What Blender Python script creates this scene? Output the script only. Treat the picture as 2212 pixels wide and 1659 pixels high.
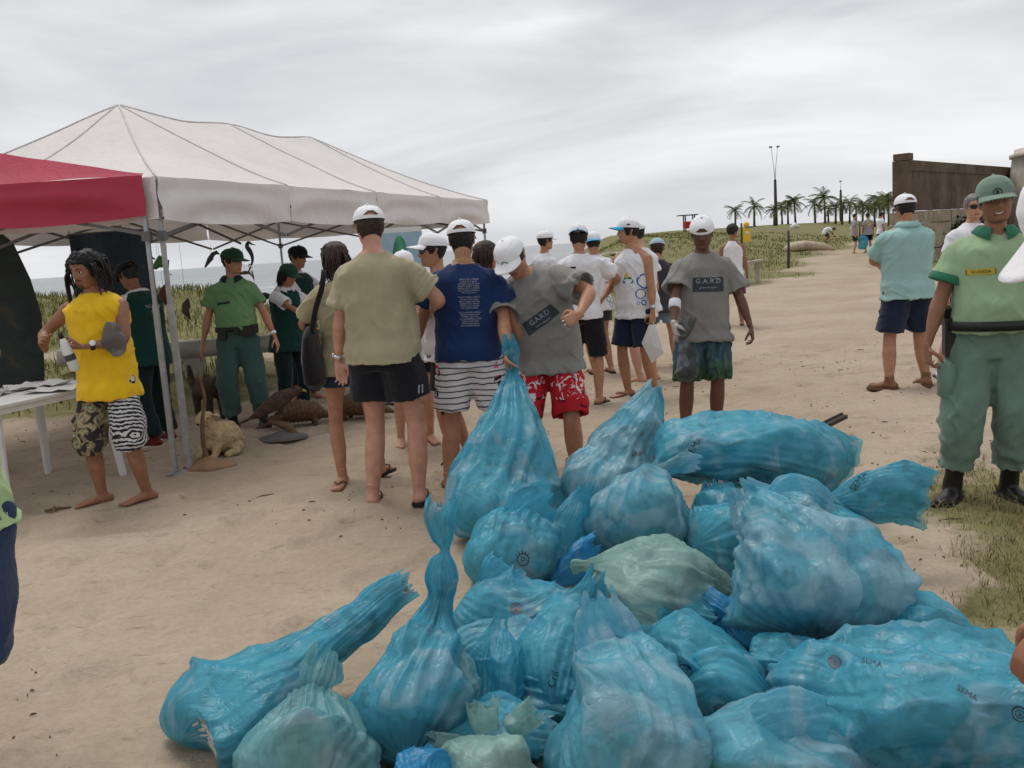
import bpy, bmesh, math, random
import numpy as np
from mathutils import Vector, Matrix, Euler
from mathutils.bvhtree import BVHTree

for o in list(bpy.data.objects):
    bpy.data.objects.remove(o, do_unlink=True)
scene = bpy.context.scene
COL = scene.collection
R = math.radians

# ------------------------------------------------------------------ camera
cam_data = bpy.data.cameras.new('camera')
cam = bpy.data.objects.new('camera', cam_data)
COL.objects.link(cam)
scene.camera = cam
cam_data.sensor_width = 36.0
cam_data.lens = 36.0 * 2000.0 / 2212.0
cam_data.clip_start = 0.05
cam_data.clip_end = 20000.0
CAM_H, PITCH, ROLL = 1.5, R(8.4), R(3.8)
_f = Vector((0, math.cos(PITCH), -math.sin(PITCH)))
_r0 = Vector((1, 0, 0))
_u0 = _r0.cross(_f)
_r = _r0 * math.cos(ROLL) - _u0 * math.sin(ROLL)
_u = _u0 * math.cos(ROLL) + _r0 * math.sin(ROLL)
cam.matrix_world = Matrix(((_r.x, _u.x, -_f.x, 0), (_r.y, _u.y, -_f.y, 0), (_r.z, _u.z, -_f.z, CAM_H), (0, 0, 0, 1)))

# ------------------------------------------------------------------ world: overcast sky
SUN_ELEV, SUN_AZ = R(64), R(-28)
world = bpy.data.worlds.new('World')
scene.world = world
world.use_nodes = True
wn, wl = world.node_tree.nodes, world.node_tree.links
wn.clear()
w_out = wn.new('ShaderNodeOutputWorld')
w_bg = wn.new('ShaderNodeBackground')
w_sky = wn.new('ShaderNodeTexSky')
w_sky.sky_type = 'NISHITA'
w_sky.sun_disc = False
w_sky.sun_elevation = SUN_ELEV
w_sky.sun_rotation = SUN_AZ
w_sky.air_density = 1.0
w_sky.dust_density = 3.0
w_tc = wn.new('ShaderNodeTexCoord')
w_map = wn.new('ShaderNodeMapping')
w_map.inputs['Scale'].default_value = (1.0, 1.0, 5.2)
w_map.inputs['Rotation'].default_value = (0.03, 0.02, 0.5)
wl.new(w_tc.outputs['Generated'], w_map.inputs['Vector'])
def w_noise(scale, detail, rough, dist):
    n = wn.new('ShaderNodeTexNoise')
    n.inputs['Scale'].default_value = scale
    n.inputs['Detail'].default_value = detail
    n.inputs['Roughness'].default_value = rough
    n.inputs['Distortion'].default_value = dist
    wl.new(w_map.outputs['Vector'], n.inputs['Vector'])
    return n
n1 = w_noise(1.6, 6, 0.52, 0.45)
cr = wn.new('ShaderNodeValToRGB')           # cloud sheet: grey undersides to bright breaks
cr.color_ramp.elements[0].position = 0.30
cr.color_ramp.elements[0].color = (0.49, 0.505, 0.535, 1)
cr.color_ramp.elements[1].position = 0.68
cr.color_ramp.elements[1].color = (0.85, 0.852, 0.865, 1)
e = cr.color_ramp.elements.new(0.47); e.color = (0.595, 0.608, 0.635, 1)
wl.new(n1.outputs['Fac'], cr.inputs['Fac'])
w_mix = wn.new('ShaderNodeMix'); w_mix.data_type = 'RGBA'
w_mix.inputs[0].default_value = 0.96
w_scale = wn.new('ShaderNodeMix'); w_scale.data_type = 'RGBA'; w_scale.blend_type = 'MULTIPLY'
w_scale.inputs[0].default_value = 1.0
w_scale.inputs[7].default_value = (10.0, 10.0, 10.0, 1)   # cloud luminance in the sky texture's own units
wl.new(cr.outputs['Color'], w_scale.inputs[6])
wl.new(w_sky.outputs['Color'], w_mix.inputs[6])
wl.new(w_scale.outputs[2], w_mix.inputs[7])
wl.new(w_mix.outputs[2], w_bg.inputs['Color'])
w_bg.inputs['Strength'].default_value = 0.1
wl.new(w_bg.outputs['Background'], w_out.inputs['Surface'])

# ------------------------------------------------------------------ sun behind thin cloud
sun_data = bpy.data.lights.new('sun', 'SUN')
sun_data.energy = 1.5
sun_data.angle = R(28)
sun_data.color = (1.0, 0.95, 0.88)
sun = bpy.data.objects.new('sun', sun_data)
COL.objects.link(sun)
_d = Vector((math.sin(SUN_AZ) * math.cos(SUN_ELEV), math.cos(SUN_AZ) * math.cos(SUN_ELEV), math.sin(SUN_ELEV)))
sun.rotation_euler = (-_d).to_track_quat('-Z', 'Y').to_euler()
sun.location = (0, 0, 30)

scene.view_settings.view_transform = 'Standard'
scene.view_settings.look = 'None'
scene.view_settings.exposure = 0.15
scene.view_settings.gamma = 1.0
scene.view_settings.use_curve_mapping = False
scene.cycles.max_bounces = 5
scene.cycles.diffuse_bounces = 3
scene.cycles.glossy_bounces = 2
scene.cycles.transmission_bounces = 3
scene.cycles.transparent_max_bounces = 10
scene.cycles.caustics_reflective = False
scene.cycles.caustics_refractive = False
scene.cycles.use_adaptive_sampling = True
scene.cycles.adaptive_threshold = 0.03
scene.cycles.use_denoising = True
# ================================================================== helpers
_rng = np.random.RandomState(11)
_TAB = _rng.rand(64, 64, 64).astype(np.float32) * 2 - 1
def vnoise(P):
    P = np.asarray(P, float)
    i = np.floor(P).astype(int); f = P - i
    f = f * f * (3 - 2 * f)
    i &= 63; j = (i + 1) & 63
    x0, y0, z0 = i[..., 0], i[..., 1], i[..., 2]; x1, y1, z1 = j[..., 0], j[..., 1], j[..., 2]
    fx, fy, fz = f[..., 0], f[..., 1], f[..., 2]
    a = _TAB[x0, y0, z0] * (1 - fx) + _TAB[x1, y0, z0] * fx
    b = _TAB[x0, y1, z0] * (1 - fx) + _TAB[x1, y1, z0] * fx
    c = _TAB[x0, y0, z1] * (1 - fx) + _TAB[x1, y0, z1] * fx
    d = _TAB[x0, y1, z1] * (1 - fx) + _TAB[x1, y1, z1] * fx
    return (a * (1 - fy) + b * fy) * (1 - fz) + (c * (1 - fy) + d * fy) * fz
def fbm(P, octv=3):
    P = np.asarray(P, float); s = 0; a = 1.0; t = 0
    for k in range(octv):
        s = s + a * vnoise(P * (2 ** k) + 17.3 * k); t += a; a *= 0.5
    return s / t
def sstep(a, b, x):
    t = np.clip((np.asarray(x, float) - a) / (b - a), 0, 1)
    return t * t * (3 - 2 * t)

def make_mesh(name, V, F, smooth=True):
    me = bpy.data.meshes.new(name)
    V = np.asarray(V, np.float32)
    if isinstance(F, np.ndarray):
        n, k = F.shape
        me.vertices.add(len(V)); me.vertices.foreach_set('co', V.ravel())
        me.loops.add(n * k); me.loops.foreach_set('vertex_index', F.astype(np.int32).ravel())
        me.polygons.add(n); me.polygons.foreach_set('loop_start', np.arange(0, n * k, k, dtype=np.int32))
        me.update(calc_edges=True)
    else:
        me.from_pydata([tuple(map(float, v)) for v in V], [], [tuple(map(int, f)) for f in F]); me.update()
    if smooth:
        me.polygons.foreach_set('use_smooth', np.ones(len(me.polygons), bool))
    return me
def add(name, V, F, mat=None, parent=None, smooth=True):
    me = V if isinstance(V, bpy.types.Mesh) else make_mesh(name, V, F, smooth)
    o = bpy.data.objects.new(name, me)
    COL.objects.link(o)
    if mat is not None and len(me.materials) == 0: me.materials.append(mat)
    if parent is not None: o.parent = parent
    return o
def tag(o, label=None, cat=None, group=None, kind=None):
    if label: o['label'] = label
    if cat: o['category'] = cat
    if group: o['group'] = group
    if kind: o['kind'] = kind
    return o
def empty(name, loc=(0, 0, 0), rz=0.0, label=None, cat=None, group=None):
    o = bpy.data.objects.new(name, None)
    o.empty_display_size = 0.1
    COL.objects.link(o); o.location = loc; o.rotation_euler = (0, 0, rz)
    return tag(o, label, cat, group)
def copy_tree(o, parent=None):
    c = o.copy(); COL.objects.link(c); c.parent = parent
    for ch in list(o.children): copy_tree(ch, c)
    return c

class MB:
    """collects pieces into one mesh"""
    def __init__(s): s.V = []; s.F = []
    def put(s, V, F):
        b = len(s.V); s.V += [tuple(v) for v in V]; s.F += [tuple(int(i) + b for i in f) for f in F]; return s
    def box(s, c, d, rot=None):
        x, y, z = (k / 2 for k in d)
        P = [(-x, -y, -z), (x, -y, -z), (x, y, -z), (-x, y, -z), (-x, -y, z), (x, -y, z), (x, y, z), (-x, y, z)]
        M = Euler(rot).to_matrix() if rot else None
        P = [(M @ Vector(p) if M else Vector(p)) + Vector(c) for p in P]
        return s.put(P, [(0, 3, 2, 1), (4, 5, 6, 7), (0, 1, 5, 4), (1, 2, 6, 5), (2, 3, 7, 6), (3, 0, 4, 7)])
    def bar(s, a, b, w, h=None, up=(0, 0, 1)):
        a, b = Vector(a), Vector(b); t = (b - a).normalized(); up = Vector(up)
        if abs(t.dot(up)) > 0.98: up = Vector((0, 1, 0))
        n = t.cross(up).normalized(); u = n.cross(t); h = h or w
        P = [q + n * sx * w / 2 + u * sy * h / 2 for q in (a, b) for sx, sy in ((-1, -1), (1, -1), (1, 1), (-1, 1))]
        return s.put(P, [(0, 1, 2, 3), (7, 6, 5, 4), (0, 4, 5, 1), (1, 5, 6, 2), (2, 6, 7, 3), (3, 7, 4, 0)])
    def tube(s, pts, rad, m=10, rb=None, side=None, cap=True):
        V, F = tube(pts, rad, m, rb, side, cap); return s.put(V, F)
    def obj(s, name, mat, parent=None, smooth=False):
        return add(name, s.V, s.F, mat, parent, smooth)

def frames(P, side=None):
    P = np.asarray(P, float); n = len(P)
    T = np.gradient(P, axis=0); T /= np.linalg.norm(T, axis=1)[:, None] + 1e-9
    S = np.zeros_like(P)
    s = np.asarray(side, float) if side is not None else (np.array([1., 0, 0]) if abs(T[0, 0]) < .8 else np.array([0, 1., 0]))
    for i in range(n):
        s = s - T[i] * (s @ T[i]); s /= np.linalg.norm(s) + 1e-9; S[i] = s
    return T, S, np.cross(T, S)
def grid_faces(n, m, wrap=True):
    i = np.arange(n - 1)[:, None]; mm = m if wrap else m - 1
    j = np.arange(mm)[None, :]; k = (j + 1) % m
    return np.stack([i * m + j, i * m + k, (i + 1) * m + k, (i + 1) * m + j], -1).reshape(-1, 4)
def tube(pts, rad, m=10, rb=None, side=None, cap=True, sq=2.0):
    P = np.asarray(pts, float); n = len(P)
    ra = np.broadcast_to(np.asarray(rad, float), (n,)); rb = ra if rb is None else np.broadcast_to(np.asarray(rb, float), (n,))
    T, S, N = frames(P, side)
    th = np.arange(m) / m * 2 * np.pi
    c, s_ = np.cos(th), np.sin(th)
    if sq != 2.0:
        c = np.sign(c) * np.abs(c) ** (2 / sq); s_ = np.sign(s_) * np.abs(s_) ** (2 / sq)
    V = P[:, None] + S[:, None] * (ra[:, None] * c)[..., None] + N[:, None] * (rb[:, None] * s_)[..., None]
    V = V.reshape(-1, 3); F = [tuple(f) for f in grid_faces(n, m)]
    if cap:
        a = len(V); V = np.vstack([V, P[0] - T[0] * min(ra[0], rb[0]) * .5, P[-1] + T[-1] * min(ra[-1], rb[-1]) * .5])
        F += [(a, (j + 1) % m, j) for j in range(m)] + [(a + 1, (n - 1) * m + j, (n - 1) * m + (j + 1) % m) for j in range(m)]
    return V, F
def spline(pts, n):
    P = np.asarray(pts, float); k = len(P)
    d = np.r_[0, np.cumsum(np.maximum(np.linalg.norm(np.diff(P[:, :3], axis=0), axis=1), 1e-4) ** .6)]
    t = np.linspace(0, d[-1], n); out = np.zeros((n, P.shape[1]))
    m = np.zeros_like(P)
    for i in range(k):
        if i == 0: m[i] = (P[1] - P[0]) / (d[1] - d[0])
        elif i == k - 1: m[i] = (P[-1] - P[-2]) / (d[-1] - d[-2])
        else:
            a, b = d[i] - d[i - 1], d[i + 1] - d[i]
            m[i] = ((P[i] - P[i - 1]) / a * b + (P[i + 1] - P[i]) / b * a) / (a + b)
    idx = np.clip(np.searchsorted(d, t, 'right') - 1, 0, k - 2)
    h = (d[idx + 1] - d[idx])[:, None]; u = ((t - d[idx]) / h[:, 0])[:, None]
    return (2*u**3-3*u**2+1)*P[idx] + (u**3-2*u**2+u)*h*m[idx] + (-2*u**3+3*u**2)*P[idx+1] + (u**3-u**2)*h*m[idx+1]

def remesh(V, F, vox, smooth=3):
    me = make_mesh('tmp', V, F, False)
    o = bpy.data.objects.new('tmp', me); COL.objects.link(o)
    m = o.modifiers.new('r', 'REMESH'); m.mode = 'VOXEL'; m.voxel_size = vox; m.adaptivity = 0
    if smooth:
        s = o.modifiers.new('s', 'SMOOTH'); s.factor = .5; s.iterations = smooth
    dg = bpy.context.evaluated_depsgraph_get()
    r = o.evaluated_get(dg).to_mesh()
    nv, nf = len(r.vertices), len(r.polygons)
    A = np.zeros(nv * 3, np.float32); r.vertices.foreach_get('co', A); A = A.reshape(-1, 3).astype(float)
    N = np.zeros(nv * 3, np.float32); r.vertices.foreach_get('normal', N); N = N.reshape(-1, 3).astype(float)
    L = np.zeros(len(r.loops), np.int32); r.loops.foreach_get('vertex_index', L)
    o.evaluated_get(dg).to_mesh_clear()
    bpy.data.objects.remove(o, do_unlink=True); bpy.data.meshes.remove(me)
    return A, L.reshape(nf, 4), N

# ------------------------------------------------------------------ materials
MATS = {}
class NT:
    def __init__(s, name):
        s.m = bpy.data.materials.new(name); s.m.use_nodes = True
        s.t = s.m.node_tree; s.n = s.t.nodes; s.l = s.t.links
        s.b = s.n['Principled BSDF']; s.out = s.n['Material Output']
    def node(s, k, **kw):
        n = s.n.new(k)
        for a, b in kw.items():
            if a in ('op',): n.operation = b
            else: setattr(n, a, b)
        return n
    def coord(s, kind='Object', scale=(1, 1, 1), rot=(0, 0, 0), loc=(0, 0, 0)):
        t = s.node('ShaderNodeTexCoord'); m = s.node('ShaderNodeMapping')
        m.inputs['Scale'].default_value = scale; m.inputs['Rotation'].default_value = rot; m.inputs['Location'].default_value = loc
        s.l.new(t.outputs[kind], m.inputs['Vector']); return m.outputs['Vector']
    def noise(s, vec, scale, detail=3, rough=.55, dist=0):
        n = s.node('ShaderNodeTexNoise')
        for k, v in (('Scale', scale), ('Detail', detail), ('Roughness', rough), ('Distortion', dist)): n.inputs[k].default_value = v
        s.l.new(vec, n.inputs['Vector']); return n.outputs['Fac']
    def voronoi(s, vec, scale, feature='F1', out='Distance', rnd=1.0):
        n = s.node('ShaderNodeTexVoronoi', feature=feature); n.inputs['Scale'].default_value = scale; n.inputs['Randomness'].default_value = rnd
        s.l.new(vec, n.inputs['Vector']); return n.outputs[out]
    def ramp(s, fac, stops, interp='LINEAR'):
        n = s.node('ShaderNodeValToRGB'); r = n.color_ramp; r.interpolation = interp
        while len(r.elements) < len(stops): r.elements.new(.5)
        for e, (p, c) in zip(r.elements, stops):
            e.position = p; e.color = (*c, 1) if len(c) == 3 else c
        s.l.new(fac, n.inputs['Fac']); return n.outputs['Color']
    def mix(s, fac, a, b, blend='MIX'):
        n = s.node('ShaderNodeMix', data_type='RGBA', blend_type=blend)
        for sock, v in ((n.inputs[0], fac), (n.inputs[6], a), (n.inputs[7], b)):
            if isinstance(v, (int, float)): sock.default_value = v
            elif isinstance(v, tuple): sock.default_value = (*v, 1) if len(v) == 3 else v
            else: s.l.new(v, sock)
        return n.outputs[2]
    def math(s, op, a, b=0.0):
        n = s.node('ShaderNodeMath', op=op)
        for sock, v in ((n.inputs[0], a), (n.inputs[1], b)):
            if isinstance(v, (int, float)): sock.default_value = v
            else: s.l.new(v, sock)
        return n.outputs[0]
    def sep(s, vec):
        n = s.node('ShaderNodeSeparateXYZ'); s.l.new(vec, n.inputs[0]); return n.outputs
    def bump(s, h, strength=.3, dist=.01):
        n = s.node('ShaderNodeBump'); n.inputs['Strength'].default_value = strength; n.inputs['Distance'].default_value = dist
        s.l.new(h, n.inputs['Height']); s.l.new(n.outputs['Normal'], s.b.inputs['Normal']); return n
    def color(s, c):
        if isinstance(c, tuple): s.b.inputs['Base Color'].default_value = (*c, 1)
        else: s.l.new(c, s.b.inputs['Base Color'])
    def set(s, **kw):
        for k, v in kw.items():
            k = {'rough': 'Roughness', 'metal': 'Metallic', 'spec': 'Specular IOR Level', 'sheen': 'Sheen Weight'}[k]
            s.b.inputs[k].default_value = v

def simple(name, col, rough=.6, var=.12, scale=8.0, bump=0.0, bscale=60.0, metal=0.0, spec=.4, sheen=0.0):
    if name in MATS: return MATS[name]
    t = NT(name); v = t.coord()
    f = t.noise(v, scale, 4)
    lo = tuple(max(0, c * (1 - var)) for c in col); hi = tuple(min(1, c * (1 + var)) for c in col)
    t.color(t.ramp(f, [(.3, lo), (.7, hi)]))
    t.set(rough=rough, metal=metal, spec=spec, sheen=sheen)
    if bump: t.bump(t.noise(v, bscale, 4), bump, .01)
    MATS[name] = t.m; return t.m
def cloth(name, col, var=.14):
    if name in MATS: return MATS[name]
    t = NT(name); v = t.coord()
    f = t.noise(v, 6, 5, .6)
    lo = tuple(c * (1 - var) for c in col); hi = tuple(min(1, c * (1 + var * .7)) for c in col)
    t.color(t.ramp(f, [(.3, lo), (.7, hi)]))
    t.set(rough=.9, spec=.15, sheen=.15)
    w = t.noise(t.coord(scale=(1, 1, .35)), 26, 3, .5, .6)
    g = t.noise(v, 420, 2)
    t.bump(t.math('ADD', t.math('MULTIPLY', w, 1.0), t.math('MULTIPLY', g, .12)), .55, .012)
    MATS[name] = t.m; return t.m
def skin(name, col):
    if name in MATS: return MATS[name]
    t = NT(name); v = t.coord()
    f = t.noise(v, 14, 5, .6)
    lo = (col[0] * .80, col[1] * .74, col[2] * .72); hi = (min(1, col[0] * 1.14), col[1] * 1.12, col[2] * 1.1)
    t.color(t.ramp(f, [(.3, lo), (.72, hi)]))
    t.set(rough=.52, spec=.35)
    t.b.inputs['Subsurface Weight'].default_value = 0.0
    t.bump(t.noise(v, 150, 3), .12, .004)
    MATS[name] = t.m; return t.m

def decal_text(txt, size, font_space=1.0):
    cu = bpy.data.curves.new('t', 'FONT'); cu.body = txt; cu.size = size; cu.align_x = 'CENTER'; cu.align_y = 'CENTER'
    cu.space_character = font_space; cu.resolution_u = 2
    o = bpy.data.objects.new('t', cu); COL.objects.link(o)
    dg = bpy.context.evaluated_depsgraph_get()
    me = o.evaluated_get(dg).to_mesh()
    bm = bmesh.new(); bm.from_mesh(me)
    o.evaluated_get(dg).to_mesh_clear(); bpy.data.objects.remove(o, do_unlink=True); bpy.data.curves.remove(cu)
    V = [(v.co.x, v.co.y) for v in bm.verts]; F = [[v.index for v in f.verts] for f in bm.faces]; bm.free()
    return V, F
def decal_rect(w, h, nx=10, ny=6):
    V = [((i / nx - .5) * w, (j / ny - .5) * h) for j in range(ny + 1) for i in range(nx + 1)]
    F = [(j * (nx + 1) + i, j * (nx + 1) + i + 1, (j + 1) * (nx + 1) + i + 1, (j + 1) * (nx + 1) + i) for j in range(ny) for i in range(nx)]
    return V, F
def decal_ring(r0, r1, n=28, a0=0, a1=2 * math.pi):
    V = []; F = []
    for i in range(n + 1):
        a = a0 + (a1 - a0) * i / n
        V += [(r0 * math.cos(a), r0 * math.sin(a)), (r1 * math.cos(a), r1 * math.sin(a))]
        if i: F.append((2 * i - 2, 2 * i - 1, 2 * i + 1, 2 * i))
    return V, F
def decal_blob(pts):
    return list(pts), [tuple(range(len(pts)))]
def join2d(parts):
    V = []; F = []
    for (v, f), (dx, dy) in parts:
        b = len(V); V += [(x + dx, y + dy) for x, y in v]; F += [tuple(i + b for i in q) for q in f]
    return V, F
_BVH = {}
def decal(target, shape, origin, direction, up, mat, name='print', roll=0.0, off=.0025, bvh=None, parent=None):
    """flat print laid on the surface of its target: cast from origin along direction"""
    V2, F = shape
    d = Vector(direction).normalized(); up = Vector(up)
    x = d.cross(up).normalized(); y = x.cross(d).normalized()
    if bvh is None:
        bvh = _BVH.get(target.name)
    if bvh is None:
        me = target.data
        bvh = _BVH[target.name] = BVHTree.FromPolygons([v.co.copy() for v in me.vertices], [tuple(p.vertices) for p in me.polygons])
    c, s = math.cos(roll), math.sin(roll)
    P = []; last = None
    o = Vector(origin)
    for a, b in V2:
        a, b = a * c - b * s, a * s + b * c
        q = o + x * a + y * b
        h = bvh.ray_cast(q, d, 3.0)
        if h[0] is not None:
            last = (h[0] - q).dot(d); P.append(h[0] - d * off)
        else:
            P.append(None)
    if last is None: return None
    good = [i for i, p in enumerate(P) if p is not None]; gs = set(good)
    F = [f for f in F if all(i in gs for i in f)]
    if not F: return None
    rm = {g: k for k, g in enumerate(good)}
    return add(name, [P[g] for g in good], [tuple(rm[i] for i in f) for f in F], mat, parent or target, True)
# ================================================================== ground, sea, dunes
TRK = np.array([.45, .893])
def track_d(x, y): return (x - 5.0) * -.893 + (y - 21.5) * .45      # metres to the left of the sand track's grassy edge
def ground_z(x, y, fine=True):
    x = np.asarray(x, float); y = np.asarray(y, float)
    P = np.stack([x, y, 0 * x], -1)
    z = .25 * sstep(14, 42, y) + .35 * sstep(42, 75, y)
    d = track_d(x, y) + 1.2 * vnoise(P * .16)
    side = sstep(-3.5, 4.0, x - .093 * y + .6)
    plate = sstep(0, 15, d) * side
    z = z * (1 - plate) + (1.72 + .28 * sstep(60, 115, y)) * plate + plate * .16 * vnoise(P * .12 + 3)
    left = sstep(-1.6, -5.2, x + .04 * y)
    z = z + left * np.exp(-((y - 17.2) / 3.6) ** 2) * (1.08 + .42 * vnoise(P * .33 + 5))
    z = z + left * .30 * np.exp(-((y - 11.6) / 1.6) ** 2) * (1 + .5 * vnoise(P * .6 + 2))
    seaside = 1 - side
    z = z - seaside * (.45 * sstep(20, 36, y) + 1.0 * sstep(36, 60, y)) - side * 3.2 * sstep(165, 215, y)
    z = z + .05 * sstep(6, 30, y) * vnoise(P * .35 + 9)
    if fine:
        near = 1 - sstep(16, 40, y)
        z = z + near * (.026 * vnoise(P * .9) + .022 * fbm(P * 3.1 + 7, 3) + .008 * vnoise(P * 9) * (.5 + .5 * vnoise(P * 1.1 + 3)))
        # foot hollows and ruts trodden into the sand
        c = vnoise(P * np.array([4.2, 3.3, 1]) + 31); z = z - near * .030 * sstep(.30, .62, c) + near * .010 * sstep(.1, .3, c) * (1 - sstep(.3, .45, c))
        c = vnoise(P * np.array([6.8, 5.6, 1]) + 61); z = z - near * .020 * sstep(.34, .60, c) * sstep(-.3, .3, vnoise(P * .8 + 12))
        rut = np.sin((x * .893 - y * .45) * 2.6 + .8 * vnoise(P * .3)); z = z + sstep(7, 14, y) * near * .018 * rut
        z = z - near * .010
    return z
def grass_mask(x, y):
    P = np.stack([x, y, 0 * x], -1)
    d = track_d(x, y) + 1.6 * vnoise(P * .22 + 4) + .8 * vnoise(P * .9 + 8)
    side = sstep(-3.0, 1.0, x - .093 * y + .8)
    m = sstep(-1.2, 2.6, d) * side
    left = sstep(-1.9, -3.4, x + .02 * y) * (sstep(8.8, 10.4, y + .6 * vnoise(P * 1.1)) * (1 - sstep(20, 26, y)))
    left = left * (1 - .75 * np.exp(-((y - 13.6) / .9) ** 2))
    right = sstep(1.05, 1.9, x - .10 * y + .35 * vnoise(P * 1.3) + .2 * vnoise(P * 4)) * (1 - sstep(4.6, 6.6, y)) * sstep(2.2, 3.0, y + 1.5)
    wall = sstep(2, 6, (x - 12.0) * .72 - (y - 30) * .69 + 1.0 * vnoise(P * .4) + 3.0) * sstep(24, 30, y)
    return np.clip(np.maximum(np.maximum(m, left), np.maximum(right * .8, wall * .8)), 0, 1)
yy = np.r_[np.linspace(-14, 1.5, 14)[:-1], np.linspace(1.5, 12, 270)[:-1], np.geomspace(12, 420, 120)]
uu = np.linspace(-1, 1, 380); uu = np.sign(uu) * np.abs(uu) ** 1.6
X = uu[None, :] * (9 + np.abs(yy)[:, None] * 1.0); Y = np.broadcast_to(yy[:, None], X.shape)
Zg = ground_z(X, Y)
gV = np.stack([X, Y, Zg], -1).reshape(-1, 3); n_, m_ = X.shape
gme = make_mesh('sand_ground', gV, grid_faces(n_, m_, False))
gm = grass_mask(X, Y).ravel()
at_ = gme.color_attributes.new('cover', 'FLOAT_COLOR', 'POINT')
wet = sstep(60, 95, Y.ravel())
at_.data.foreach_set('color', np.stack([gm, wet, 0 * gm, 0 * gm + 1], -1).astype(np.float32).ravel())
t = NT('sand'); v = t.coord()
a = t.node('ShaderNodeVertexColor'); a.layer_name = 'cover'; ch = t.node('ShaderNodeSeparateColor'); t.l.new(a.outputs['Color'], ch.inputs[0])
big = t.noise(v, .7, 5, .6); fin = t.noise(v, 9, 5, .65); grain = t.noise(v, 240, 2)
sand = t.ramp(big, [(.30, (.350, .278, .208)), (.52, (.450, .370, .285)), (.72, (.530, .445, .355))])
sand = t.mix(t.math('MULTIPLY', t.math('SUBTRACT', 1.0, fin), .55), sand, (.235, .165, .105))
deb = t.ramp(t.noise(t.coord(scale=(1, 2.2, 1)), 5.0, 8, .78, .4), [(.57, (0, 0, 0)), (.66, (1, 1, 1))])
sand = t.mix(t.math('MULTIPLY', t.sep(deb)[0], .62), sand, (.105, .075, .040))
gr2 = t.noise(v, 34, 4, .7); sand = t.mix(t.math('MULTIPLY', t.sep(t.ramp(gr2, [(.42, (1, 1, 1)), (.56, (0, 0, 0))]))[0], .20), sand, (.20, .150, .100)); sand = t.mix(t.math('MULTIPLY', grain, .22), sand, (.56, .47, .37))
gr = t.ramp(t.noise(v, 2.4, 6, .65), [(.30, (.080, .088, .024)), (.5, (.140, .145, .044)), (.70, (.23, .205, .088))])
f = t.math('ADD', ch.outputs[0], t.math('MULTIPLY', t.math('SUBTRACT', t.noise(v, 3.2, 5, .7), .5), 1.2))
f = t.ramp(f, [(.34, (0, 0, 0)), (.62, (1, 1, 1))])
t.color(t.mix(t.math('MULTIPLY', t.sep(f)[0], .85), sand, gr)); t.set(rough=.95, spec=.15)
t.bump(t.math('ADD', t.math('MULTIPLY', fin, 1.0), t.math('MULTIPLY', grain, .10)), .8, .03)
SANDM = t.m
g_ = add('sand_ground', gme, None, SANDM); tag(g_, 'pale trodden beach sand with scattered dry weed', kind='structure')

t = NT('sea_water'); v = t.coord(scale=(.02, .12, 1)); w = t.noise(v, 3.0, 6, .62)
foam = t.ramp(t.noise(t.coord(scale=(.012, .10, 1)), 2.2, 5, .6, .5), [(.56, (.20, .225, .235)), (.66, (.52, .53, .53))])
t.color(foam); t.set(rough=.32, spec=.4); t.bump(w, .6, .5)
sV = [(-7000, 44, -.66), (7000, 44, -.66), (7000, 12000, -.66), (-7000, 12000, -.66)]
tag(add('sea', sV, [(0, 1, 2, 3)], t.m), 'grey sea under the overcast sky', kind='structure')

# ------------------------------------------------------------------ grass and dry weed (nobody could count it)
def blades(name, x, y, z, h, w, lean, mat, label, seed, cat='grass'):
    rs = np.random.RandomState(seed); n = len(x); a = rs.uniform(0, 2 * np.pi, n)
    ln = lean * h * rs.uniform(.2, 1, n); dx, dy = np.cos(a), np.sin(a)
    b0 = np.stack([x - dy * w, y + dx * w, z - .01], -1); b1 = np.stack([x + dy * w, y - dx * w, z - .01], -1)
    m0 = np.stack([x + dx * ln * .35 - dy * w * .7, y + dy * ln * .35 + dx * w * .7, z + h * .6], -1); m1 = np.stack([x + dx * ln * .35 + dy * w * .7, y + dy * ln * .35 - dx * w * .7, z + h * .6], -1)
    tp = np.stack([x + dx * ln, y + dy * ln, z + h], -1)
    V = np.stack([b0, b1, m0, m1, tp], 1).reshape(-1, 3); k = np.arange(n) * 5
    F = np.vstack([np.stack([k, k + 1, k + 3], -1), np.stack([k, k + 3, k + 2], -1), np.stack([k + 2, k + 3, k + 4], -1)])
    return tag(add(name, V, F, mat, None, False), label, cat, kind='stuff')
def grass_mat(name, stops, sc):
    t = NT(name); t.color(t.ramp(t.noise(t.coord(), sc, 4, .7), stops)); t.set(rough=.8, spec=.2); return t.m
GM1 = grass_mat('dune_grass', [(.3, (.085, .095, .024)), (.5, (.155, .165, .046)), (.7, (.27, .25, .10))], 2.5)
GM2 = grass_mat('dry_grass', [(.3, (.11, .095, .038)), (.5, (.22, .185, .080)), (.7, (.38, .31, .16))], 9.0)
rs = np.random.RandomState(7)
def scatter(n, xr, yr, thr, power=1.0, q=1.0):
    x = rs.uniform(*xr, n); y = yr[0] + (yr[1] - yr[0]) * rs.uniform(0, 1, n) ** power
    P = np.stack([x, y, 0 * x], -1); k = grass_mask(x, y) * (.65 + .5 * vnoise(P * q)) > rs.uniform(thr, thr + .5, n)
    return x[k], y[k]
x, y = scatter(60000, (-2, 46), (14, 70), .38, 1.4, .8); c = len(x)
blades('dune_grass', x, y, ground_z(x, y), rs.uniform(.04, .15, c), .003 + .0004 * y, 1.3, GM1, 'green grass growing over the low dune beyond the track', 1)
x, y = scatter(34000, (-13, -1.5), (9.2, 22), .35, 1.0, .9); c = len(x)
blades('tall_grass', x, y, ground_z(x, y), rs.uniform(.04, .16, c), .004 + .0003 * y, 1.1, GM1, 'yellow green tufts of dune grass behind the tent', 2)
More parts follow.
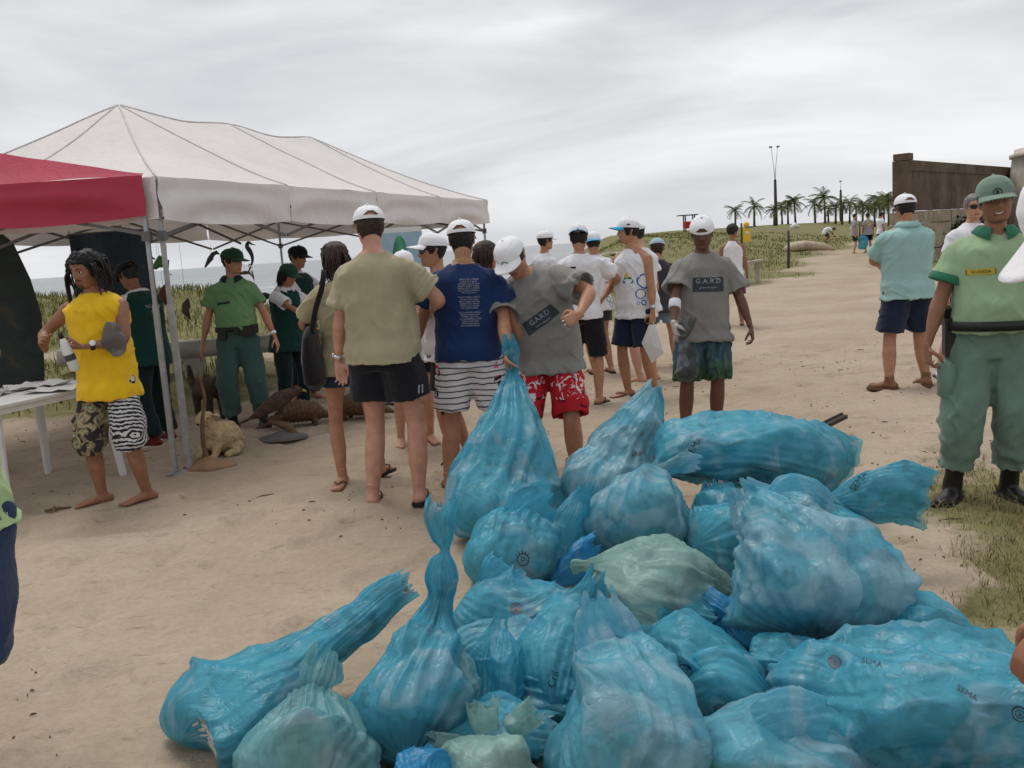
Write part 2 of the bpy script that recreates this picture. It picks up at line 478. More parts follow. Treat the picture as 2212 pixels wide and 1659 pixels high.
x, y = scatter(60000, (1.0, 4.2), (1.6, 6.6), .15, 1.0, 3.5); c = len(x)
blades('dry_grass', x, y, ground_z(x, y), rs.uniform(.012, .055, c), .0020, 1.8, GM2, 'short dry grass thinning out into the sand at right', 3)
# scraps of dry weed and twigs on the sand
n = 3600; x = rs.uniform(-5, 7, n); y = 2.0 + 12 * rs.uniform(0, 1, n) ** 1.2
k = vnoise(np.stack([x * 1.1, y * 1.6, 0 * x], -1) + 40) + .4 * vnoise(np.stack([x * 4, y * 5, 0 * x], -1)) > .25; x, y = x[k], y[k]
V = []; F = []
for i in range(len(x)):
    L = rs.uniform(.003, .012) * (1 + 4 * (rs.rand() < .08)); a = rs.uniform(-.7, .7) + (1.57 if rs.rand() < .15 else 0); w = rs.uniform(.0008, .0022)
    z = float(ground_z(np.array(x[i]), np.array(y[i]))) + .003; c_, s_ = math.cos(a), math.sin(a); b = len(V)
    for u, e, hh in ((-1, .3, .0), (-.3, 1, .006), (.4, .9, .005), (1, .2, .0)):
        px, py = x[i] + c_ * u * L, y[i] + s_ * u * L
        V += [(px - s_ * w * e, py + c_ * w * e, z), (px, py, z + hh + .003), (px + s_ * w * e, py - c_ * w * e, z)]
    for q in range(3):
        o = b + q * 3; F += [(o, o + 3, o + 4, o + 1), (o + 1, o + 4, o + 5, o + 2)]
tag(add('dry_weed', V, F, simple('dry_weed_bits', (.12, .085, .05), .9, .4, 12)), 'brown scraps of dry weed scattered over the sand', 'weed', kind='stuff')

# ================================================================== tents
def canvas(name, col, trans, var=.06):
    t = NT(name); v = t.coord(); f = t.noise(v, 1.4, 6, .65); st = t.noise(v, 5, 5, .7)
    c = t.ramp(f, [(.3, tuple(k * (1 - var) for k in col)), (.7, tuple(min(1, k * (1 + var)) for k in col))])
    c = t.mix(t.math('MULTIPLY', st, .18), c, tuple(k * .72 for k in col))
    t.color(c); t.set(rough=.7, spec=.25); tr = t.node('ShaderNodeBsdfTranslucent'); t.l.new(c, tr.inputs['Color'])
    mx = t.node('ShaderNodeMixShader'); mx.inputs[0].default_value = trans
    t.l.new(t.b.outputs[0], mx.inputs[1]); t.l.new(tr.outputs[0], mx.inputs[2]); t.l.new(mx.outputs[0], t.out.inputs['Surface'])
    t.bump(t.noise(t.coord(scale=(1, 1, .5)), 6, 4, .6, .8), .35, .05); return t.m
CANW = canvas('white_canvas', (.76, .72, .71), .13)
CANR = canvas('red_canvas', (.43, .045, .085), .12, .12)
ALU = simple('brushed_aluminium', (.36, .37, .38), .45, .18, 14, metal=.35)
DKSTEEL = simple('dull_truss_steel', (.13, .125, .12), .5, .2, 14, metal=.3)
SEAM = simple('seam_tape', (.58, .54, .53), .8, .1)
A0 = np.array([-2.46, 6.84]); D1 = np.array([.330, .944]); D2 = np.array([-.944, .330]); TL, TW = 6.90, 3.45
EAVE, PEAK = 2.17, 3.06
def tp(s, w, z): q = A0 + D1 * s + D2 * w; return np.array([q[0], q[1], z])
def roof_z(s, w):
    s = np.asarray(s, float); w = np.asarray(w, float); h = TW / 2
    r = np.minimum(np.minimum(s, TL - s), np.minimum(w, TW - w)) / h
    u = np.clip((s - h) / (TL - 2 * h), 0, 1)
    sag = .055 * np.sin(u * 2 * np.pi * 1.0) ** 2 * r
    bay = np.abs(np.sin(s / (TL / 4) * np.pi)) * .06 * r * (1 - r) * 4
    return EAVE + (PEAK - EAVE) * (r ** 1.12) - sag - bay * .55 + .008 * vnoise(np.stack([s * 2.5, w * 2.5, 0 * s], -1))
tent = empty('gazebo_tent', (A0[0], A0[1], 0), 0, 'long white canvas gazebo tent with hipped roof beside the red one', 'tent')
off = np.array([A0[0], A0[1], 0])
S_, W_ = np.meshgrid(np.linspace(0, TL, 161), np.linspace(0, TW, 81), indexing='ij')
q = A0 + S_[..., None] * D1 + W_[..., None] * D2
V = np.concatenate([q, roof_z(S_, W_)[..., None]], -1).reshape(-1, 3) - off
add('canopy', V, grid_faces(161, 81, False), CANW, tent)
def seam(p):
    add('seam', *tube(np.array(p) - off + [0, 0, .004], .008, 6, rb=.008), SEAM, tent)
h2 = TW / 2
def rl(s0, w0, s1, w1): return [tp(s0 + (s1 - s0) * k, w0 + (w1 - w0) * k, float(roof_z(s0 + (s1 - s0) * k, w0 + (w1 - w0) * k))) for k in np.linspace(0, 1, 16)]
for a in ((h2, h2, 0, 0), (h2, h2, 0, TW), (TL - h2, h2, TL, 0), (TL - h2, h2, TL, TW), (h2, h2, h2, 0), (TL / 2, h2, TL / 2, 0), (TL - h2, h2, TL - h2, 0), (h2, h2, h2, TW), (TL / 2, h2, TL / 2, TW), (TL - h2, h2, TL - h2, TW), (h2, h2, 0, h2), (TL - h2, h2, TL, h2), (h2, h2, TL - h2, h2)): seam(rl(*a))
def valance(p0, p1, nrm, drop, mat, parent, o, seed, top=EAVE, thick=.0):
    p0, p1 = np.array(p0, float), np.array(p1, float); n, m = 44, 14; V = []
    for j in range(m):
        v = j / (m - 1)
        for i in range(n):
            u = i / (n - 1); b = p0 + (p1 - p0) * u
            sag = math.sin(u * math.pi) * min(1, v * 3)
            P = np.array([[u * 2.2 + seed, v * 2.6 + seed * 2, seed]])
            f = .030 * float(vnoise(P + np.array([[0, 1.5 * u * (1 - u) * 4, 0]]))[0]) * (.3 + .7 * v) + .022 * math.sin(v * 7.5 + 3.2 * sag + seed) * sag
            z = top - drop * v - .050 * sag * (1 - .35 * v) * (.5 + .5 * v)
            q = np.array([b[0], b[1], z]) + np.array([nrm[0], nrm[1], 0]) * (f + .012)
            V.append(q - o)
    return add('valance', V, grid_faces(m, n, False), mat, parent)
for k in range(4):
    valance(A0 + D1 * TL / 4 * k, A0 + D1 * TL / 4 * (k + 1), -D2, .31, CANW, tent, off, 1.7 * k + 2)
    valance(A0 + D2 * TW + D1 * TL / 4 * k, A0 + D2 * TW + D1 * TL / 4 * (k + 1), D2, .30, CANW, tent, off, 2.3 * k + 9)
for k in range(2):
    valance(A0 + D2 * TW / 2 * k, A0 + D2 * TW / 2 * (k + 1), -D1, .30, CANW, tent, off, k + 5.5)
    valance(A0 + D1 * TL + D2 * TW / 2 * k, A0 + D1 * TL + D2 * TW / 2 * (k + 1), D1, .30, CANW, tent, off, k + 7.1)
def post(p, parent, o, top=EAVE - .02, w=.042):
    gz = float(ground_z(np.array(p[0]), np.array(p[1])))
    mb = MB(); mb.bar((p[0] - o[0], p[1] - o[1], .0 if gz < .05 else gz), (p[0] - o[0], p[1] - o[1], 1.25), w); ob = mb.obj('post', ALU, parent)
    MB().bar((p[0] - o[0], p[1] - o[1], 1.2), (p[0] - o[0], p[1] - o[1], top), w * .72).obj('upper_post', ALU, ob)
    MB().box((p[0] - o[0], p[1] - o[1], gz + .006), (.10, .10, .012)).obj('foot_plate', ALU, ob)
    MB().box((p[0] - o[0], p[1] - o[1], EAVE - .42), (.06, .06, .07)).obj('slide_bracket', DKSTEEL, ob)
for s, w in ((.05, .05), (TL / 2, .05), (TL - .05, .05), (.05, TW - .05), (TL / 2, TW - .05), (TL - .05, TW - .05)): post(tp(s, w, 0), tent, off)
def brace(a, b, parent, o, w=.024): MB().bar(np.array(a) - o, np.array(b) - o, w * .6, w).obj('truss_bar', DKSTEEL, parent)
for w in (.05, TW - .05):
    for k in range(4):
        s0, s1 = TL / 4 * k + .03, TL / 4 * (k + 1) - .03
        brace(tp(s0, w, EAVE - .05), tp(s1, w, EAVE - .43), tent, off); brace(tp(s0, w + .015, EAVE - .43), tp(s1, w + .015, EAVE - .05), tent, off)
for s in (.05, TL / 2, TL - .05):
    for k in range(2):
        w0, w1 = TW / 2 * k + .03, TW / 2 * (k + 1) - .03
        brace(tp(s, w0, EAVE - .05), tp(s, w1, EAVE - .43 + .35 * (s == TL / 2)), tent, off); brace(tp(s + .015, w0, EAVE - .43), tp(s + .015, w1, EAVE - .05 + .4 * (s == TL / 2)), tent, off)
for s in (h2, TL / 2, TL - h2):
    brace(tp(s, h2, EAVE - .05), tp(s, h2, PEAK - .07), tent, off, .035)
    for w in (.06, TW - .06): brace(tp(s, w, EAVE - .08), tp(s, h2, PEAK - .12), tent, off)

red = empty('red_tent', (-2.54, 6.80, 0), 0, 'red canvas canopy jutting in at the left edge', 'tent'); ro = np.array([-2.54, 6.80, 0])
n, m = 70, 34; V = []
for j in range(m):
    v = j / (m - 1)
    for i in range(n):
        u = i / (n - 1); x = -2.54 - 3.1 * u
        y0 = 6.80 - .05 * u; y1 = min(6.80 - .05 * u + .02 + .365 * 3.1 * u - .06 * u, 9)
        yq = y0 + (y1 - y0) * v
        z = EAVE + .01 + (yq - y0) * .62 - .07 * math.sin(v * math.pi) * u + .012 * float(vnoise(np.array([[x * 3, yq * 3, 1.]]))[0])
        V.append(np.array([x, yq, z]) - ro)
add('canopy', V, grid_faces(m, n, False), CANR, red)
valance((-2.54, 6.80), (-4.09, 6.775), (0, -1), .285, CANR, red, ro, 3.3, EAVE + .01); valance((-4.09, 6.775), (-5.64, 6.75), (0, -1), .285, CANR, red, ro, 4.9, EAVE + .01)
valance((-5.64, 6.75), (-5.64, 7.80), (-1, 0), .285, CANR, red, ro, 6.2, EAVE + .01)
post((-2.575, 6.835), red, ro, EAVE - .02, .036); post((-5.58, 6.81), red, ro)
for a, b in (((-2.6, 6.84, EAVE - .06), (-4.05, 6.82, EAVE - .40)), ((-2.6, 6.83, EAVE - .40), (-4.05, 6.81, EAVE - .06)), ((-4.1, 6.82, EAVE - .06), (-5.55, 6.80, EAVE - .40)), ((-4.1, 6.81, EAVE - .40), (-5.55, 6.79, EAVE - .06))): brace(a, b, red, ro)

# ================================================================== ruin, palms, posts and far things
t = NT('weathered_concrete'); v = t.coord()
n1_ = t.noise(v, .9, 6, .7); n2_ = t.noise(t.coord(scale=(1.2, 1.2, .35)), 3.2, 6, .7)
c = t.ramp(n1_, [(.3, (.082, .058, .044)), (.5, (.135, .100, .074)), (.7, (.20, .155, .115))])
c = t.mix(t.ramp(n2_, [(.5, (0, 0, 0)), (.72, (.75, .75, .75))]), c, (.050, .036, .028))
c = t.mix(t.ramp(t.noise(v, 16, 4), [(.66, (0, 0, 0)), (.76, (.5, .5, .5))]), c, (.33, .29, .23))
t.color(c); t.set(rough=.95, spec=.15); t.bump(t.noise(v, 11, 6, .7), .7, .05); CONC = t.m
STONE = simple('rough_stone', (.30, .255, .185), .95, .35, 2.5, .9, 7)
PLASTER = simple('old_plaster', (.50, .455, .38), .95, .28, 1.6, .8, 6)
rw = empty('ruined_wall', (13.07, 30.0, .2), 0, 'dark weathered concrete wall on a stone footing beyond the teal polo man', 'wall'); wo = np.array([12.62, 30.0, .2])
wd = np.array([7.72, 8.6]); wl_ = np.linalg.norm(wd); wd = wd / wl_; wn_ = np.array([wd[1], -wd[0]])   # towards the camera side
def wbox(name, s0, s1, z0, z1, th, mat, par, out=0.0, jit=0.0, seed=0):
    P = []; r_ = np.random.RandomState(seed)
    for z in (z0, z1):
        for s, o in ((s0, out), (s1, out), (s1, out - th), (s0, out - th)):
            q = np.array([12.62, 30.0]) + wd * s + wn_ * o; P.append(np.array([q[0], q[1], z]) - wo + r_.uniform(-jit, jit, 3))
    return add(name, P, [(0, 3, 2, 1), (4, 5, 6, 7), (0, 1, 5, 4), (1, 2, 6, 5), (2, 3, 7, 6), (3, 0, 4, 7)], mat, par, False)
wbox('wall_panel', 0, 16, 1.82, 3.06, .5, CONC, rw)
wbox('top_beam', .05, 16, 3.065, 3.40, .56, CONC, rw, .03)
for i in range(3): wbox('beam_joint', 2.2 + i * 3.1, 2.22 + i * 3.1, 3.08, 3.38, .10, DKSTEEL, rw, .034)
wbox('end_pier', -.06, .05, 1.82, 3.40, .54, CONC, rw, .02); wbox('pier_cap', -.10, .28, 3.41, 3.62, .5, CONC, rw, .02)
r_ = np.random.RandomState(4); 
for row in range(4):
    s = -.2 + .3 * (row % 2); z0 = .12 + row * .42
    while s < 15.5:
        L = r_.uniform(.7, 1.3); wbox('stone', s + .012, s + L - .012, z0 + .012, z0 + .41, .75, STONE, rw, .10 + r_.uniform(-.03, .03), .02, int(abs(s) * 100) + row); s += L
tw = empty('stone_turret', (23.3, 37.6, .2), 0, 'pale plastered stone turret at the upper right corner', 'tower')
m = 40; ring = []
prof = [(2.75, -.1), (2.7, 1.0), (2.62, 2.2), (2.55, 3.0), (2.52, 3.50), (2.62, 3.52), (2.62, 3.66), (2.45, 3.70), (2.40, 3.86), (2.2, 3.88), (.0, 3.90)]
V = []
for r0_, z0_ in prof:
    for i in range(m):
        a = i / m * 2 * math.pi; rr = r0_ + .05 * float(vnoise(np.array([[math.cos(a) * 3, math.sin(a) * 3, z0_ * 2]]))[0]); V.append((rr * math.cos(a), rr * math.sin(a), z0_))
add('drum', V, grid_faces(len(prof), m), PLASTER, tw, True)
for i in range(5): 
    a = R(200 + i * 22); MB().box((2.60 * math.cos(a), 2.60 * math.sin(a), 3.28), (.10, .10, .34)).obj('drain_slot', DKSTEEL, tw)
shr = empty('dark_shrub', (16.6, 33.2, .2), 0, 'dark shrub against the foot of the ruined wall', 'shrub')
def leaf_cloud(name, c, rad, n, size, mat, parent, seed):
    r_ = np.random.RandomState(seed); d = r_.normal(size=(n, 3)); d /= np.linalg.norm(d, axis=1)[:, None]; p = np.array(c) + d * np.array(rad) * (r_.uniform(.35, 1, n) ** .5)[:, None]
    p[:, 2] = np.maximum(p[:, 2], .02); a = r_.normal(size=(n, 3)); a /= np.linalg.norm(a, axis=1)[:, None]; b = np.cross(a, d); b /= np.linalg.norm(b, axis=1)[:, None] + 1e-6
    s = size * r_.uniform(.6, 1.3, n)[:, None]; V = np.stack([p - a * s, p + b * s * .45, p + a * s, p - b * s * .45], 1).reshape(-1, 3)
    return add(name, V, np.arange(n * 4).reshape(n, 4), mat, parent, False)
DKLEAF = grass_mat('dark_leaf', [(.3, (.010, .012, .006)), (.6, (.03, .035, .014)), (.8, (.06, .06, .025))], 6)
leaf_cloud('foliage', (0, 0, .6), (1.5, .8, .75), 900, .10, DKLEAF, shr, 3); MB().tube([(0, 0, 0), (.05, 0, .3), (.1, .05, .7)], [.05, .04, .02], 8).obj('stem', simple('bark', (.06, .045, .03), .9, .3, 20), shr)

BARK = simple('palm_bark', (.085, .065, .048), .95, .3, 6, .5, 20)
FROND = grass_mat('palm_frond', [(.3, (.045, .060, .018)), (.5, (.085, .105, .030)), (.72, (.17, .165, .055))], 1.2)
def palm_mesh(seed, nf=17):
    r_ = np.random.RandomState(seed); V = []; F = []
    for k in range(nf):
        az = k / nf * 2 * math.pi * 2.618 + r_.uniform(-.2, .2); el = R(r_.uniform(5, 80)) if k < nf * .7 else R(r_.uniform(-35, 5)); L = r_.uniform(1.15, 1.7)
        d = np.array([math.cos(az), math.sin(az)]); P = []; p = np.array([0, 0, 0.]); e = el
        for i in range(9):
            P.append(p.copy()); p = p + np.array([d[0] * math.cos(e), d[1] * math.cos(e), math.sin(e)]) * L / 8; e -= R(r_.uniform(7, 13))
        P = np.array(P); sd = np.array([-d[1], d[0], 0])
        tv, tf = tube(P, np.linspace(.028, .006, 9), 4, cap=False); b = len(V); V += list(tv); F += [tuple(i + b for i in f) for f in tf]
        for i in np.linspace(1, 7.9, 13):
            q = np.array([np.interp(i, range(9), P[:, c]) for c in range(3)]); T_ = P[min(int(i) + 1, 8)] - P[int(i)]; T_ /= np.linalg.norm(T_)
            ll = .42 * math.sin((i + .8) / 9.2 * math.pi) ** .7 + .06
            for sg in (-1, 1):
                tip = q + (sd * sg * .75 + T_ * .55 + np.array([0, 0, -.45])) * ll * r_.uniform(.8, 1.15); b = len(V)
                V += [q - T_ * .035, q + T_ * .035, tip]; F.append((b, b + 1, b + 2))
    return make_mesh('crown', V, F, False)
PALMS = [(30.1, 120.8, 2.35, 2.47), (28.8, 106.9, 2.11, 2.54), (37.3, 124.7, 2.15, 2.55), (36.9, 120.8, 2.08, 2.82), (37.7, 120.3, 1.96, 3.21), (39.2, 117.2, 1.85, 2.68), (39.0, 113.0, 1.75, 3.62), (44.3, 127.1, 1.88, 2.1), (41.4, 116.2, 1.79, 2.26), (41.8, 115.1, 1.73, 2.69), (47.2, 127.1, 1.81, 3.09), (46.9, 124.0, 1.87, 2.53), (42.6, 110.6, 1.78, 2.85), (48.3, 123.5, 1.76, 2.52), (44.7, 112.3, 1.8, 2.95), (53.5, 132.7, 1.81, 3.74), (55.1, 135.0, 1.9, 3.94), (50.7, 122.8, 1.83, 3.64), (56.3, 134.8, 1.95, 3.99), (31.6, 108.7, 2.03, 2.11)]
crowns = [palm_mesh(s) for s in (1, 2, 3, 4)]
for c in crowns: c.materials.append(FROND)
for i, (x, y, z, h) in enumerate(PALMS):
    z = min(z, float(ground_z(np.array(x), np.array(y)))); h = h * 1.22 + .3
    if i == 0: lab = 'leftmost small palm standing alone on the dune horizon'
    elif i == 1: lab = 'second palm from the left on the dune horizon'
    elif i == 6: lab = 'tall palm left of the thin second lamp post'
    elif i == 5: lab = 'narrow-crowned palm standing alone between the lamp post clump and the tall palm'
    elif i in (2, 3, 4, 19): lab = {19: 'palm just left of the tall lamp post mast', 2: 'first palm right of the tall lamp post mast', 3: 'second palm right of the tall lamp post mast', 4: 'third palm right of the tall lamp post, bushy crown'}[i]
    elif i >= 14: lab = ('fifth', 'fourth', 'third', 'second', 'first')[i - 14] + ' palm counted leftwards from the ruined wall'
    else: lab = {7: 'short palm just right of the tall palm', 8: 'second short palm right of the tall palm', 9: 'palm directly at the thin second lamp post', 10: 'palm just right of the thin second lamp post', 11: 'palm above the distant man holding a sack', 12: 'palm between the distant sack man and the yellow dot man', 13: 'palm above the distant man with the yellow dot'}[i]
    p = empty('palm_tree', (x, y, z), (i * 2.4) % 6.28, lab, 'palm tree', 'palms along the dune horizon')
    ht = h * .66; r_ = np.random.RandomState(i); k = r_.uniform(-.12, .12)
    add('trunk', *tube([(0, 0, -.3), (k * .2, 0, ht * .3), (k * .6, 0, ht * .7), (k, 0, ht)], [.17, .13, .11, .10], 8), BARK, p)
    c = add('crown', crowns[i % 4], None, None, p); c.location = (k, 0, ht); s = h / 3.3 * r_.uniform(.92, 1.12); c.scale = (s * (.55 if i in (5, 9) else 1), s, s * 1.05); c.rotation_euler = (0, 0, i)
POSTM = simple('dark_wood_post', (.060, .048, .042), .85, .2, 5)
def lamp_post(x, y, z, h, lab, arms=True):
    p = empty('lamp_post', (x, y, z), 0, lab, 'lamp post'); s = h * .60 if arms else h * .80
    MB().tube([(0, 0, -.4), (0, 0, s)], [.23, .16], 10).obj('mast', POSTM, p, True)
    for sg in ((-1, 1) if arms else (0,)):
        e = (sg * .38, 0, h); MB().tube([(0, 0, s - .2), (sg * .12, 0, s + (h - s) * .4), e], [.04, .035, .03], 6).obj('bracket', ALU, p, True)
        MB().box((e[0] + sg * .06, 0, h + .05), (.34, .24, .16)).obj('lamp_head', DKSTEEL, p)
lamp_post(32.78, 112, 1.7, 9.4, 'tall two-armed lamp post among the palms'); lamp_post(50.7, 140, 1.6, 6.3, 'thin distant lamp post among the palms further right', False)
# lifeguard stand
REDP = simple('red_paint', (.42, .016, .022), .6, .12, 8); st_ = empty('lifeguard_stand', (17.0, 85, 2.0), 0, 'red lifeguard stand with a flat roof on posts', 'stand')
MB().box((0, 0, .42), (1.0, 1.0, .62)).obj('cabin', REDP, st_)
for sx in (-.42, .42):
    for sy in (-.42, .42): MB().box((sx, sy, .55), (.10, .10, 1.5)).obj('post', POSTM, st_)
MB().box((-.15, 0, 1.30), (1.75, 1.3, .08)).obj('roof', POSTM, st_)
# yellow warning sign
YEL = simple('yellow_sign_paint', (.72, .46, .018), .5, .1, 10); gz = float(ground_z(np.array(7.78), np.array(30.)))
sg_ = empty('warning_sign', (7.78, 30, gz), 0, 'yellow sign board on a post at the edge of the grass', 'sign')
MB().box((-.10, .05, (1.75 - gz) / 2), (.05, .05, 1.80 - gz)).obj('post', POSTM, sg_); MB().box((.05, 0, 1.38 - gz), (.26, .03, .42)).obj('board', YEL, sg_)
add('disc', *tube([(.06, -.016, 1.45 - gz), (.06, -.024, 1.45 - gz)], [.06, .055], 16), simple('white_paint', (.7, .7, .7), .6, .05), sg_)
MB().tube([(0.04, .0, 1.66 - gz), (.04, -.02, 1.74 - gz), (.02, 0, 1.80 - gz)], [.09, .10, .03], 12).obj('topper', YEL, sg_, True)
MB().box((.14, .01, 1.63 - gz), (.22, .02, .06)).obj('blue_plate', simple('blue_plate', (.08, .25, .36), .6), sg_)
WOODP = simple('bleached_wood', (.36, .31, .24), .9, .25, 5, .4, 20)
gz = float(ground_z(np.array(6.6), np.array(26.))); bn = empty('plank_bench', (6.6, 26, gz), .12, 'bleached plank bench slanting up in front of the sign', 'bench')
MB().bar((-.75, 0, .50), (.70, .10, .62), .30, .06).obj('seat', WOODP, bn)
for x in (-.6, -.2): MB().bar((x, .0, -.05), (x + .02, .02, .50), .09).obj('leg', WOODP, bn)
MB().bar((.5, .08, -.05), (.5, .08, .58), .09).obj('leg', WOODP, bn)
gz = float(ground_z(np.array(14.5), np.array(45.))); P = [(-1.1, 0, .10), (-.7, 0, .25), (0, .05, .30), (.8, 0, .20), (1.4, 0, .05)]
V, F = tube(P, [.15, .30, .34, .24, .08], 14, rb=[.12, .22, .25, .18, .06]); V = V + .05 * np.stack([vnoise(V * 4), vnoise(V * 4 + 5), vnoise(V * 4 + 9)], -1)
bo = add('driftwood_boulder', V, F, simple('pale_rock', (.46, .38, .28), .9, .2, 3, .6, 9)); bo.location = (14.6, 45, gz); tag(bo, 'pale boulder lying at the edge of the grass by the track', 'boulder')
for i, (x, y, l) in enumerate(((9.6, 31.5, 'thin dark fence post on the dune right of the yellow sign'), (20.6, 54, 'thin dark fence post near the bent distant person'))):
    gz = float(ground_z(np.array(x), np.array(y))); o = add('fence_post', *tube([(0, 0, -.1), (.02, 0, .6), (.03, 0, 1.25)], [.05, .045, .04], 8), POSTM); o.location = (x, y, gz); tag(o, l, 'post', 'fence posts on the dune')
for i, (x, y, l) in enumerate(((27.5, 88, 'small white object lying left under the palms'), (37.6, 100, 'small white object lying below the tall palm'))):
    gz = float(ground_z(np.array(x), np.array(y))); V, F = tube([(-.4, 0, .1), (0, 0, .25), (.4, 0, .1)], [.12, .28, .1], 10); o = add('plastic_bag', V + .05 * np.stack([vnoise(V * 6)] * 3, -1), F, simple('white_plastic', (.7, .7, .68), .4, .1)); o.location = (x, y, gz); tag(o, l, 'bag', 'white litter on the dune')
# ================================================================== people
def rotm(rx=0, ry=0, rz=0):
    return np.array(Euler((R(rx), R(ry), R(rz)), 'XYZ').to_matrix())
TZ = np.array([-.115, -.06, -.02, .05, .14, .24, .34, .42, .47, .51, .545, .575])
TA = np.array([.080, .150, .168, .165, .152, .155, .172, .182, .182, .165, .105, .066])
TB = np.array([.075, .110, .122, .118, .108, .110, .120, .122, .115, .092, .072, .060])
TY = np.array([.010, .012, .014, .006, -.004, -.004, .0, .004, .006, .010, .012, .012])
FA = np.array([.085, .160, .178, .170, .140, .138, .150, .158, .156, .140, .092, .056])

class Body: pass
def ik(a, t, l1, l2, pole):
    a, t, pole = map(lambda v: np.asarray(v, float), (a, t, pole))
    d = t - a; L = np.linalg.norm(d); u = d / L
    if L > (l1 + l2) * .998: L = (l1 + l2) * .998; t = a + u * L
    c = (l1 * l1 + L * L - l2 * l2) / (2 * l1 * L); h = l1 * math.sqrt(max(0, 1 - c * c))
    p = pole - u * (pole @ u); p /= np.linalg.norm(p) + 1e-9
    return a + u * (c * l1) + p * h, t

def pose(H=1.72, girth=1.0, belly=0.0, female=False, pitch=0, roll=0, twist=0, hip=(0, 0, 0), hiproll=0,
         head=(0, 0, 0), footL=(.12, 0), footR=(-.12, 0), yawL=12, yawR=-12, kneeL=(.15, -1, 0), kneeR=(-.15, -1, 0),
         handL=None, handR=None, poleL=(.5, 1, 0), poleR=(-.5, 1, 0), curlL=.35, curlR=.35, hdL=None, hdR=None, pnL=None, pnR=None,
         liftL=0, liftR=0, shw=1.0):
    B = Body(); s = H / 1.75; B.s = s; B.H = H; B.female = female; B.g = girth; B.belly = belly
    hz = .915 * s
    B.hip = np.array([hip[0], hip[1], hz + hip[2]])
    zz = np.linspace(-.115, .60, 60)
    def Rt(z):
        t = float(sstep(-.02, .38, z)); return rotm(pitch * t, roll * t, twist * t) @ rotm(0, hiproll * (1 - t), 0)
    i0 = np.argmin(abs(zz)); C = np.zeros((60, 3)); C[i0] = B.hip
    for i in range(i0 + 1, 60): C[i] = C[i - 1] + Rt(zz[i]) @ np.array([0, 0, (zz[i] - zz[i - 1]) * s])
    for i in range(i0 - 1, -1, -1): C[i] = C[i + 1] - Rt(zz[i]) @ np.array([0, 0, (zz[i + 1] - zz[i]) * s])
    B.at = lambda z: (np.array([np.interp(z, zz, C[:, k]) for k in range(3)]), Rt(z))
    A = FA if female else TA
    def sec(z):
        bl = belly * math.exp(-((z - .13) / .13) ** 2)
        a = np.interp(z, TZ, A) * girth * s + bl * .5
        return a, np.interp(z, TZ, TB) * girth * s + bl * .55, np.interp(z, TZ, TY) * s - bl * .45
    B.sec = sec
    c, Rm = B.at(.478); w = (.152 if female else .167) * s * shw * (0.6 + .4 * girth)
    B.shL = c + Rm @ np.array([w, .008, 0]); B.shR = c + Rm @ np.array([-w, .008, 0])
    B.Rc = Rm
    l1, l2 = .295 * s, .262 * s
    if handL is None: handL = (w + .09, -.03, B.shL[2] - (l1 + l2) * .985)
    if handR is None: handR = (-w - .09, -.03, B.shR[2] - (l1 + l2) * .985)
    B.elL, B.wrL = ik(B.shL, handL, l1, l2, poleL); B.elR, B.wrR = ik(B.shR, handR, l1, l2, poleR)
    B.hand = {}
    for k, wr, el, hd, pn, cu, sx in (('L', B.wrL, B.elL, hdL, pnL, curlL, 1), ('R', B.wrR, B.elR, hdR, pnR, curlR, -1)):
        d = np.asarray(hd, float) if hd is not None else (wr - el)
        d = d / np.linalg.norm(d)
        n = np.asarray(pn, float) if pn is not None else np.array([-sx * 1.0, .25, 0.0])
        n = n - d * (n @ d); n /= np.linalg.norm(n) + 1e-9
        B.hand[k] = (wr, d, n, cu, sx)
    t1, t2 = .425 * s, .415 * s
    Rp = Rt(-.02)
    hj = (.098 if female else .092) * s * (.7 + .3 * girth)
    B.hjL = B.hip + Rp @ np.array([hj, .008, -.02 * s]); B.hjR = B.hip + Rp @ np.array([-hj, .008, -.02 * s])
    B.knL, B.anL = ik(B.hjL, (footL[0], footL[1] + .03, .072 * s + liftL), t1, t2, kneeL)
    B.knR, B.anR = ik(B.hjR, (footR[0], footR[1] + .03, .072 * s + liftR), t1, t2, kneeR)
    B.yaw = {'L': yawL, 'R': yawR}
    B.Rh = rotm(head[0], 0, 0) if False else rotm(0, 0, head[1]) @ rotm(0, head[2], 0) @ rotm(head[0], 0, 0)
    nb, Rn = B.at(.56)
    up = (Rn @ np.array([0, 0, 1.]) * .55 + B.Rh @ np.array([0, -.10, 1.]) * .45); up /= np.linalg.norm(up)
    hs = (.93 if female else 1.0) * (.55 + .45 * s)
    B.hs = hs
    top = B.H
    B.nb = nb
    B.hc = nb + up * (.165 * hs * .92) + B.Rh @ np.array([0, -.018 * hs, .01])
    return B

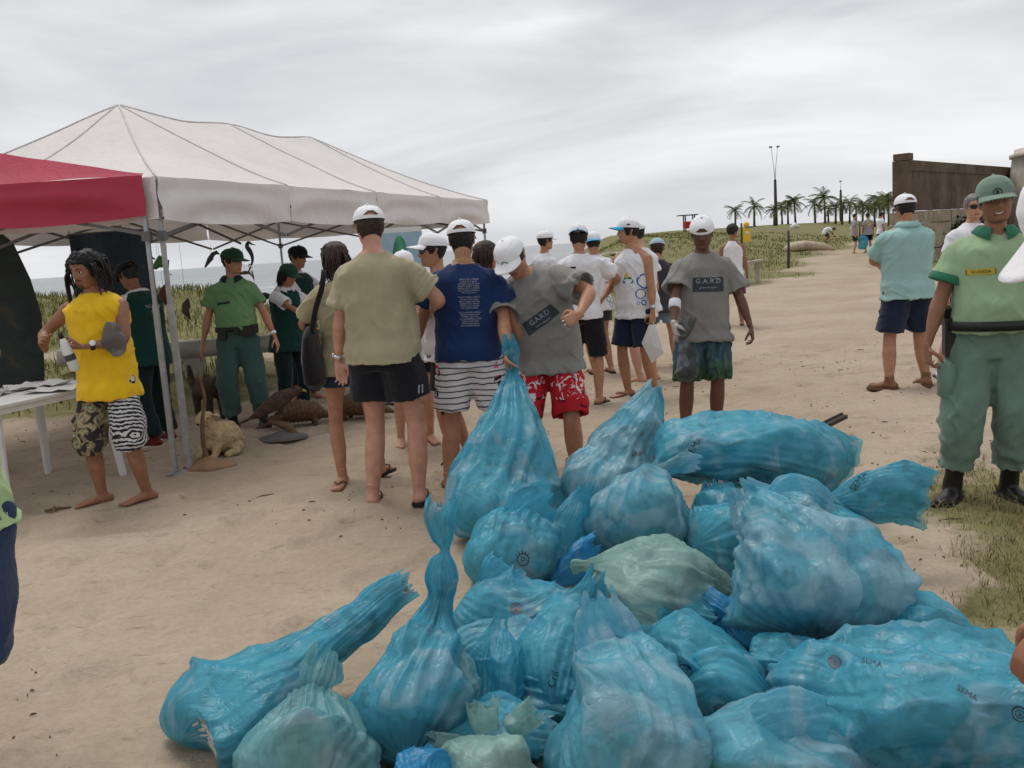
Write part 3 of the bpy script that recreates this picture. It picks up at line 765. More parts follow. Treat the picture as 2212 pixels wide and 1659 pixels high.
def seg(a, b, rs, n=7, m=12, rb=None, side=None):
    a, b = np.asarray(a), np.asarray(b); t = np.linspace(0, 1, n)[:, None]
    k = np.linspace(0, 1, len(rs)); r = np.interp(t[:, 0], k, rs)
    return tube(a + (b - a) * t, r, m, side=side)
def limb(p, rs, m=14, n=26, side=None):
    """bent tube through three joints with a rounded bend"""
    p = [np.asarray(q, float) for q in p]; t = np.linspace(0, 1, n)
    L1 = np.linalg.norm(p[1] - p[0]); L2 = np.linalg.norm(p[2] - p[1]); k = L1 / (L1 + L2)
    w = .10
    P = []
    for u in t:
        if u < k: q = p[0] + (p[1] - p[0]) * (u / k)
        else: q = p[1] + (p[2] - p[1]) * ((u - k) / (1 - k))
        if abs(u - k) < w:
            a = p[1] + (p[0] - p[1]) * (w / k); b = p[1] + (p[2] - p[1]) * (w / (1 - k)); v = (u - k + w) / (2 * w)
            q = a * (1 - v) ** 2 + p[1] * 2 * v * (1 - v) + b * v * v
        P.append(q)
    ks = np.linspace(0, 1, len(rs))
    return tube(P, np.interp(t, ks, rs), m, side=side)

def hand_geo(h, s, mb):
    wr, d, n, cu, sx = h
    sd = np.cross(d, n) * (-1 if sx > 0 else 1)     # towards the thumb
    # thumb should point forward/up relative to the palm; sd is the radial direction
    s = s * .98
    P = [wr - d * .02 * s, wr + d * .012 * s, wr + d * .045 * s, wr + d * .085 * s, wr + d * .098 * s]
    mb.put(*tube(P, np.array([.027, .029, .039, .042, .036]) * s, 12, rb=np.array([.020, .019, .017, .014, .010]) * s, side=sd))
    fl = [.072, .080, .074, .058]
    for i in range(4):
        o = (.030 - .0205 * i) * s
        b = wr + d * (.088 - .004 * abs(i - 1.2)) * s + sd * o
        ang = 0; q = b; pts = [b - d * .012 * s]; pts.append(b)
        for k, f in enumerate((.42, .32, .26)):
            ang += cu * (.75, 1.05, .7)[k] * (1 + .12 * (i - 1))
            dr = d * math.cos(ang) + n * math.sin(ang) + sd * (.10 - .07 * i) * .6 * max(0, 1 - cu)
            q = q + dr * fl[i] * f * s; pts.append(q)
        r = (.0088, .0092, .0088, .0076)[i] * s
        P = spline(np.array(pts), 12); mb.put(*tube(P, np.linspace(r * 1.08, r * .78, 12), 8))
    b = wr + d * .025 * s + sd * .026 * s + n * .004
    t1 = b + (d * .55 + sd * .75 + n * (.25 + .3 * cu)) * .042 * s
    t2 = t1 + (d * .80 + sd * (.35 - .5 * cu) + n * (.25 + .55 * cu)) * .032 * s
    t3 = t2 + (d * .80 + sd * (.1 - .7 * cu) + n * (.25 + .4 * cu)) * .026 * s
    P = spline(np.array([b - sd * .012 * s, b, t1, t2, t3]), 12)
    mb.put(*tube(P, np.linspace(.0155, .0085, 12) * s, 8))

def foot_dir(yaw): a = R(yaw); return np.array([math.sin(a), -math.cos(a), 0.0])
def foot_geo(an, yaw, s, mb, toes=True, pad=0.0, lift=0.0, tilt=0.0):
    f = foot_dir(yaw); sd = np.array([-f[1], f[0], 0.0]); up = np.array([0, 0, 1.0])
    z0 = an[2] - .072 * s
    def q(x, z): return np.array([an[0], an[1], z0]) + f * x * s + up * z * s
    st = [(-.068, .030, .026, .024), (-.052, .034, .034, .032), (-.02, .037, .036, .036), (.03, .036, .040, .034), (.075, .042, .031, .026), (.115, .047, .022, .021), (.148, .045, .016, .016), (.168, .038, .012, .012)]
    P = [q(a, h + pad * .2) for a, w, h, v in st]
    mb.put(*tube(P, [w * s + pad for a, w, h, v in st], 14, rb=[v * s + pad * .6 for a, w, h, v in st], side=sd))
    P = [np.array([an[0], an[1], an[2] + .055 * s]), np.array([an[0], an[1], an[2] + .02 * s]), q(-.012, .045), q(.0, .03)]
    mb.put(*tube(P, np.array([.037, .036, .038, .036]) * s + pad, 12))
    if toes:
        for i in range(5):
            o = (.030 - .0165 * i); b = q(.15 - .007 * i * (i > 1), .014) - sd * 0
            sgn = 1
            r = (.0125, .0095, .009, .0085, .008)[i] * s
            P = [b + sd * o * s * mb.side, b + sd * o * s * mb.side + f * .022 * s, b + sd * o * s * mb.side + f * (.040 - .004 * i) * s - up * .003]
            mb.put(*tube(P, [r, r * 1.05, r * .8], 8))

HZ = np.array([-.118, -.110, -.095, -.07, -.03, 0, .03, .06, .085, .105, .118])
HF = np.array([.020, .066, .084, .087, .089, .089, .093, .090, .077, .050, .004])
HS = np.array([.015, .040, .053, .063, .071, .075, .078, .074, .061, .037, .004])
HB = np.array([.010, .020, .036, .054, .078, .092, .101, .099, .081, .050, .004])
def head_pt(phi, z, off=0.0, feat=True):
    F_, S_, B_ = np.interp(z, HZ, HF), np.interp(z, HZ, HS), np.interp(z, HZ, HB)
    c, s = np.cos(phi), np.sin(phi)
    sc = np.sign(c) * np.abs(c) ** .92; ss = np.sign(s) * np.abs(s) ** .92
    x = (S_ + off) * ss; y = np.where(c > 0, -(F_ + off) * sc, -(B_ + off) * sc)
    if feat:
        fr = sstep(.15, .6, c)
        g = lambda x0, sx, z0, sz: np.exp(-((x - x0) / sx) ** 2 - ((z - z0) / sz) ** 2)
        nose = np.interp(z, [-.046, -.034, -.026, .02, .03], [0, .021, .024, .005, 0]) * np.exp(-(x / np.interp(z, [-.04, .02], [.0165, .0095])) ** 2)
        d = nose + .0055 * g(0, .05, .031, .009) - .0105 * (g(.032, .017, .006, .011) + g(-.032, .017, .006, .011))
        d += .0055 * g(0, .020, -.056, .006) + .0055 * g(0, .018, -.070, .006) - .004 * g(0, .022, -.063, .0035) + .006 * g(0, .02, -.098, .015)
        d += .005 * (g(.046, .018, -.022, .018) + g(-.046, .018, -.022, .018)) - .003 * g(0, .012, -.045, .006)
        y = y - d * fr
    return np.stack([x, y, np.broadcast_to(z, x.shape)], -1)
def head_grid(n=46, m=64):
    z = -.118 * np.cos(np.linspace(0, np.pi, n)) ; z = np.sign(z) * np.abs(z / .118) ** 1.0 * .118
    z = np.interp(np.linspace(0, 1, n), [0, .06, .94, 1], [-.118, -.110, .108, .118])
    phi = np.arange(m) / m * 2 * np.pi
    P, Z = np.meshgrid(phi, z)
    return P, Z

SKINS = {'light': (.52, .29, .20), 'tan': (.42, .215, .130), 'brown': (.29, .140, .082), 'dark': (.145, .068, .045), 'pink': (.53, .285, .21)}
def body_mesh(B, sk, vox, feet=('bare', 'bare'), toes=True, hands=True, headres=(46, 64), beard=None, lips=True, hide=None):
    s, g = B.s, B.g
    mb = MB()
    z = np.linspace(-.115, .575, 26); P = []; a = []; b = []
    rows = []
    th = np.arange(24) / 24 * 2 * np.pi
    for q in z:
        c, Rm = B.at(q); A, Bq, oy = B.sec(q)
        ct, st = np.cos(th), np.sin(th)
        ct = np.sign(ct) * np.abs(ct) ** .86; st = np.sign(st) * np.abs(st) ** .86
        rows.append(c + (Rm @ np.stack([A * ct, Bq * st + oy, 0 * ct])).T)
    V = np.vstack(rows); F = [tuple(f) for f in grid_faces(26, 24)] + [tuple(range(23, -1, -1)), tuple(25 * 24 + i for i in range(24))]
    mb.put(V, F)
    if B.female:
        for sx in (-1, 1):
            c, Rm = B.at(.345); o = c + Rm @ np.array([sx * .075 * s, -.095 * s * g, 0])
            mb.put(*tube([o + Rm @ np.array([0, .06, .02]) * s, o, o + Rm @ np.array([0, -.03, -.005]) * s], np.array([.055, .06, .035]) * s, 12))
    # neck
    mb.put(*tube([B.nb - B.Rc @ np.array([0, 0, .05]), B.nb + (B.hc - B.nb) * .3, B.hc + B.Rh @ np.array([0, .022, -.035])], np.array([.062, .054, .052]) * s * (.92 if B.female else 1) * (.6 + .4 * g), 14))
    ag = (.82 if B.female else 1.0) * (.5 + .5 * g)
    for sh, el, wr, sx in ((B.shL, B.elL, B.wrL, 1), (B.shR, B.elR, B.wrR, -1)):
        mb.put(*limb((sh + (el - sh) * .02, el, wr), np.array([.060, .059, .052, .046, .041, .040, .044, .041, .034, .027, .0245]) * s * ag))
        c, Rm = B.at(.47)
        mb.put(*tube([c + Rm @ np.array([sx * .06, .01, .0]), c * .35 + sh * .65, sh + (el - sh) * .12], np.array([.07, .066, .056]) * s * ag, 14))
    lg = (.95 if B.female else 1.0) * (.55 + .45 * g)
    for hj, kn, an in ((B.hjL, B.knL, B.anL), (B.hjR, B.knR, B.anR)):
        mb.put(*limb((hj, kn, an), np.array([.094, .088, .080, .069, .059, .054, .057, .060, .054, .043, .037]) * s * lg))
    V, F, N = remesh(mb.V, mb.F, vox * 1.6, 2)
    N1 = len(V)
    VV = [V]; FF = [F]; base = len(V)
    mb2 = MB()
    if hands:
        for k in 'LR': hand_geo(B.hand[k], s, mb2)
    for k, an in (('L', B.anL), ('R', B.anR)):
        mb2.side = -1 if k == 'R' else 1
        mb2.side = mb2.side * -1
        foot_geo(an, B.yaw[k], s, mb2, toes=False)
        if toes and feet[0 if k == 'L' else 1] == 'bare':
            foot_geo(an, B.yaw[k], s, mb2, toes=True)
    if mb2.V:
        V2, F2, _ = remesh(mb2.V, mb2.F, max(.0056, vox * .48), 2)
        VV.append(V2); FF.append(F2 + base); base += len(V2)
    PH, Z = head_grid(*headres)
    h = head_pt(PH.ravel(), Z.ravel()) * B.hs
    n, m = PH.shape
    hv = (B.Rh @ h.T).T + B.hc
    hf = grid_faces(n, m)
    VV.append(hv); FF.append(hf + base); hb = base; base += len(hv)
    em = MB()
    for sx in (-1, 1):
        o = B.hc + B.Rh @ np.array([sx * .074, .012, -.005]) * B.hs
        a = B.Rh @ np.array([0, .25, 1.0]); dd = B.Rh @ np.array([sx * .55, .85, 0])
        em.put(*tube([o - a * .03 * B.hs, o - a * .024 * B.hs, o, o + a * .022 * B.hs, o + a * .032 * B.hs], np.array([.004, .011, .015, .018, .008]) * B.hs, 10, rb=np.array([.004, .006, .007, .007, .004]) * B.hs, side=dd))
    ev = np.array(em.V); ef = em.F
    allV = np.vstack(VV + [ev]); F4 = np.vstack(FF)
    me = bpy.data.meshes.new('body')
    faces = [tuple(f) for f in F4.tolist()] + [tuple(int(i) + base for i in f) for f in ef]
    me.from_pydata(allV.tolist(), [], faces); me.update()
    me.polygons.foreach_set('use_smooth', np.ones(len(me.polygons), bool))
    me.materials.append(skin('skin_' + sk, SKINS[sk]))
    c = SKINS[sk]
    me.materials.append(simple('lips_' + sk, (c[0] * .72, c[1] * .50, c[2] * .52), .4, .1, 40))
    me.materials.append(simple('stubble_' + sk, (c[0] * .30 + .008, c[1] * .30 + .007, c[2] * .32 + .007), .8, .3, 120))
    idx = np.zeros(len(me.polygons), np.int32)
    fc = h[hf].mean(1) / B.hs
    k0 = len(F4) - len(hf)
    front = fc[:, 1] < -.04
    if lips: idx[k0:][:len(hf)][front & (abs(fc[:, 0]) < .024) & (fc[:, 2] > -.0745) & (fc[:, 2] < -.0525)] = 1
    if beard == 'goatee':
        mk = front & (((abs(fc[:, 0]) < .026) & (fc[:, 2] < -.0745)) | ((abs(fc[:, 0]) < .028) & (fc[:, 2] > -.0525) & (fc[:, 2] < -.044)))
        idx[k0:][:len(hf)][mk] = 2
    if beard == 'full':
        mk = (fc[:, 1] < .0) & ((fc[:, 2] < -.0745) | ((abs(fc[:, 0]) > .027) & (fc[:, 2] < -.04) & (fc[:, 1] < .0) & (abs(fc[:, 0]) > .045)) | ((abs(fc[:, 0]) < .03) & (fc[:, 2] > -.0525) & (fc[:, 2] < -.043)))
        idx[k0:][:len(hf)][mk] = 2
    me.polygons.foreach_set('material_index', idx)
    return me

# ---- garments -------------------------------------------------------------
def fold(V, N, amp, sd, vert=1.0):
    wv = .35 * np.stack([vnoise(V * 5 + sd), vnoise(V * 5 + sd + 9), vnoise(V * 5 + sd + 21)], -1)
    w = vnoise(V * np.array([15, 15, 2.6]) + wv + sd)
    d = w * .75 + .25 * vnoise(V * np.array([30, 30, 5.]) + sd)
    for k, (rx, ry, rz) in enumerate(((0, 52, 10), (20, -48, -15), (-30, 38, 60), (10, -60, 100))):
        q = V @ rotm(rx, ry, rz).T
        r = 1 - np.abs(vnoise(q * np.array([2.6, 5.5, 15.]) + wv * 1.4 + sd * (k + 2))) * 3.2
        d = d + .9 * np.maximum(r, 0) ** 1.5 * sstep(-.1, .5, vnoise(V * 4 + 11 * k + sd))
    return V + N * (1.5 * amp * (d - .25))[:, None]
def hem_tube(P, r, m=16, wall=.019, deep=.05, side=None, rb=None):
    """tube whose far end is an open hem with a real inside"""
    P = np.asarray(P, float); r = np.asarray(r, float); d = (P[-1] - P[-2]) / np.linalg.norm(P[-1] - P[-2])
    P2 = np.vstack([P, P[-1] + d * .001, P[-1] - d * deep]); T, S, N = frames(P, side)
    r2 = np.r_[r, r[-1] - wall, r[-1] - wall * 1.3]
    th = np.arange(m) / m * 2 * np.pi; V = []
    Ts = np.vstack([S, S[-1:], S[-1:]]); Ns = np.vstack([N, N[-1:], N[-1:]])
    V = P2[:, None] + Ts[:, None] * (r2[:, None] * np.cos(th))[..., None] + Ns[:, None] * (r2[:, None] * np.sin(th))[..., None]
    n = len(P2); V = V.reshape(-1, 3); F = [tuple(f) for f in grid_faces(n, m)] + [tuple(range(m - 1, -1, -1)), tuple((n - 1) * m + i for i in range(m))]
    return V, F
def shirt(B, mat, root, hem=-.14, sleeve=.62, fit=.018, loose=.55, vox=.010, amp=.007, sd=1.0, top='crew', name='t_shirt', flare=.0, sl_r=.078, sl_end=.086, tuck=False):
    s, g = B.s, B.g; mb = MB(); th = np.arange(32) / 32 * 2 * np.pi
    zt = {'crew': .572, 'tank': .556, 'muscle': .562, 'vest': .545}[top]
    z = np.r_[np.linspace(hem, zt, 24)]
    ch = B.sec(.40); rows = []
    for q in z:
        c, Rm = B.at(max(q, -.113)); c = c + np.array([0, 0, min(0, q + .113)]) * s if q < -.113 else c
        A, Bq, oy = B.sec(max(q, -.03)); 
        f = fit * s * (1 - .55 * float(sstep(.46, .57, q)))
        A += f; Bq += f
        if q < .40:
            A = A * (1 - loose) + max(A, (ch[0] + f) * (.985 + flare * (.4 - q))) * loose
            Bq = Bq * (1 - loose) + max(Bq, (ch[1] + f) * 1.0) * loose; 
        if q < .12: k_ = float(sstep(.12, .02, q)); sx_ = B.sec(max(q, -.03)); e_ = .036 * k_ + .024 * float(sstep(-.03, -.12, q)); A = max(A, sx_[0] + e_); Bq = max(Bq, sx_[1] + e_); A += flare * .1 * k_
        if top == 'tank': A *= np.interp(q, [.34, .42, .47, .51, .556], [1, .93, .78, .70, .80])
        if top == 'muscle': A *= np.interp(q, [.36, .44, .49, .52, .56], [1, .97, .90, .88, .95])
        if top == 'vest': A *= np.interp(q, [.38, .47, .51, .545], [1, .97, .93, .95])
        ct, st = np.cos(th), np.sin(th); ct = np.sign(ct) * np.abs(ct) ** .84; st = np.sign(st) * np.abs(st) ** .84
        rows.append(c + (Rm @ np.stack([A * ct, Bq * st + oy, 0 * ct])).T)
    if not tuck:
        c0 = rows[0].mean(0); r1 = c0 + (rows[0] - c0) * .87; up = (rows[4].mean(0) - c0); up /= np.linalg.norm(up)
        rows = [r1 + up * .06, r1 + up * .001] + rows
    n = len(rows); V = np.vstack(rows)
    F = [tuple(f) for f in grid_faces(n, 32)] + [tuple(range(31, -1, -1)), tuple((n - 1) * 32 + i for i in range(32))]
    mb.put(V, F)
    if sleeve > 0:
        for sh, el, wr, sx in ((B.shL, B.elL, B.wrL, 1), (B.shR, B.elR, B.wrR, -1)):
            c, Rm = B.at(.452); t = (el - sh) / np.linalg.norm(el - sh)
            base = c + Rm @ np.array([sx * .085 * s, .004, .0])
            L = np.linalg.norm(el - sh)
            if sleeve <= 1:
                P = np.vstack([base, base * .5 + sh * .5 + [0, 0, .002], sh + t * L * .08, sh + t * L * (sleeve * .5 + .04), sh + t * L * sleeve])
                P = spline(P, 12); k = np.linspace(0, 1, 12)
                P = np.vstack([P]); r = np.interp(k, [0, .4, .65, 1], [sl_r * .80, sl_r * .86, sl_r * .95, sl_end]) * s * (.45 + .55 * g)
            else:
                e2 = el + (wr - el) * (sleeve - 1)
                P = spline(np.vstack([base, base * .5 + sh * .5, sh + t * L * .1, sh + t * L * .55, sh + t * L * .92, el + (wr - el) * .12, e2]), 20); k = np.linspace(0, 1, 20)
                r = np.interp(k, [0, .3, .5, 1], [sl_r, sl_r, sl_r * .85, sl_end * .72]) * s * (.45 + .55 * g)
            mb.put(*hem_tube(P, r, 18, side=Rm @ np.array([0, 1., 0])))
    V, F, N = remesh(mb.V, mb.F, vox * 1.12, 3)
    V = fold(V, N, amp, sd)
    o = add(name, V, F, mat, root)
    o['n_dummy'] = 0; del o['n_dummy']
    return o
def shorts(B, mat, root, hem=.58, r0=.112, r1=.108, vox=.010, amp=.006, sd=2.0, name='shorts', waist=.02, pants=False, cuff=.0, r2=.078, drop=0.0):
    """hem: fraction hip->knee (<=1) or 1..2 for knee->ankle"""
    s, g = B.s, B.g; mb = MB(); th = np.arange(28) / 28 * 2 * np.pi; rows = []
    for q in np.linspace(-.118, waist, 10):
        c, Rm = B.at(max(q, -.113)); A, Bq, oy = B.sec(max(q, -.035))
        k = 1.0 if q > -.07 else .93
        A = (A + .012 * s) * k; Bq = (Bq + .014 * s) * k
        ct, st = np.cos(th), np.sin(th); ct = np.sign(ct) * np.abs(ct) ** .86; st = np.sign(st) * np.abs(st) ** .86
        rows.append(c + (Rm @ np.stack([A * ct, Bq * st + oy, 0 * ct])).T)
    V = np.vstack(rows); mb.put(V, [tuple(f) for f in grid_faces(10, 28)] + [tuple(range(27, -1, -1)), tuple(9 * 28 + i for i in range(28))])
    gg = .5 + .5 * g
    for hj, kn, an in ((B.hjL, B.knL, B.anL), (B.hjR, B.knR, B.anR)):
        if hem <= 1:
            P = hj + (kn - hj) * np.linspace(.02, hem, 12)[:, None]; r = np.linspace(r0, r1, 12) * s * gg
            if drop: P[-1] += [0, 0, -drop]
        else:
            e = kn + (an - kn) * (hem - 1); P = spline(np.vstack([hj, hj * .5 + kn * .5, hj * .12 + kn * .88, kn + (an - kn) * .12, kn * .45 + e * .55, e]), 24)
            k = np.linspace(0, 1, 24); r = np.interp(k, [0, .25, .5, .75, 1], [r0, r0 * .95, r2 * 1.08, r2, r1]) * s * gg
            if cuff: r = r + cuff * np.sin(k * 46) * sstep(.72, 1, k) * .5 + cuff * .4 * np.sin(k * 70 + 1) * sstep(.4, .55, k) * (1 - sstep(.55, .7, k))
        mb.put(*hem_tube(P, r, 18))
    V, F, N = remesh(mb.V, mb.F, vox, 3)
    return add(name, fold(V, N, amp, sd), F, mat, root)

def collar(B, mat, root, r=.068, h=.035, name='collar', open_front=False):
    s = B.s; c, Rm = B.at(.562); rows = []; m = 40
    up = B.nb + (B.hc - B.nb) * .25 - B.nb
    a = np.linspace(-math.pi + .02, math.pi - .02, m) if not open_front else np.linspace(-math.pi + .38, math.pi - .38, m)
    a = a + math.pi / 2
    rr = (r + .004) * s * (.6 + .4 * B.g); V = []
    prof = [(-.004, 0), (.0, h * s), (.012, h * s * .92), (.042, h * s * .02), (.034, -.014)] if h > .02 else [(-.003, -.006), (-.003, .010), (.005, .011), (.010, -.002)]
    for k, (dr, dz) in enumerate(prof):
        for t in a:
            q = np.array([(rr + dr) * math.cos(t), (rr * .98 + dr) * math.sin(t) + .010, dz])
            if open_front and dz < h * s * .5: q[2] -= .018 * max(0, -math.sin(t)) ** 2; 
            if open_front: q[2] -= .020 * max(0, -math.sin(t)) ** 3
            else: q[2] -= .016 * max(0, -math.sin(t))
            V.append(c + Rm @ q)
    F = [tuple(f) for f in grid_faces(len(prof), m, wrap=not open_front)]
    return add(name, V, F, mat, root)
def sleeve_band(B, mat, root, side, frac, r, w=.028, name='sleeve_band'):
    sh, el = (B.shL, B.elL) if side == 'L' else (B.shR, B.elR)
    t = el - sh; L = np.linalg.norm(t); t /= L; P = [sh + t * (L * frac + d) for d in (-w, -w * .4, w * .2, w * .45, w * .5, w * .2)]
    V, F = tube(P, np.array([r - .002, r + .004, r + .005, r + .003, r - .010, r - .014]) * B.s * (.45 + .55 * B.g), 24, cap=False)
    return add(name, V, F, mat, root)

def cap_obj(B, mat, root, yaw=0, tilt=0, brim_mat=None, arch=True, name='cap', brim=.072, tall=.012, rollc=0):
    m, n = 56, 16; ph = np.arange(m) / m * 2 * np.pi
    M = rotm(0, 0, yaw) @ rotm(tilt, rollc, 0)
    V = []; z0 = .036
    # crown is shaped on the head, turned with the cap
    for k in range(n + 1):
        t = k / n; z = z0 + (.118 - z0) * math.sin(t * math.pi / 2) ** .9
        P = head_pt(ph, np.full(m, min(z, .1175)), (.0155 + .002 * math.sin(t * math.pi)) * (1 - t ** 7), feat=False)
        P[:, 2] = z + tall * sstep(0, .7, t) * (1 + .35 * np.cos(ph)) 
        seam = .0012 * (np.abs(np.cos(ph * 3)) ** 14)
        P[:, :2] *= (1 + seam[:, None] * 8)
        V.append(P)
    V = np.vstack(V); F = grid_faces(n + 1, m)
    if yaw:                                   # crown keeps to the head's long axis
        Vr = V.copy(); a = math.radians(yaw); ca, sa = math.cos(a), math.sin(a)
    if arch:
        fc = V[F].mean(1); pa = np.arctan2(fc[:, 0], fc[:, 1]); hgt = fc[:, 2] - z0
        F = F[~((np.abs(pa) < .40) & (hgt > .015) & (hgt < .015 + .030 * np.sqrt(np.maximum(0, 1 - (pa / .40) ** 2))))]
    sc = np.array([1.0, .97 if abs(yaw) > 90 else 1.0, 1.0])
    T = lambda X: ((B.Rh @ (M @ (np.asarray(X) * sc * B.hs).T)) .T + B.hc + B.Rh @ np.array([0, .008 if abs(yaw) > 90 else 0, 0.0]))
    o = add(name, T(V), F, mat, root)
    for ch in root.children:                  # hair pressed flat under the crown
        if ch.name.startswith('hair'):
            me = ch.data; A = np.zeros(len(me.vertices) * 3, np.float32); me.vertices.foreach_get('co', A); A = A.reshape(-1, 3).astype(float)
            Lc = (B.Rh.T @ (A - B.hc).T).T; k = 1 - .075 * sstep(.030, .050, Lc[:, 2] / B.hs); Lc = Lc * k[:, None]
            A = (B.Rh @ Lc.T).T + B.hc; me.vertices.foreach_set('co', A.astype(np.float32).ravel()); me.update()
    bv = []; na, nr = 26, 7; an = np.linspace(-1.12, 1.12, na)
    for side in (0, 1):
        for k in range(nr):
            u = k / (nr - 1)
            for a in an:
                p = head_pt(np.array([a]), np.array([z0 + .002]), .0155, feat=False)[0]
                ext = brim * u * (math.cos(a / 1.12 * 1.45)) ** .55
                q = p + np.array([math.sin(a) * .25, -1, 0]) * ext
                q[2] = z0 + .004 - .014 * u - .020 * (abs(a) / 1.12) ** 2 * (.4 + .6 * u) - side * .0045
                bv.append(q)
    f1 = grid_faces(nr, na, False); f2 = grid_faces(nr, na, False)[:, ::-1] + nr * na
    edge = [((nr - 1) * na + i, (nr - 1) * na + i + 1, nr * na + (nr - 1) * na + i + 1, nr * na + (nr - 1) * na + i) for i in range(na - 1)]
    add('brim', T(bv), [tuple(f) for f in np.vstack([f1, f2])] + edge, brim_mat or mat, o)
    bt = T(np.array([[0, .004, .118 + tall * .9 + .006]]))[0]
    nn = B.Rh @ M @ np.array([0, 0, 1.]); add('button', *tube([bt - nn * .003, bt, bt + nn * .003], [.008, .008, .004], 10), mat, o)
    o['cap_dummy'] = 0; del o['cap_dummy']
    B.capT = T
    return o
def hair_short(B, mat, root, off=.007, front=.062, side=.0, back=-.062, sd=0., name='hair', m=64, n=30, rough=.004):
    ph = np.arange(m) / m * 2 * np.pi; c = np.cos(ph)
    line = np.where(c > 0, side + (front - side) * sstep(.25, .8, c), side + (back - side) * sstep(.1, .6, -c))
    line = line - .022 * np.exp(-((np.abs(np.sin(ph)) - .97) / .1) ** 2) * (c > -.25) * (c < .45)
    V = []
    for k in range(n):
        t = k / (n - 1); z = line + (.1178 - line) * t
        o = off * sstep(0, .18, t) + .0005
        P = head_pt(ph, z, 0, feat=False); nz = vnoise(P * 90 + sd) * rough * sstep(0, .2, t) + rough * .8 * vnoise(P * 260 + sd)
        P = head_pt(ph, z, o + nz, feat=False); P[:, 2] += sstep(.6, 1, t) * off
        V.append(P)
    V = np.vstack(V) * B.hs
    return add(name, (B.Rh @ V.T).T + B.hc, grid_faces(n, m), mat, root)
def hair_long(B, mat, root, length=.20, off=.014, sd=0., name='hair', tail=None):
    o = hair_short(B, mat, root, off, .07, -.05, -.09, sd, name, rough=.005)
    mb = MB(); rs = np.random.RandomState(int(sd * 10) + 3)
    for i in range(120):
        a = R(rs.uniform(75, 285)) if tail is None else R(rs.uniform(160, 200))
        z = rs.uniform(-.05, .03); p = head_pt(np.array([a]), np.array([z]), off, feat=False)[0]
        if tail is None:
            L = length * rs.uniform(.75, 1.05)
            pts = [p, p + np.array([p[0] * .15, p[1] * .10, -L * .4]), p + np.array([p[0] * .05 + rs.normal() * .01, p[1] * .05, -L])]
        else:
            L = length * rs.uniform(.8, 1.1); pts = [p + [0, .01, .02], p + np.array([rs.normal() * .008, .05, -.03]), p + np.array([rs.normal() * .014, .06, -L])]
        pts = spline(np.array(pts), 9) * B.hs
        mb.put(*tube((B.Rh @ pts.T).T + B.hc, np.linspace(.0065, .002, 9), 5))
    add('strand', mb.V, mb.F, mat, o)
    return o
M_EYE = M_IRIS = None
def face(B, root, hairmat, eyes=True, brows=True, glasses=None, smile=False):
    T = lambda q: B.hc + B.Rh @ (np.asarray(q, float) * B.hs)
    if eyes and not glasses:
        for sx in (-1, 1):
            c = T((sx * .032, -.0775, .006)); mb = MB()
            mb.put(*tube([c + B.Rh @ np.array([0, .011, 0]), c + B.Rh @ np.array([0, .006, 0]), c, c - B.Rh @ np.array([0, .0065, 0]), c - B.Rh @ np.array([0, .0095, 0])], np.array([.003, .010, .0125, .010, .004]), 12, rb=np.array([.002, .005, .0062, .0052, .003]), side=B.Rh @ np.array([1., 0, 0])))
            e = add('eye', mb.V, mb.F, simple('eye_white', (.55, .52, .48), .25, .05, 5), root)
            d = c - B.Rh @ np.array([0, .0098, 0])
            add('iris', *tube([d + B.Rh @ np.array([0, .003, 0]), d, d - B.Rh @ np.array([0, .0012, 0])], [.0058, .0056, .003], 10), simple('iris_brown', (.012, .007, .005), .15, .1, 5), e)
    if brows:
        for sx in (-1, 1):
            P = [head_pt(np.array([sx * a]), np.array([z]), .002)[0] for a, z in ((.16, .0275), (.30, .0325), (.44, .0325), (.58, .0270))]
            P = spline(np.array([T(p) for p in P]), 9)
            add('eyebrow', *tube(P, np.interp(np.linspace(0, 1, 9), [0, .3, 1], [.0038, .0046, .002]), 6, rb=.0022), hairmat, root)
    if smile:
        P = [head_pt(np.array([a]), np.array([z]), .0015)[0] for a, z in ((-.26, -.0575), (-.13, -.0625), (0, -.064), (.13, -.0625), (.26, -.0575))]
        P = spline(np.array([T(p) for p in P]), 11)
        add('teeth', *tube(P, np.interp(np.linspace(0, 1, 11), [0, .5, 1], [.0015, .0052, .0015]), 6), simple('teeth', (.7, .66, .58), .3, .05), root)
    if glasses:
        g = None; onh = glasses == 'head'
        Q = (lambda p: T((p[0] * 1.05, p[1] * .80 + .0, p[2] + .082))) if onh else T
        mb = MB()
        for sx in (-1, 1):
            rows = []; nu, nv = 12, 7
            for i in range(nv):
                for j in range(nu):
                    u, v = j / (nu - 1) * 2 - 1, i / (nv - 1) * 2 - 1
                    x = sx * (.034 + u * .029); z = .004 + v * .0195 * (1 - .25 * (u * sx < 0) * abs(u)) * (1 - .35 * u ** 4)
                    rows.append(Q((x, -(.101 - 6.0 * (abs(x)) ** 2), z)))
            mb.put(rows, [tuple(f) for f in grid_faces(nv, nu, False)])
        g = mb.obj('sunglasses', simple('dark_lens', (.008, .008, .01), .12, .05, spec=.6), root, True)
        fr = MB()
        for sx in (-1, 1): fr.bar(Q((sx * .062, -.082, .014)), Q((sx * .080, .02, .010)), .004, .008)
        fr.bar(Q((-.008, -.1005, .012)), Q((.008, -.1005, .012)), .005, .006)
        fr.obj('glasses_frame', simple('black_plastic', (.012, .012, .013), .35), g)

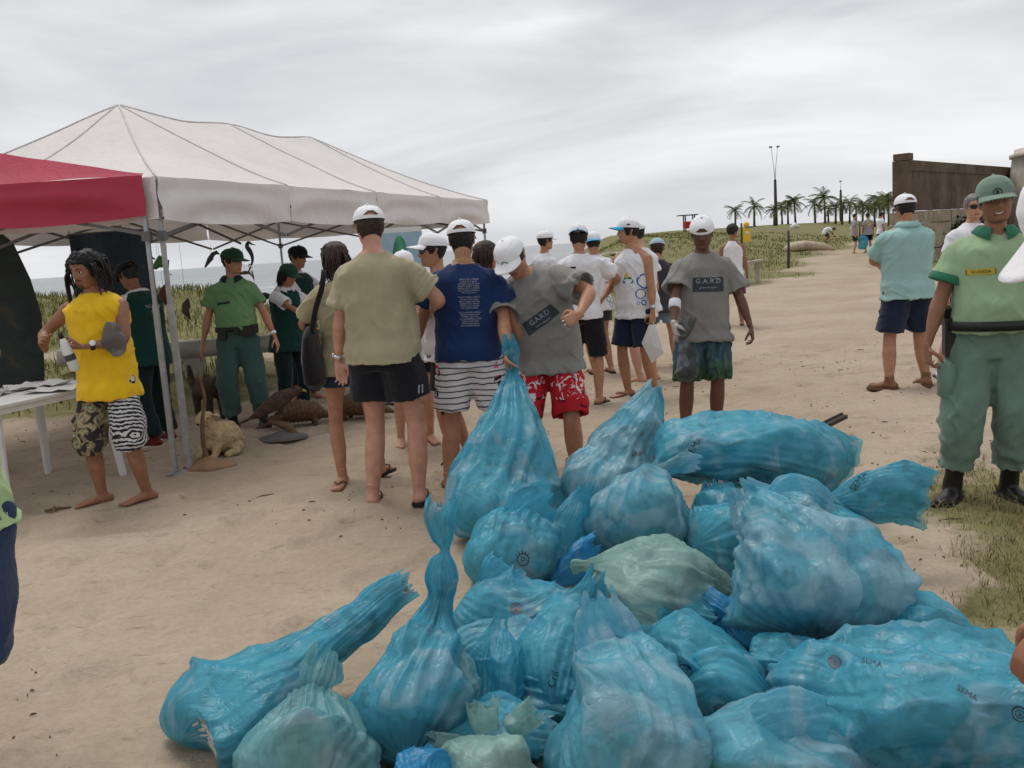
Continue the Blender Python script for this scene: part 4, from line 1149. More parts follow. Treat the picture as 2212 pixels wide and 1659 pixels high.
def sole_poly(yaw, an, s, z, w=1.0, L=1.0, grow=.006):
    f = foot_dir(yaw); sd = np.array([-f[1], f[0], 0.0]); P = []
    st = [(-.078, .018), (-.066, .034), (-.02, .037), (.04, .036), (.09, .046), (.13, .050), (.17, .042), (.192, .024)]
    pl = [(a, b + grow) for a, b in st] + [(a, -b - grow) for a, b in st[::-1]]
    return [np.array([an[0], an[1], z]) + f * a * s * L + sd * b * s * w for a, b in pl]
def flip_flop(B, k, root, mat, strap):
    an = B.anL if k == 'L' else B.anR; z0 = an[2] - .072 * B.s
    lo, hi = sole_poly(B.yaw[k], an, B.s, z0 - .004), sole_poly(B.yaw[k], an, B.s, z0 + .012); n = len(lo)
    V = lo + hi; F = [tuple(range(n - 1, -1, -1)), tuple(range(n, 2 * n))] + [(i, (i + 1) % n, n + (i + 1) % n, n + i) for i in range(n)]
    o = add('flip_flop', V, F, mat, root, False)
    f = foot_dir(B.yaw[k]); sd = np.array([-f[1], f[0], 0.0]); b = np.array([an[0], an[1], z0]); mb = MB()
    for sg in (-1, 1):
        P = spline(np.array([b + f * .145 * B.s + [0, 0, .016], b + f * .125 * B.s + sd * sg * .008 + [0, 0, .046 * B.s], b + f * .075 * B.s + sd * sg * .035 * B.s + [0, 0, .05 * B.s], b + f * .025 * B.s + sd * sg * .045 * B.s + [0, 0, .012]]), 12)
        mb.put(*tube(P, .008, 6, rb=.003))
    mb.obj('strap', strap, o, True)
def shoe(B, k, root, mat, sole_mat, high=0.0, name='shoe'):
    an = B.anL if k == 'L' else B.anR; mb = MB(); mb.side = 1
    foot_geo(an, B.yaw[k], B.s, mb, toes=False, pad=.010)
    f = foot_dir(B.yaw[k]); b = np.array([an[0], an[1], an[2] - .072 * B.s])
    mb.put(*tube([b + f * x * B.s + [0, 0, .024 * B.s] for x in (.13, .165, .185, .195)], np.array([.05, .047, .038, .018]) * B.s, 14, rb=np.array([.030, .027, .022, .014]) * B.s, side=np.array([-f[1], f[0], 0.])))
    if high: 
        kn = B.knL if k == 'L' else B.knR
        mb.put(*tube([an + (kn - an) * t for t in np.linspace(-.05, high, 6)], np.array([.052, .050, .050, .054, .058, .060]) * B.s, 14))
    V, F, N = remesh(mb.V, mb.F, .011, 2)
    o = add(name, fold(V, N, .0025, 7.0), F, mat, root)
    lo, hi = sole_poly(B.yaw[k], an, B.s, b[2] - .006, grow=.013, L=1.07), sole_poly(B.yaw[k], an, B.s, b[2] + .018, grow=.015, L=1.075); n = len(lo)
    add('sole', lo + hi, [tuple(range(n - 1, -1, -1)), tuple(range(n, 2 * n))] + [(i, (i + 1) % n, n + (i + 1) % n, n + i) for i in range(n)], sole_mat, o, False)
    return o
def band(B, wr, el, root, mat, r=.034, w=.03, at=.06, name='wristband', dial=None):
    d = (el - wr) / np.linalg.norm(el - wr); c = wr + d * at
    V, F = tube([c - d * w * .5, c - d * w * .45, c, c + d * w * .45, c + d * w * .5], np.array([r - .006, r, r + .001, r, r - .006]) * B.s, 18, cap=False)
    o = add(name, V, F, mat, root)
    if dial is not None:
        n = np.asarray(dial[0], float); n = n - d * (n @ d); n /= np.linalg.norm(n); q = c + n * (r * B.s + .001)
        add('dial', *tube([q - n * .004, q + n * .004, q + n * .005], [.019, .019, .016], 16), dial[1], o)
    return o
def belt(B, mat, root, z=.075, w=.045, name='belt', grow=.036):
    c, Rm = B.at(z); A, Bq, oy = B.sec(z); V = []; m = 40
    for dz, g in ((-w / 2, .0), (-w / 2, .006), (w / 2, .006), (w / 2, .0)):
        for i in range(m):
            t = i / m * 2 * math.pi; ct, st = math.cos(t), math.sin(t); ct = math.copysign(abs(ct) ** .86, ct); st = math.copysign(abs(st) ** .86, st)
            V.append(c + Rm @ np.array([(A + grow + g) * ct, (Bq + grow + g) * st + oy, dz]))
    return add(name, V, grid_faces(4, m), mat, root)

def chest_decal(B, sh, shape, mat, xz=(0, .36), back=False, roll=0, name='print', off=.003, parent=None):
    c, Rm = B.at(xz[1]); o = c + Rm @ np.array([xz[0], .5 if back else -.5, 0]); d = Rm @ np.array([0, -1. if back else 1., 0]); up = Rm @ np.array([0, 0, 1.])
    return decal(sh, shape, o, d, up, mat, name, roll, off, parent=parent)
def person(label, pos, face_deg, group=None, rz=None):
    gx = pos[0] + np.array([-.15, .15, 0, 0, 0]); gy = pos[1] + np.array([0, 0, -.15, .15, 0])
    root = empty('person', (pos[0], pos[1], pos[2] if len(pos) > 2 else float(ground_z(gx, gy).mean()) - .006), R(face_deg), label, 'person', group)
    return root
# ================================================================== the people in the photograph
WHITE = cloth('white_cotton', (.74, .74, .77), .06)
CAPW = cloth('white_cap_cloth', (.80, .80, .82), .05)
BLACKC = cloth('black_cotton', (.013, .013, .017))
NAVY = cloth('navy_cotton', (.012, .030, .105))
NAVYS = cloth('navy_shorts', (.014, .024, .050))
OLIVE = cloth('olive_cotton', (.365, .325, .205))
GREYT = cloth('grey_marl', (.235, .228, .215), .10)
YELLOW = cloth('yellow_cotton', (.80, .50, .018))
TEALP = cloth('teal_polo', (.31, .50, .485), .10)
LIME = cloth('lime_polo', (.31, .43, .255), .10)
LIME2 = cloth('green_polo', (.15, .29, .13), .12)
DKCOL = cloth('dark_green_collar', (.035, .17, .10))
DKCOL2 = cloth('deep_green_collar', (.008, .022, .026))
KHAKI = cloth('green_cargo_cloth', (.150, .225, .178), .16)
KHAKI2 = cloth('bluegreen_cargo_cloth', (.046, .098, .088), .16)
VEST = cloth('dark_green_vest', (.006, .040, .034))
DKPANT = cloth('dark_trousers', (.008, .020, .022))
DENIM = cloth('denim', (.030, .048, .10), .25)
DENIM2 = cloth('pale_denim', (.18, .27, .33), .25)
DKGREY = cloth('charcoal_cotton', (.045, .045, .055))
BELT = simple('black_leather', (.010, .010, .011), .5, .2, 20, .3, 80)
BOOT = simple('boot_leather', (.012, .011, .011), .45, .25, 18, .35, 60)
RUBBER = simple('black_rubber', (.014, .013, .013), .7, .2, 20)
TANSOLE = simple('tan_rubber', (.16, .085, .045), .7, .2, 20)
BROWNSH = simple('brown_shoe_leather', (.19, .085, .035), .6, .2, 18, .2, 60)
HAIRB = simple('black_hair', (.010, .008, .007), .55, .3, 60, .5, 180)
HAIRBR = simple('brown_hair', (.030, .014, .009), .5, .3, 60, .5, 180)
HAIRFAIR = simple('fair_hair', (.20, .11, .045), .5, .3, 60, .5, 180)
STEEL = simple('watch_steel', (.55, .55, .55), .3, .05, metal=.8)
WATCHW = simple('white_dial', (.75, .75, .74), .3, .04)
INKD = simple('dark_print', (.02, .026, .032), .8, .2, 40)
INKG = simple('green_print', (.015, .22, .085), .7, .1, 40)
INKB = simple('blue_print', (.02, .15, .40), .7, .1, 40)
INKW = simple('pale_print', (.36, .37, .42), .8, .2, 60)
CYAN = cloth('cyan_brim_cloth', (.03, .36, .60))
SKYC = cloth('pale_blue_cap_cloth', (.34, .52, .60))
GREENCAP = cloth('green_cap_cloth', (.017, .060, .036))
KHAKICAP = cloth('sage_cap_cloth', (.19, .265, .215))

def pattern_patchwork():
    t = NT('patchwork_print'); v = t.coord()
    camo = t.ramp(t.noise(t.coord(scale=(1, 1, 1)), 16, 2, .5, .6), [(.40, (.035, .032, .03)), (.45, (.20, .17, .10)), (.52, (.34, .29, .17)), (.60, (.11, .13, .09)), (.68, (.40, .40, .40))], 'CONSTANT')
    ck = t.node('ShaderNodeTexChecker'); ck.inputs['Scale'].default_value = 30; ck.inputs['Color1'].default_value = (.55, .55, .57, 1); ck.inputs['Color2'].default_value = (.015, .015, .02, 1)
    t.l.new(t.coord(rot=(0, .6, 0), loc=(.3, 0, 0)), ck.inputs['Vector'])
    w = t.node('ShaderNodeTexWave', wave_type='RINGS'); w.inputs['Scale'].default_value = 13; w.inputs['Distortion'].default_value = 3.2; w.inputs['Detail Scale'].default_value = 3
    t.l.new(t.coord(loc=(-.13, .12, -.48)), w.inputs['Vector'])
    rings = t.ramp(w.outputs['Fac'], [(.45, (.02, .02, .025)), (.55, (.55, .55, .56))])
    S = t.sep(v); up = t.math('GREATER_THAN', S[2], .74); rt = t.math('GREATER_THAN', S[0], .03)
    t.color(t.mix(rt, camo, t.mix(up, rings, ck.outputs['Color']))); t.set(rough=.85, spec=.2); return t.m
def pattern_stripes():
    t = NT('striped_floral_print'); v = t.coord(); S = t.sep(v)
    wv = t.math('ADD', S[2], t.math('MULTIPLY', t.noise(v, 7, 2), .035))
    fr = t.math('FRACT', t.math('MULTIPLY', wv, 26))
    line = t.math('LESS_THAN', fr, .24)
    base = t.mix(line, (.70, .68, .70), (.085, .085, .11))
    fl = t.math('LESS_THAN', t.voronoi(t.coord(scale=(1, 1, 1), loc=(.2, .1, .05)), 8.5), .34)
    rag = t.math('GREATER_THAN', t.noise(v, 48, 3), .47)
    low = t.math('LESS_THAN', S[2], .56); sidem = t.math('GREATER_THAN', t.math('ABSOLUTE', t.math('SUBTRACT', S[0], .0)), .155)
    m = t.math('MULTIPLY', t.math('MULTIPLY', fl, rag), t.math('MAXIMUM', low, sidem))
    plain = t.mix(t.math('LESS_THAN', S[2], .50), base, (.72, .70, .72))
    t.color(t.mix(m, plain, t.mix(t.math('GREATER_THAN', t.noise(v, 13, 1), .52), (.62, .03, .17), (.015, .03, .035)))); t.set(rough=.85, spec=.2); return t.m
def pattern_red():
    t = NT('red_floral_print'); v = t.coord(); S = t.sep(v)
    n = t.noise(v, 15, 4, .6, 1.6); white = t.math('GREATER_THAN', n, .56)
    n2 = t.noise(t.coord(loc=(3, 1, 2)), 17, 3, .6, .8); dark = t.math('GREATER_THAN', n2, .60)
    base = t.mix(dark, (.43, .010, .020), (.035, .006, .010))
    hem = t.math('GREATER_THAN', S[2], .58)
    t.color(t.mix(t.math('MULTIPLY', white, hem), base, (.66, .58, .58))); t.set(rough=.8, spec=.25); return t.m
def pattern_reef():
    t = NT('blue_green_leaf_print'); v = t.coord(); S = t.sep(v)
    g = t.ramp(t.noise(t.coord(scale=(1.6, 1.6, .6)), 15, 4, .6, 1.4), [(.36, (.010, .018, .022)), (.48, (.035, .065, .035)), (.60, (.06, .125, .05)), (.70, (.12, .15, .09))])
    b = t.ramp(t.noise(t.coord(scale=(2, 2, .5)), 16, 3, .6, .6), [(.35, (.022, .040, .055)), (.55, (.06, .12, .155)), (.70, (.12, .20, .24))])
    f = t.ramp(t.math('ADD', S[2], t.math('MULTIPLY', t.noise(v, 9, 2), .28)), [(.62, (1, 1, 1)), (.86, (0, 0, 0))])
    t.color(t.mix(f, b, g)); t.set(rough=.85, spec=.2); return t.m

def dress(root, B, sk, vox=.012, **k):
    add('body', body_mesh(B, sk, vox, **k), None, None, root); return B

# ---- dreadlocked man in the yellow sleeveless shirt
rt = person('dreadlocked man in yellow sleeveless shirt and patterned bermudas, barefoot by the white table', (-2.66, 6.06), -6)
B = pose(H=1.66, girth=.97, head=(14, -14, 4), twist=4, roll=-2, footL=(.17, -.02), footR=(-.14, -.03), yawL=-42, yawR=-48,
         handL=(.02, -.25, 1.08), poleL=(1, .35, -.5), hdL=(-1, -.1, .05), pnL=(0, .4, 1), curlL=.85,
         handR=(-.27, -.20, 1.08), poleR=(-1, .4, -.4), hdR=(.1, -.5, .5), pnR=(1, .2, 0), curlR=1.0)
dress(rt, B, 'brown', .010, beard='goatee')
face(B, rt, HAIRB)
sh = shirt(B, YELLOW, rt, hem=-.17, sleeve=0, top='muscle', fit=.036, loose=.5, amp=.009, name='sleeveless_shirt')
shorts(B, pattern_patchwork(), rt, hem=1.12, r0=.106, r1=.118, r2=.114, name='bermuda_shorts', amp=.009)
h = hair_short(B, HAIRB, rt, .020, .060, -.02, -.07, 1.0, rough=.012)
mb = MB(); rs = np.random.RandomState(5)
for i in range(60):
    a = R(rs.uniform(70, 290)); z = rs.uniform(-.02, .06); p = head_pt(np.array([a]), np.array([z]), .02, feat=False)[0]
    L = rs.uniform(.10, .20) if i > 5 else .36
    if i <= 5: a = R(282 + i * 4); p = head_pt(np.array([a]), np.array([.0]), .015, feat=False)[0]
    pts = spline(np.array([p, p * 1.25 + [0, 0, -.01], p * 1.25 + [rs.normal() * .012, -.02 * (i <= 5), -L * .5], p * 1.18 + [rs.normal() * .014, -.05 * (i <= 5), -L]]), 10)
    mb.put(*tube((B.Rh @ pts.T).T + B.hc, np.linspace(.0075, .004, 10), 6))
add('dreadlock', mb.V, mb.F, HAIRB, h)
band(B, B.wrL, B.elL, rt, RUBBER, .033, .026, .05, 'watch', ((.1, -1, .5), WATCHW))
# ---- man in the dark vest, turned away
rt = person('man in dark green vest over white sleeves with dark cap, back turned under the tent', (-3.14, 8.05), -118)
B = pose(H=1.60, pitch=10, head=(26, 0, 0), footL=(.12, .05), footR=(-.14, -.05), handL=(.14, -.33, 1.0), handR=(-.10, -.34, 1.0), poleL=(.8, .6, -.5), poleR=(-.8, .6, -.5))
dress(rt, B, 'brown', .013, toes=False); hair_short(B, HAIRB, rt); face(B, rt, HAIRB)
shirt(B, WHITE, rt, sleeve=.75, vox=.012, hem=.16)
vs = shirt(B, VEST, rt, sleeve=0, top='vest', fit=.032, hem=-.15, name='vest', vox=.012)
chest_decal(B, vs, join2d([(decal_text('FISCALIZA', .038), (0, .02)), (decal_text('ÇÃO', .03), (0, -.025))]), INKW, (-.02, .36), True)
shorts(B, DKPANT, rt, hem=1.93, r0=.108, r1=.085, r2=.085, name='trousers', vox=.012)
cap_obj(B, cloth('black_cap_cloth', (.008, .010, .012)), rt)
for k in 'LR': shoe(B, k, rt, cloth('dark_red_canvas', (.11, .012, .016)), simple('white_rubber', (.6, .58, .54), .6), name='sneaker')
# ---- officer under the tent
rt = person('guard in green polo and cap standing behind the tent pole, looking to his left', (-2.52, 8.62), 8)
B = pose(H=1.655, head=(4, 62, 0), footL=(.15, .02), footR=(-.13, 0), handL=(.37, -.06, .76), handR=(-.33, -.02, .78), hdL=(.25, -.1, -1))
dress(rt, B, 'tan', .012, toes=False); hair_short(B, HAIRB, rt); face(B, rt, HAIRB)
sh = shirt(B, LIME2, rt, sleeve=.66, hem=.04, loose=.75, fit=.026, vox=.011, amp=.009, name='polo_shirt', tuck=True)
collar(B, DKCOL2, rt, .066, .036, open_front=True)
chest_decal(B, sh, decal_rect(.12, .022), INKD, (-.075, .335), roll=.1, name='name_tape')
shorts(B, KHAKI2, rt, hem=1.80, r0=.114, r1=.088, r2=.100, cuff=.012, waist=.085, name='cargo_trousers', vox=.012, amp=.009)
bl = belt(B, BELT, rt)
mb = MB()
for x, z, d in ((.10, -.02, (.10, .06, .09)), (.02, -.015, (.05, .05, .06)), (-.12, -.03, (.07, .06, .11)), (.17, -.01, (.06, .09, .08))):
    c, Rm = B.at(.075 + z); p = c + Rm @ np.array([x, -.15 + abs(x) * .35, 0]); mb2 = MB(); mb2.box(p, d); mb2.obj('belt_pouch', BELT, bl)
cap_obj(B, GREENCAP, rt, tilt=4)
for k in 'LR': shoe(B, k, rt, BOOT, RUBBER, .55, 'boot')
band(B, B.wrL, B.elL, rt, WATCHW, .032, .028, .05, 'watch')
# ---- two people in vests at the display
rt = person('woman in dark vest over white shirt and green cap, arm stretched to the display', (-2.20, 9.25), 48)
B = pose(H=1.50, female=True, pitch=6, head=(22, 15, 0), handL=(.16, -.42, .98), handR=(-.02, -.44, .98), poleL=(.8, .5, -.6), poleR=(-.7, .6, -.6), hdR=(.2, -1, 0))
dress(rt, B, 'tan', .013, toes=False); face(B, rt, HAIRB); hair_long(B, HAIRB, rt, .14, .010, .4)
sh = shirt(B, WHITE, rt, sleeve=.66, vox=.012, hem=.16); collar(B, WHITE, rt, .062, .03, open_front=True)
shirt(B, VEST, rt, sleeve=0, top='vest', fit=.03, hem=-.18, name='vest', vox=.012)
shorts(B, DKPANT, rt, hem=1.93, r0=.104, r1=.08, r2=.08, name='trousers', vox=.013)
cp = cap_obj(B, GREENCAP, rt)
for k in 'LR': shoe(B, k, rt, RUBBER, RUBBER)
rt = person('taller person in dark cap and vest behind the woman in the green cap', (-2.24, 10.05), 60)
B = pose(H=1.66, head=(12, 10, 0), handL=(.16, -.40, 1.05), handR=(-.12, -.40, 1.05))
dress(rt, B, 'tan', .014, toes=False); face(B, rt, HAIRB); hair_short(B, HAIRB, rt)
shirt(B, WHITE, rt, sleeve=.7, vox=.013, hem=.16); shirt(B, VEST, rt, sleeve=0, top='vest', fit=.03, hem=-.16, name='vest', vox=.013)
shorts(B, DKPANT, rt, hem=1.93, r0=.108, r1=.085, r2=.085, name='trousers', vox=.014)
cap_obj(B, cloth('black_cap_cloth', (.008, .010, .012)), rt)
# ---- woman in olive t-shirt with shoulder bag
rt = person('woman in olive t-shirt with sunglasses on her brown hair and a black shoulder bag', (-1.10, 6.24), -158)
B = pose(H=1.62, female=True, girth=1.0, head=(12, 22, 0), footL=(.13, .07), footR=(-.17, -.06), yawL=150, yawR=-40,
         handL=(.16, -.33, 1.0), poleL=(1, .3, -.4), handR=(-.10, -.35, 1.02), poleR=(-.9, .5, -.4))
dress(rt, B, 'tan', .011); face(B, rt, HAIRBR, eyes=False, brows=False, glasses='head'); hair_long(B, HAIRBR, rt, .15, .016, .7)
shirt(B, OLIVE, rt, hem=-.12, sleeve=.80, fit=.022, loose=.6, sl_end=.088)
shorts(B, DENIM, rt, hem=.42, r0=.112, r1=.102, name='denim_shorts')
for k in 'LR': flip_flop(B, k, rt, TANSOLE if k == 'L' else RUBBER, TANSOLE if k == 'L' else RUBBER)
# ---- tall man in olive t-shirt seen from behind
rt = person('tall man in olive t-shirt, black shorts and white cap, seen from behind', (-.76, 5.56), 158)
B = pose(H=1.80, girth=1.10, belly=.03, head=(4, 38, 0), footL=(.13, .02), footR=(-.15, -.06), yawL=20, yawR=16, roll=2,
         handL=(.335, -.02, .875), poleL=(.5, .8, 0), hdL=(-.12, -.05, -1), pnL=(-.2, 1, 0), curlL=.45,
         handR=(-.18, -.34, 1.16), poleR=(-1, .25, -.4), hdR=(.6, -.8, .1))
dress(rt, B, 'pink', .010); face(B, rt, HAIRBR, glasses='eyes'); hair_short(B, HAIRBR, rt, back=-.075)
sh = shirt(B, OLIVE, rt, hem=-.07, sleeve=.74, fit=.022, loose=.62, amp=.008, sd=4.4, sl_end=.092)
st = shorts(B, BLACKC, rt, hem=.60, r0=.122, r1=.130, amp=.008)
for sx in (-1, 1):
    mb = MB()
    for d in (-.012, .012):
        a = decal_rect(.010, .05, 2, 6)
        decal(st, join2d([(a, (d, 0))]), (sx * .7, .02, .715), (-sx, 0, 0), (0, 0, 1), INKW, 'stripe')
decal(st, decal_rect(.018, .17, 2, 14), (-.7, .06, .95), (1, -.25, 0), (0, .35, 1), INKW, 'piping')
cp = cap_obj(B, CAPW, rt, tilt=2)
decal(cp, join2d([(decal_text('ECO', .018), (0, 0))]), B.hc + B.Rh @ np.array([-.02, .4, .062]), B.Rh @ np.array([0, -1, 0]), B.Rh @ np.array([0, 0, 1]), INKG, 'emblem')
for k in 'LR': flip_flop(B, k, rt, RUBBER, RUBBER)
band(B, B.wrL, B.elL, rt, STEEL, .034, .022, .035, 'watch', ((1, .6, 0), STEEL))
# ---- woman in white cap facing the camera
rt = person('woman in white cap and white t-shirt holding a phone between the olive and blue shirts', (-.80, 7.35), 12)
B = pose(H=1.535, female=True, girth=.95, head=(6, 12, 0), handR=(-.02, -.30, 1.02), handL=(.10, -.30, 1.06), poleR=(-1, .5, -.5), poleL=(1, .5, -.5), hdL=(-.4, -.6, .6), curlL=.9)
dress(rt, B, 'light', .012); face(B, rt, HAIRFAIR); hair_long(B, HAIRFAIR, rt, .17, .009, 1.3)
shirt(B, WHITE, rt, hem=-.13, sleeve=.6, vox=.011); shorts(B, BLACKC, rt, hem=.6, vox=.012); cap_obj(B, CAPW, rt)
# ---- man in white cap, profile left
rt = person('man in white cap and dark sunglasses in profile facing left behind the blue shirt', (-.47, 6.62), -82)
B = pose(H=1.65, head=(2, 0, 0), footL=(.1, 0), footR=(-.1, .1), handL=(.1, -.36, 1.02), handR=(-.1, -.36, 1.02))
dress(rt, B, 'tan', .012); face(B, rt, HAIRB, glasses='eyes'); hair_short(B, HAIRB, rt)
shirt(B, WHITE, rt, hem=-.1, sleeve=.6, vox=.012); shorts(B, BLACKC, rt, hem=.72, vox=.012); cp = cap_obj(B, CAPW, rt, tilt=-6, brim=.085)
decal(cp, decal_ring(.012, .017), B.hc + B.Rh @ np.array([0, -.4, .075]), B.Rh @ np.array([0, 1, 0]), B.Rh @ np.array([0, 0, 1]), INKG, 'emblem')
for k in 'LR': flip_flop(B, k, rt, RUBBER, RUBBER)
# ---- man in navy t-shirt from behind
rt = person('man in navy t-shirt with printed back and white striped floral shorts, seen from behind', (-.26, 5.84), 170)
B = pose(H=1.685, girth=1.10, belly=.02, head=(6, 8, 2), footL=(.17, .06), footR=(-.13, -.08), yawL=20, roll=-1,
         handL=(.40, -.05, .85), poleL=(.7, .7, 0), hdL=(-.05, -.25, -1), handR=(-.36, -.10, .86))
dress(rt, B, 'tan', .010); face(B, rt, HAIRB); hair_short(B, HAIRB, rt, off=.005, back=-.07)
sh = shirt(B, NAVY, rt, hem=-.055, sleeve=.66, fit=.022, loose=.66, amp=.007, sd=6.6, sl_end=.096)
rs = np.random.RandomState(3); parts = []
wd = ['LIMPEZA', 'PRAIA', 'MAR', 'AREIA', 'VIDA', 'ONDAS', 'DUNAS', 'SOL', 'ECO', 'TERRA', 'VENTO', 'AMOR']
for i in range(22):
    y = .135 - i * .0135
    if i in (7, 14): continue
    tx = ' '.join(rs.choice(wd, 3))[:18]
    parts.append((decal_text(tx, .0135), (0, y)))
chest_decal(B, sh, join2d(parts), INKW, (-.055, .33), True, roll=-.02, off=.003)
shorts(B, pattern_stripes(), rt, hem=.86, r0=.124, r1=.112, name='striped_shorts', amp=.007)
cp = cap_obj(B, CAPW, rt)
nk = [B.nb + B.Rc @ np.array([.066 * math.cos(a), .012 + .066 * math.sin(a), .028 + .006 * math.sin(a)]) for a in np.linspace(0, 2 * math.pi, 30)]
add('necklace', *tube(nk, .0022, 6, cap=False), simple('gold', (.6, .42, .12), .3, .1, metal=.9), rt)
for k in 'LR': flip_flop(B, k, rt, TANSOLE, TANSOLE)
# ---- dark-haired woman behind
rt = person('dark-haired woman in profile, mostly hidden between the blue and grey t-shirts', (-.16, 7.1), 105)
B = pose(H=1.60, female=True, head=(6, 0, 0)); dress(rt, B, 'tan', .014, toes=False); face(B, rt, HAIRBR); hair_long(B, HAIRBR, rt, .16, .014, 2.3)
shirt(B, cloth('pink_cotton', (.5, .25, .26)), rt, vox=.013); shorts(B, DENIM, rt, hem=.6, vox=.013)
# ---- man lifting the bag
rt = person('man in grey t-shirt, white cap and red floral shorts bending to lift a blue bag', (.21, 5.86), -8)
B = pose(H=1.71, girth=1.12, belly=.03, pitch=26, roll=-12, twist=-14, hip=(.02, .09, -.035), head=(44, -20, -8), footL=(.17, .04), footR=(-.14, .0), yawL=14, yawR=-20,
         handR=(-.165, -.46, .875), poleR=(-.8, .9, .1), hdR=(.05, -.05, -1), pnR=(.9, -.4, 0), curlR=1.35,
         handL=(.27, -.42, 1.13), poleL=(1.1, .2, .1), hdL=(-.75, -.35, -.35), pnL=(-.2, .9, -.2), curlL=1.3)
dress(rt, B, 'tan', .010); face(B, rt, HAIRB, glasses='eyes'); hair_short(B, HAIRB, rt)
sh = shirt(B, GREYT, rt, hem=-.13, sleeve=.80, fit=.034, loose=.78, amp=.009, sd=8.1, sl_end=.104, sl_r=.086)
shorts(B, pattern_red(), rt, hem=.98, r0=.112, r1=.112, name='floral_shorts', amp=.009)
PATCH = simple('dark_slate_print', (.038, .047, .054), .8, .35, 30)
chest_decal(B, sh, decal_rect(.24, .085, 16, 8), PATCH, (.045, .30), roll=.35, name='patch')
chest_decal(B, sh, join2d([(decal_text('G.A.R.D', .045), (0, .015)), (decal_text('meio ambiente', .018), (0, -.022))]), INKW, (.05, .30), roll=.35, off=.006)
decal(sh, decal_text('GO!', .05), B.shR * .5 + B.elR * .5 + np.array([-.5, -.2, 0]), (1, .4, 0), (0, 0, 1), INKD)
decal(sh, decal_text('GARD', .035), B.shL * .5 + B.elL * .5 + np.array([.05, -.6, .08]), (0, 1, -.1), (0, 0, 1), INKD, roll=-.7)
cp = cap_obj(B, CAPW, rt, tilt=-4, brim=.078)
decal(cp, join2d([(decal_ring(.019, .026, 24, .4, 5.7), (0, 0)), (decal_blob([(-.002, -.014), (.004, -.014), (.016, -.001), (.011, .004), (.006, -.002), (.0, .004), (-.004, -.004)]), (0.004, 0)), (decal_rect(.014, .004, 2, 1), (.040, -.008))]),
      B.hc + B.Rh @ np.array([.0, -.5, .086]), B.Rh @ np.array([0, 1, -.12]), B.Rh @ np.array([0, 0, 1]), INKG, 'emblem')
band(B, B.wrR, B.elR, rt, RUBBER, .031, .012, .04)
for i in range(2):
    wr, d, n, cu, sx = B.hand['L']; q = wr + d * .10 + np.cross(d, n) * (.012 - .022 * i) * -1 + n * .012
    add('ring', *tube([q - np.cross(d, n) * .004, q + np.cross(d, n) * .004], [.0125, .0125], 12), STEEL, rt)
MAN_BAG = (B, rt)
# ---- only a cap far between
rt = person('person in plain white cap far behind the bent man, only the head showing', (.50, 11.4), 120)
B = pose(H=1.65); dress(rt, B, 'tan', .016, toes=False); face(B, rt, HAIRB); hair_short(B, HAIRB, rt); shirt(B, WHITE, rt, vox=.014); shorts(B, NAVYS, rt, vox=.015); cap_obj(B, CAPW, rt, arch=False)
# ---- man with backwards white cap and cyan brim
rt = person('man from behind in white t-shirt and long black shorts, cyan cap brim turned backwards', (.70, 8.62), 164)
B = pose(H=1.65, head=(4, 8, 0), footL=(.11, .05), footR=(-.12, 0), handL=(.10, -.36, 1.05), handR=(-.22, -.38, 1.08), poleR=(-1.2, .3, -.3), poleL=(1, .4, -.4))
dress(rt, B, 'tan', .012); face(B, rt, HAIRB); hair_short(B, HAIRB, rt)
sh = shirt(B, WHITE, rt, hem=-.07, sleeve=.72, vox=.011, sl_end=.09); shorts(B, BLACKC, rt, hem=.98, r0=.112, r1=.095, vox=.012)
cp = cap_obj(B, CAPW, rt, yaw=180, tilt=-14, brim_mat=CYAN, brim=.062)
chest_decal(B, sh, join2d([(decal_rect(.05, .022, 4, 2), (-.06, .02)), (decal_rect(.05, .014, 4, 2), (-.06, -.006))]), INKD, (-.02, .42), True)
decal(cp, join2d([(decal_rect(.035, .008, 4, 2), (0, -.012)), (decal_rect(.02, .006, 4, 2), (0, .0)), (decal_blob([(-.006, .0), (.01, .0), (.002, .02)]), (0, 0.004))]), B.hc + B.Rh @ np.array([0, .4, .065]), B.Rh @ np.array([0, -1, 0]), B.Rh @ np.array([0, 0, 1]), INKD, 'emblem')
for k in 'LR': flip_flop(B, k, rt, RUBBER, RUBBER)
# ---- second man in white t-shirt with blue prints
rt = person('person in white t-shirt with blue prints at the hem and grey shorts near the bicycles', (1.04, 10.75), -150)
B = pose(H=1.61, head=(4, -28, 0), footL=(.1, .0), footR=(-.1, .05), handR=(-.20, -.30, 1.02), poleR=(-1.2, .3, -.3))
dress(rt, B, 'tan', .013); face(B, rt, HAIRB); hair_short(B, HAIRB, rt)
sh = shirt(B, WHITE, rt, hem=-.12, sleeve=.7, vox=.012); shorts(B, DKGREY, rt, hem=.55, vox=.013)
for a, b in ((-.07, .02), (-.10, -.05)): chest_decal(B, sh, decal_ring(.026, .034), INKB, (a, b), True)
cap_obj(B, CAPW, rt, brim_mat=CYAN, tilt=4, yaw=180)
for k in 'LR': flip_flop(B, k, rt, RUBBER, RUBBER)
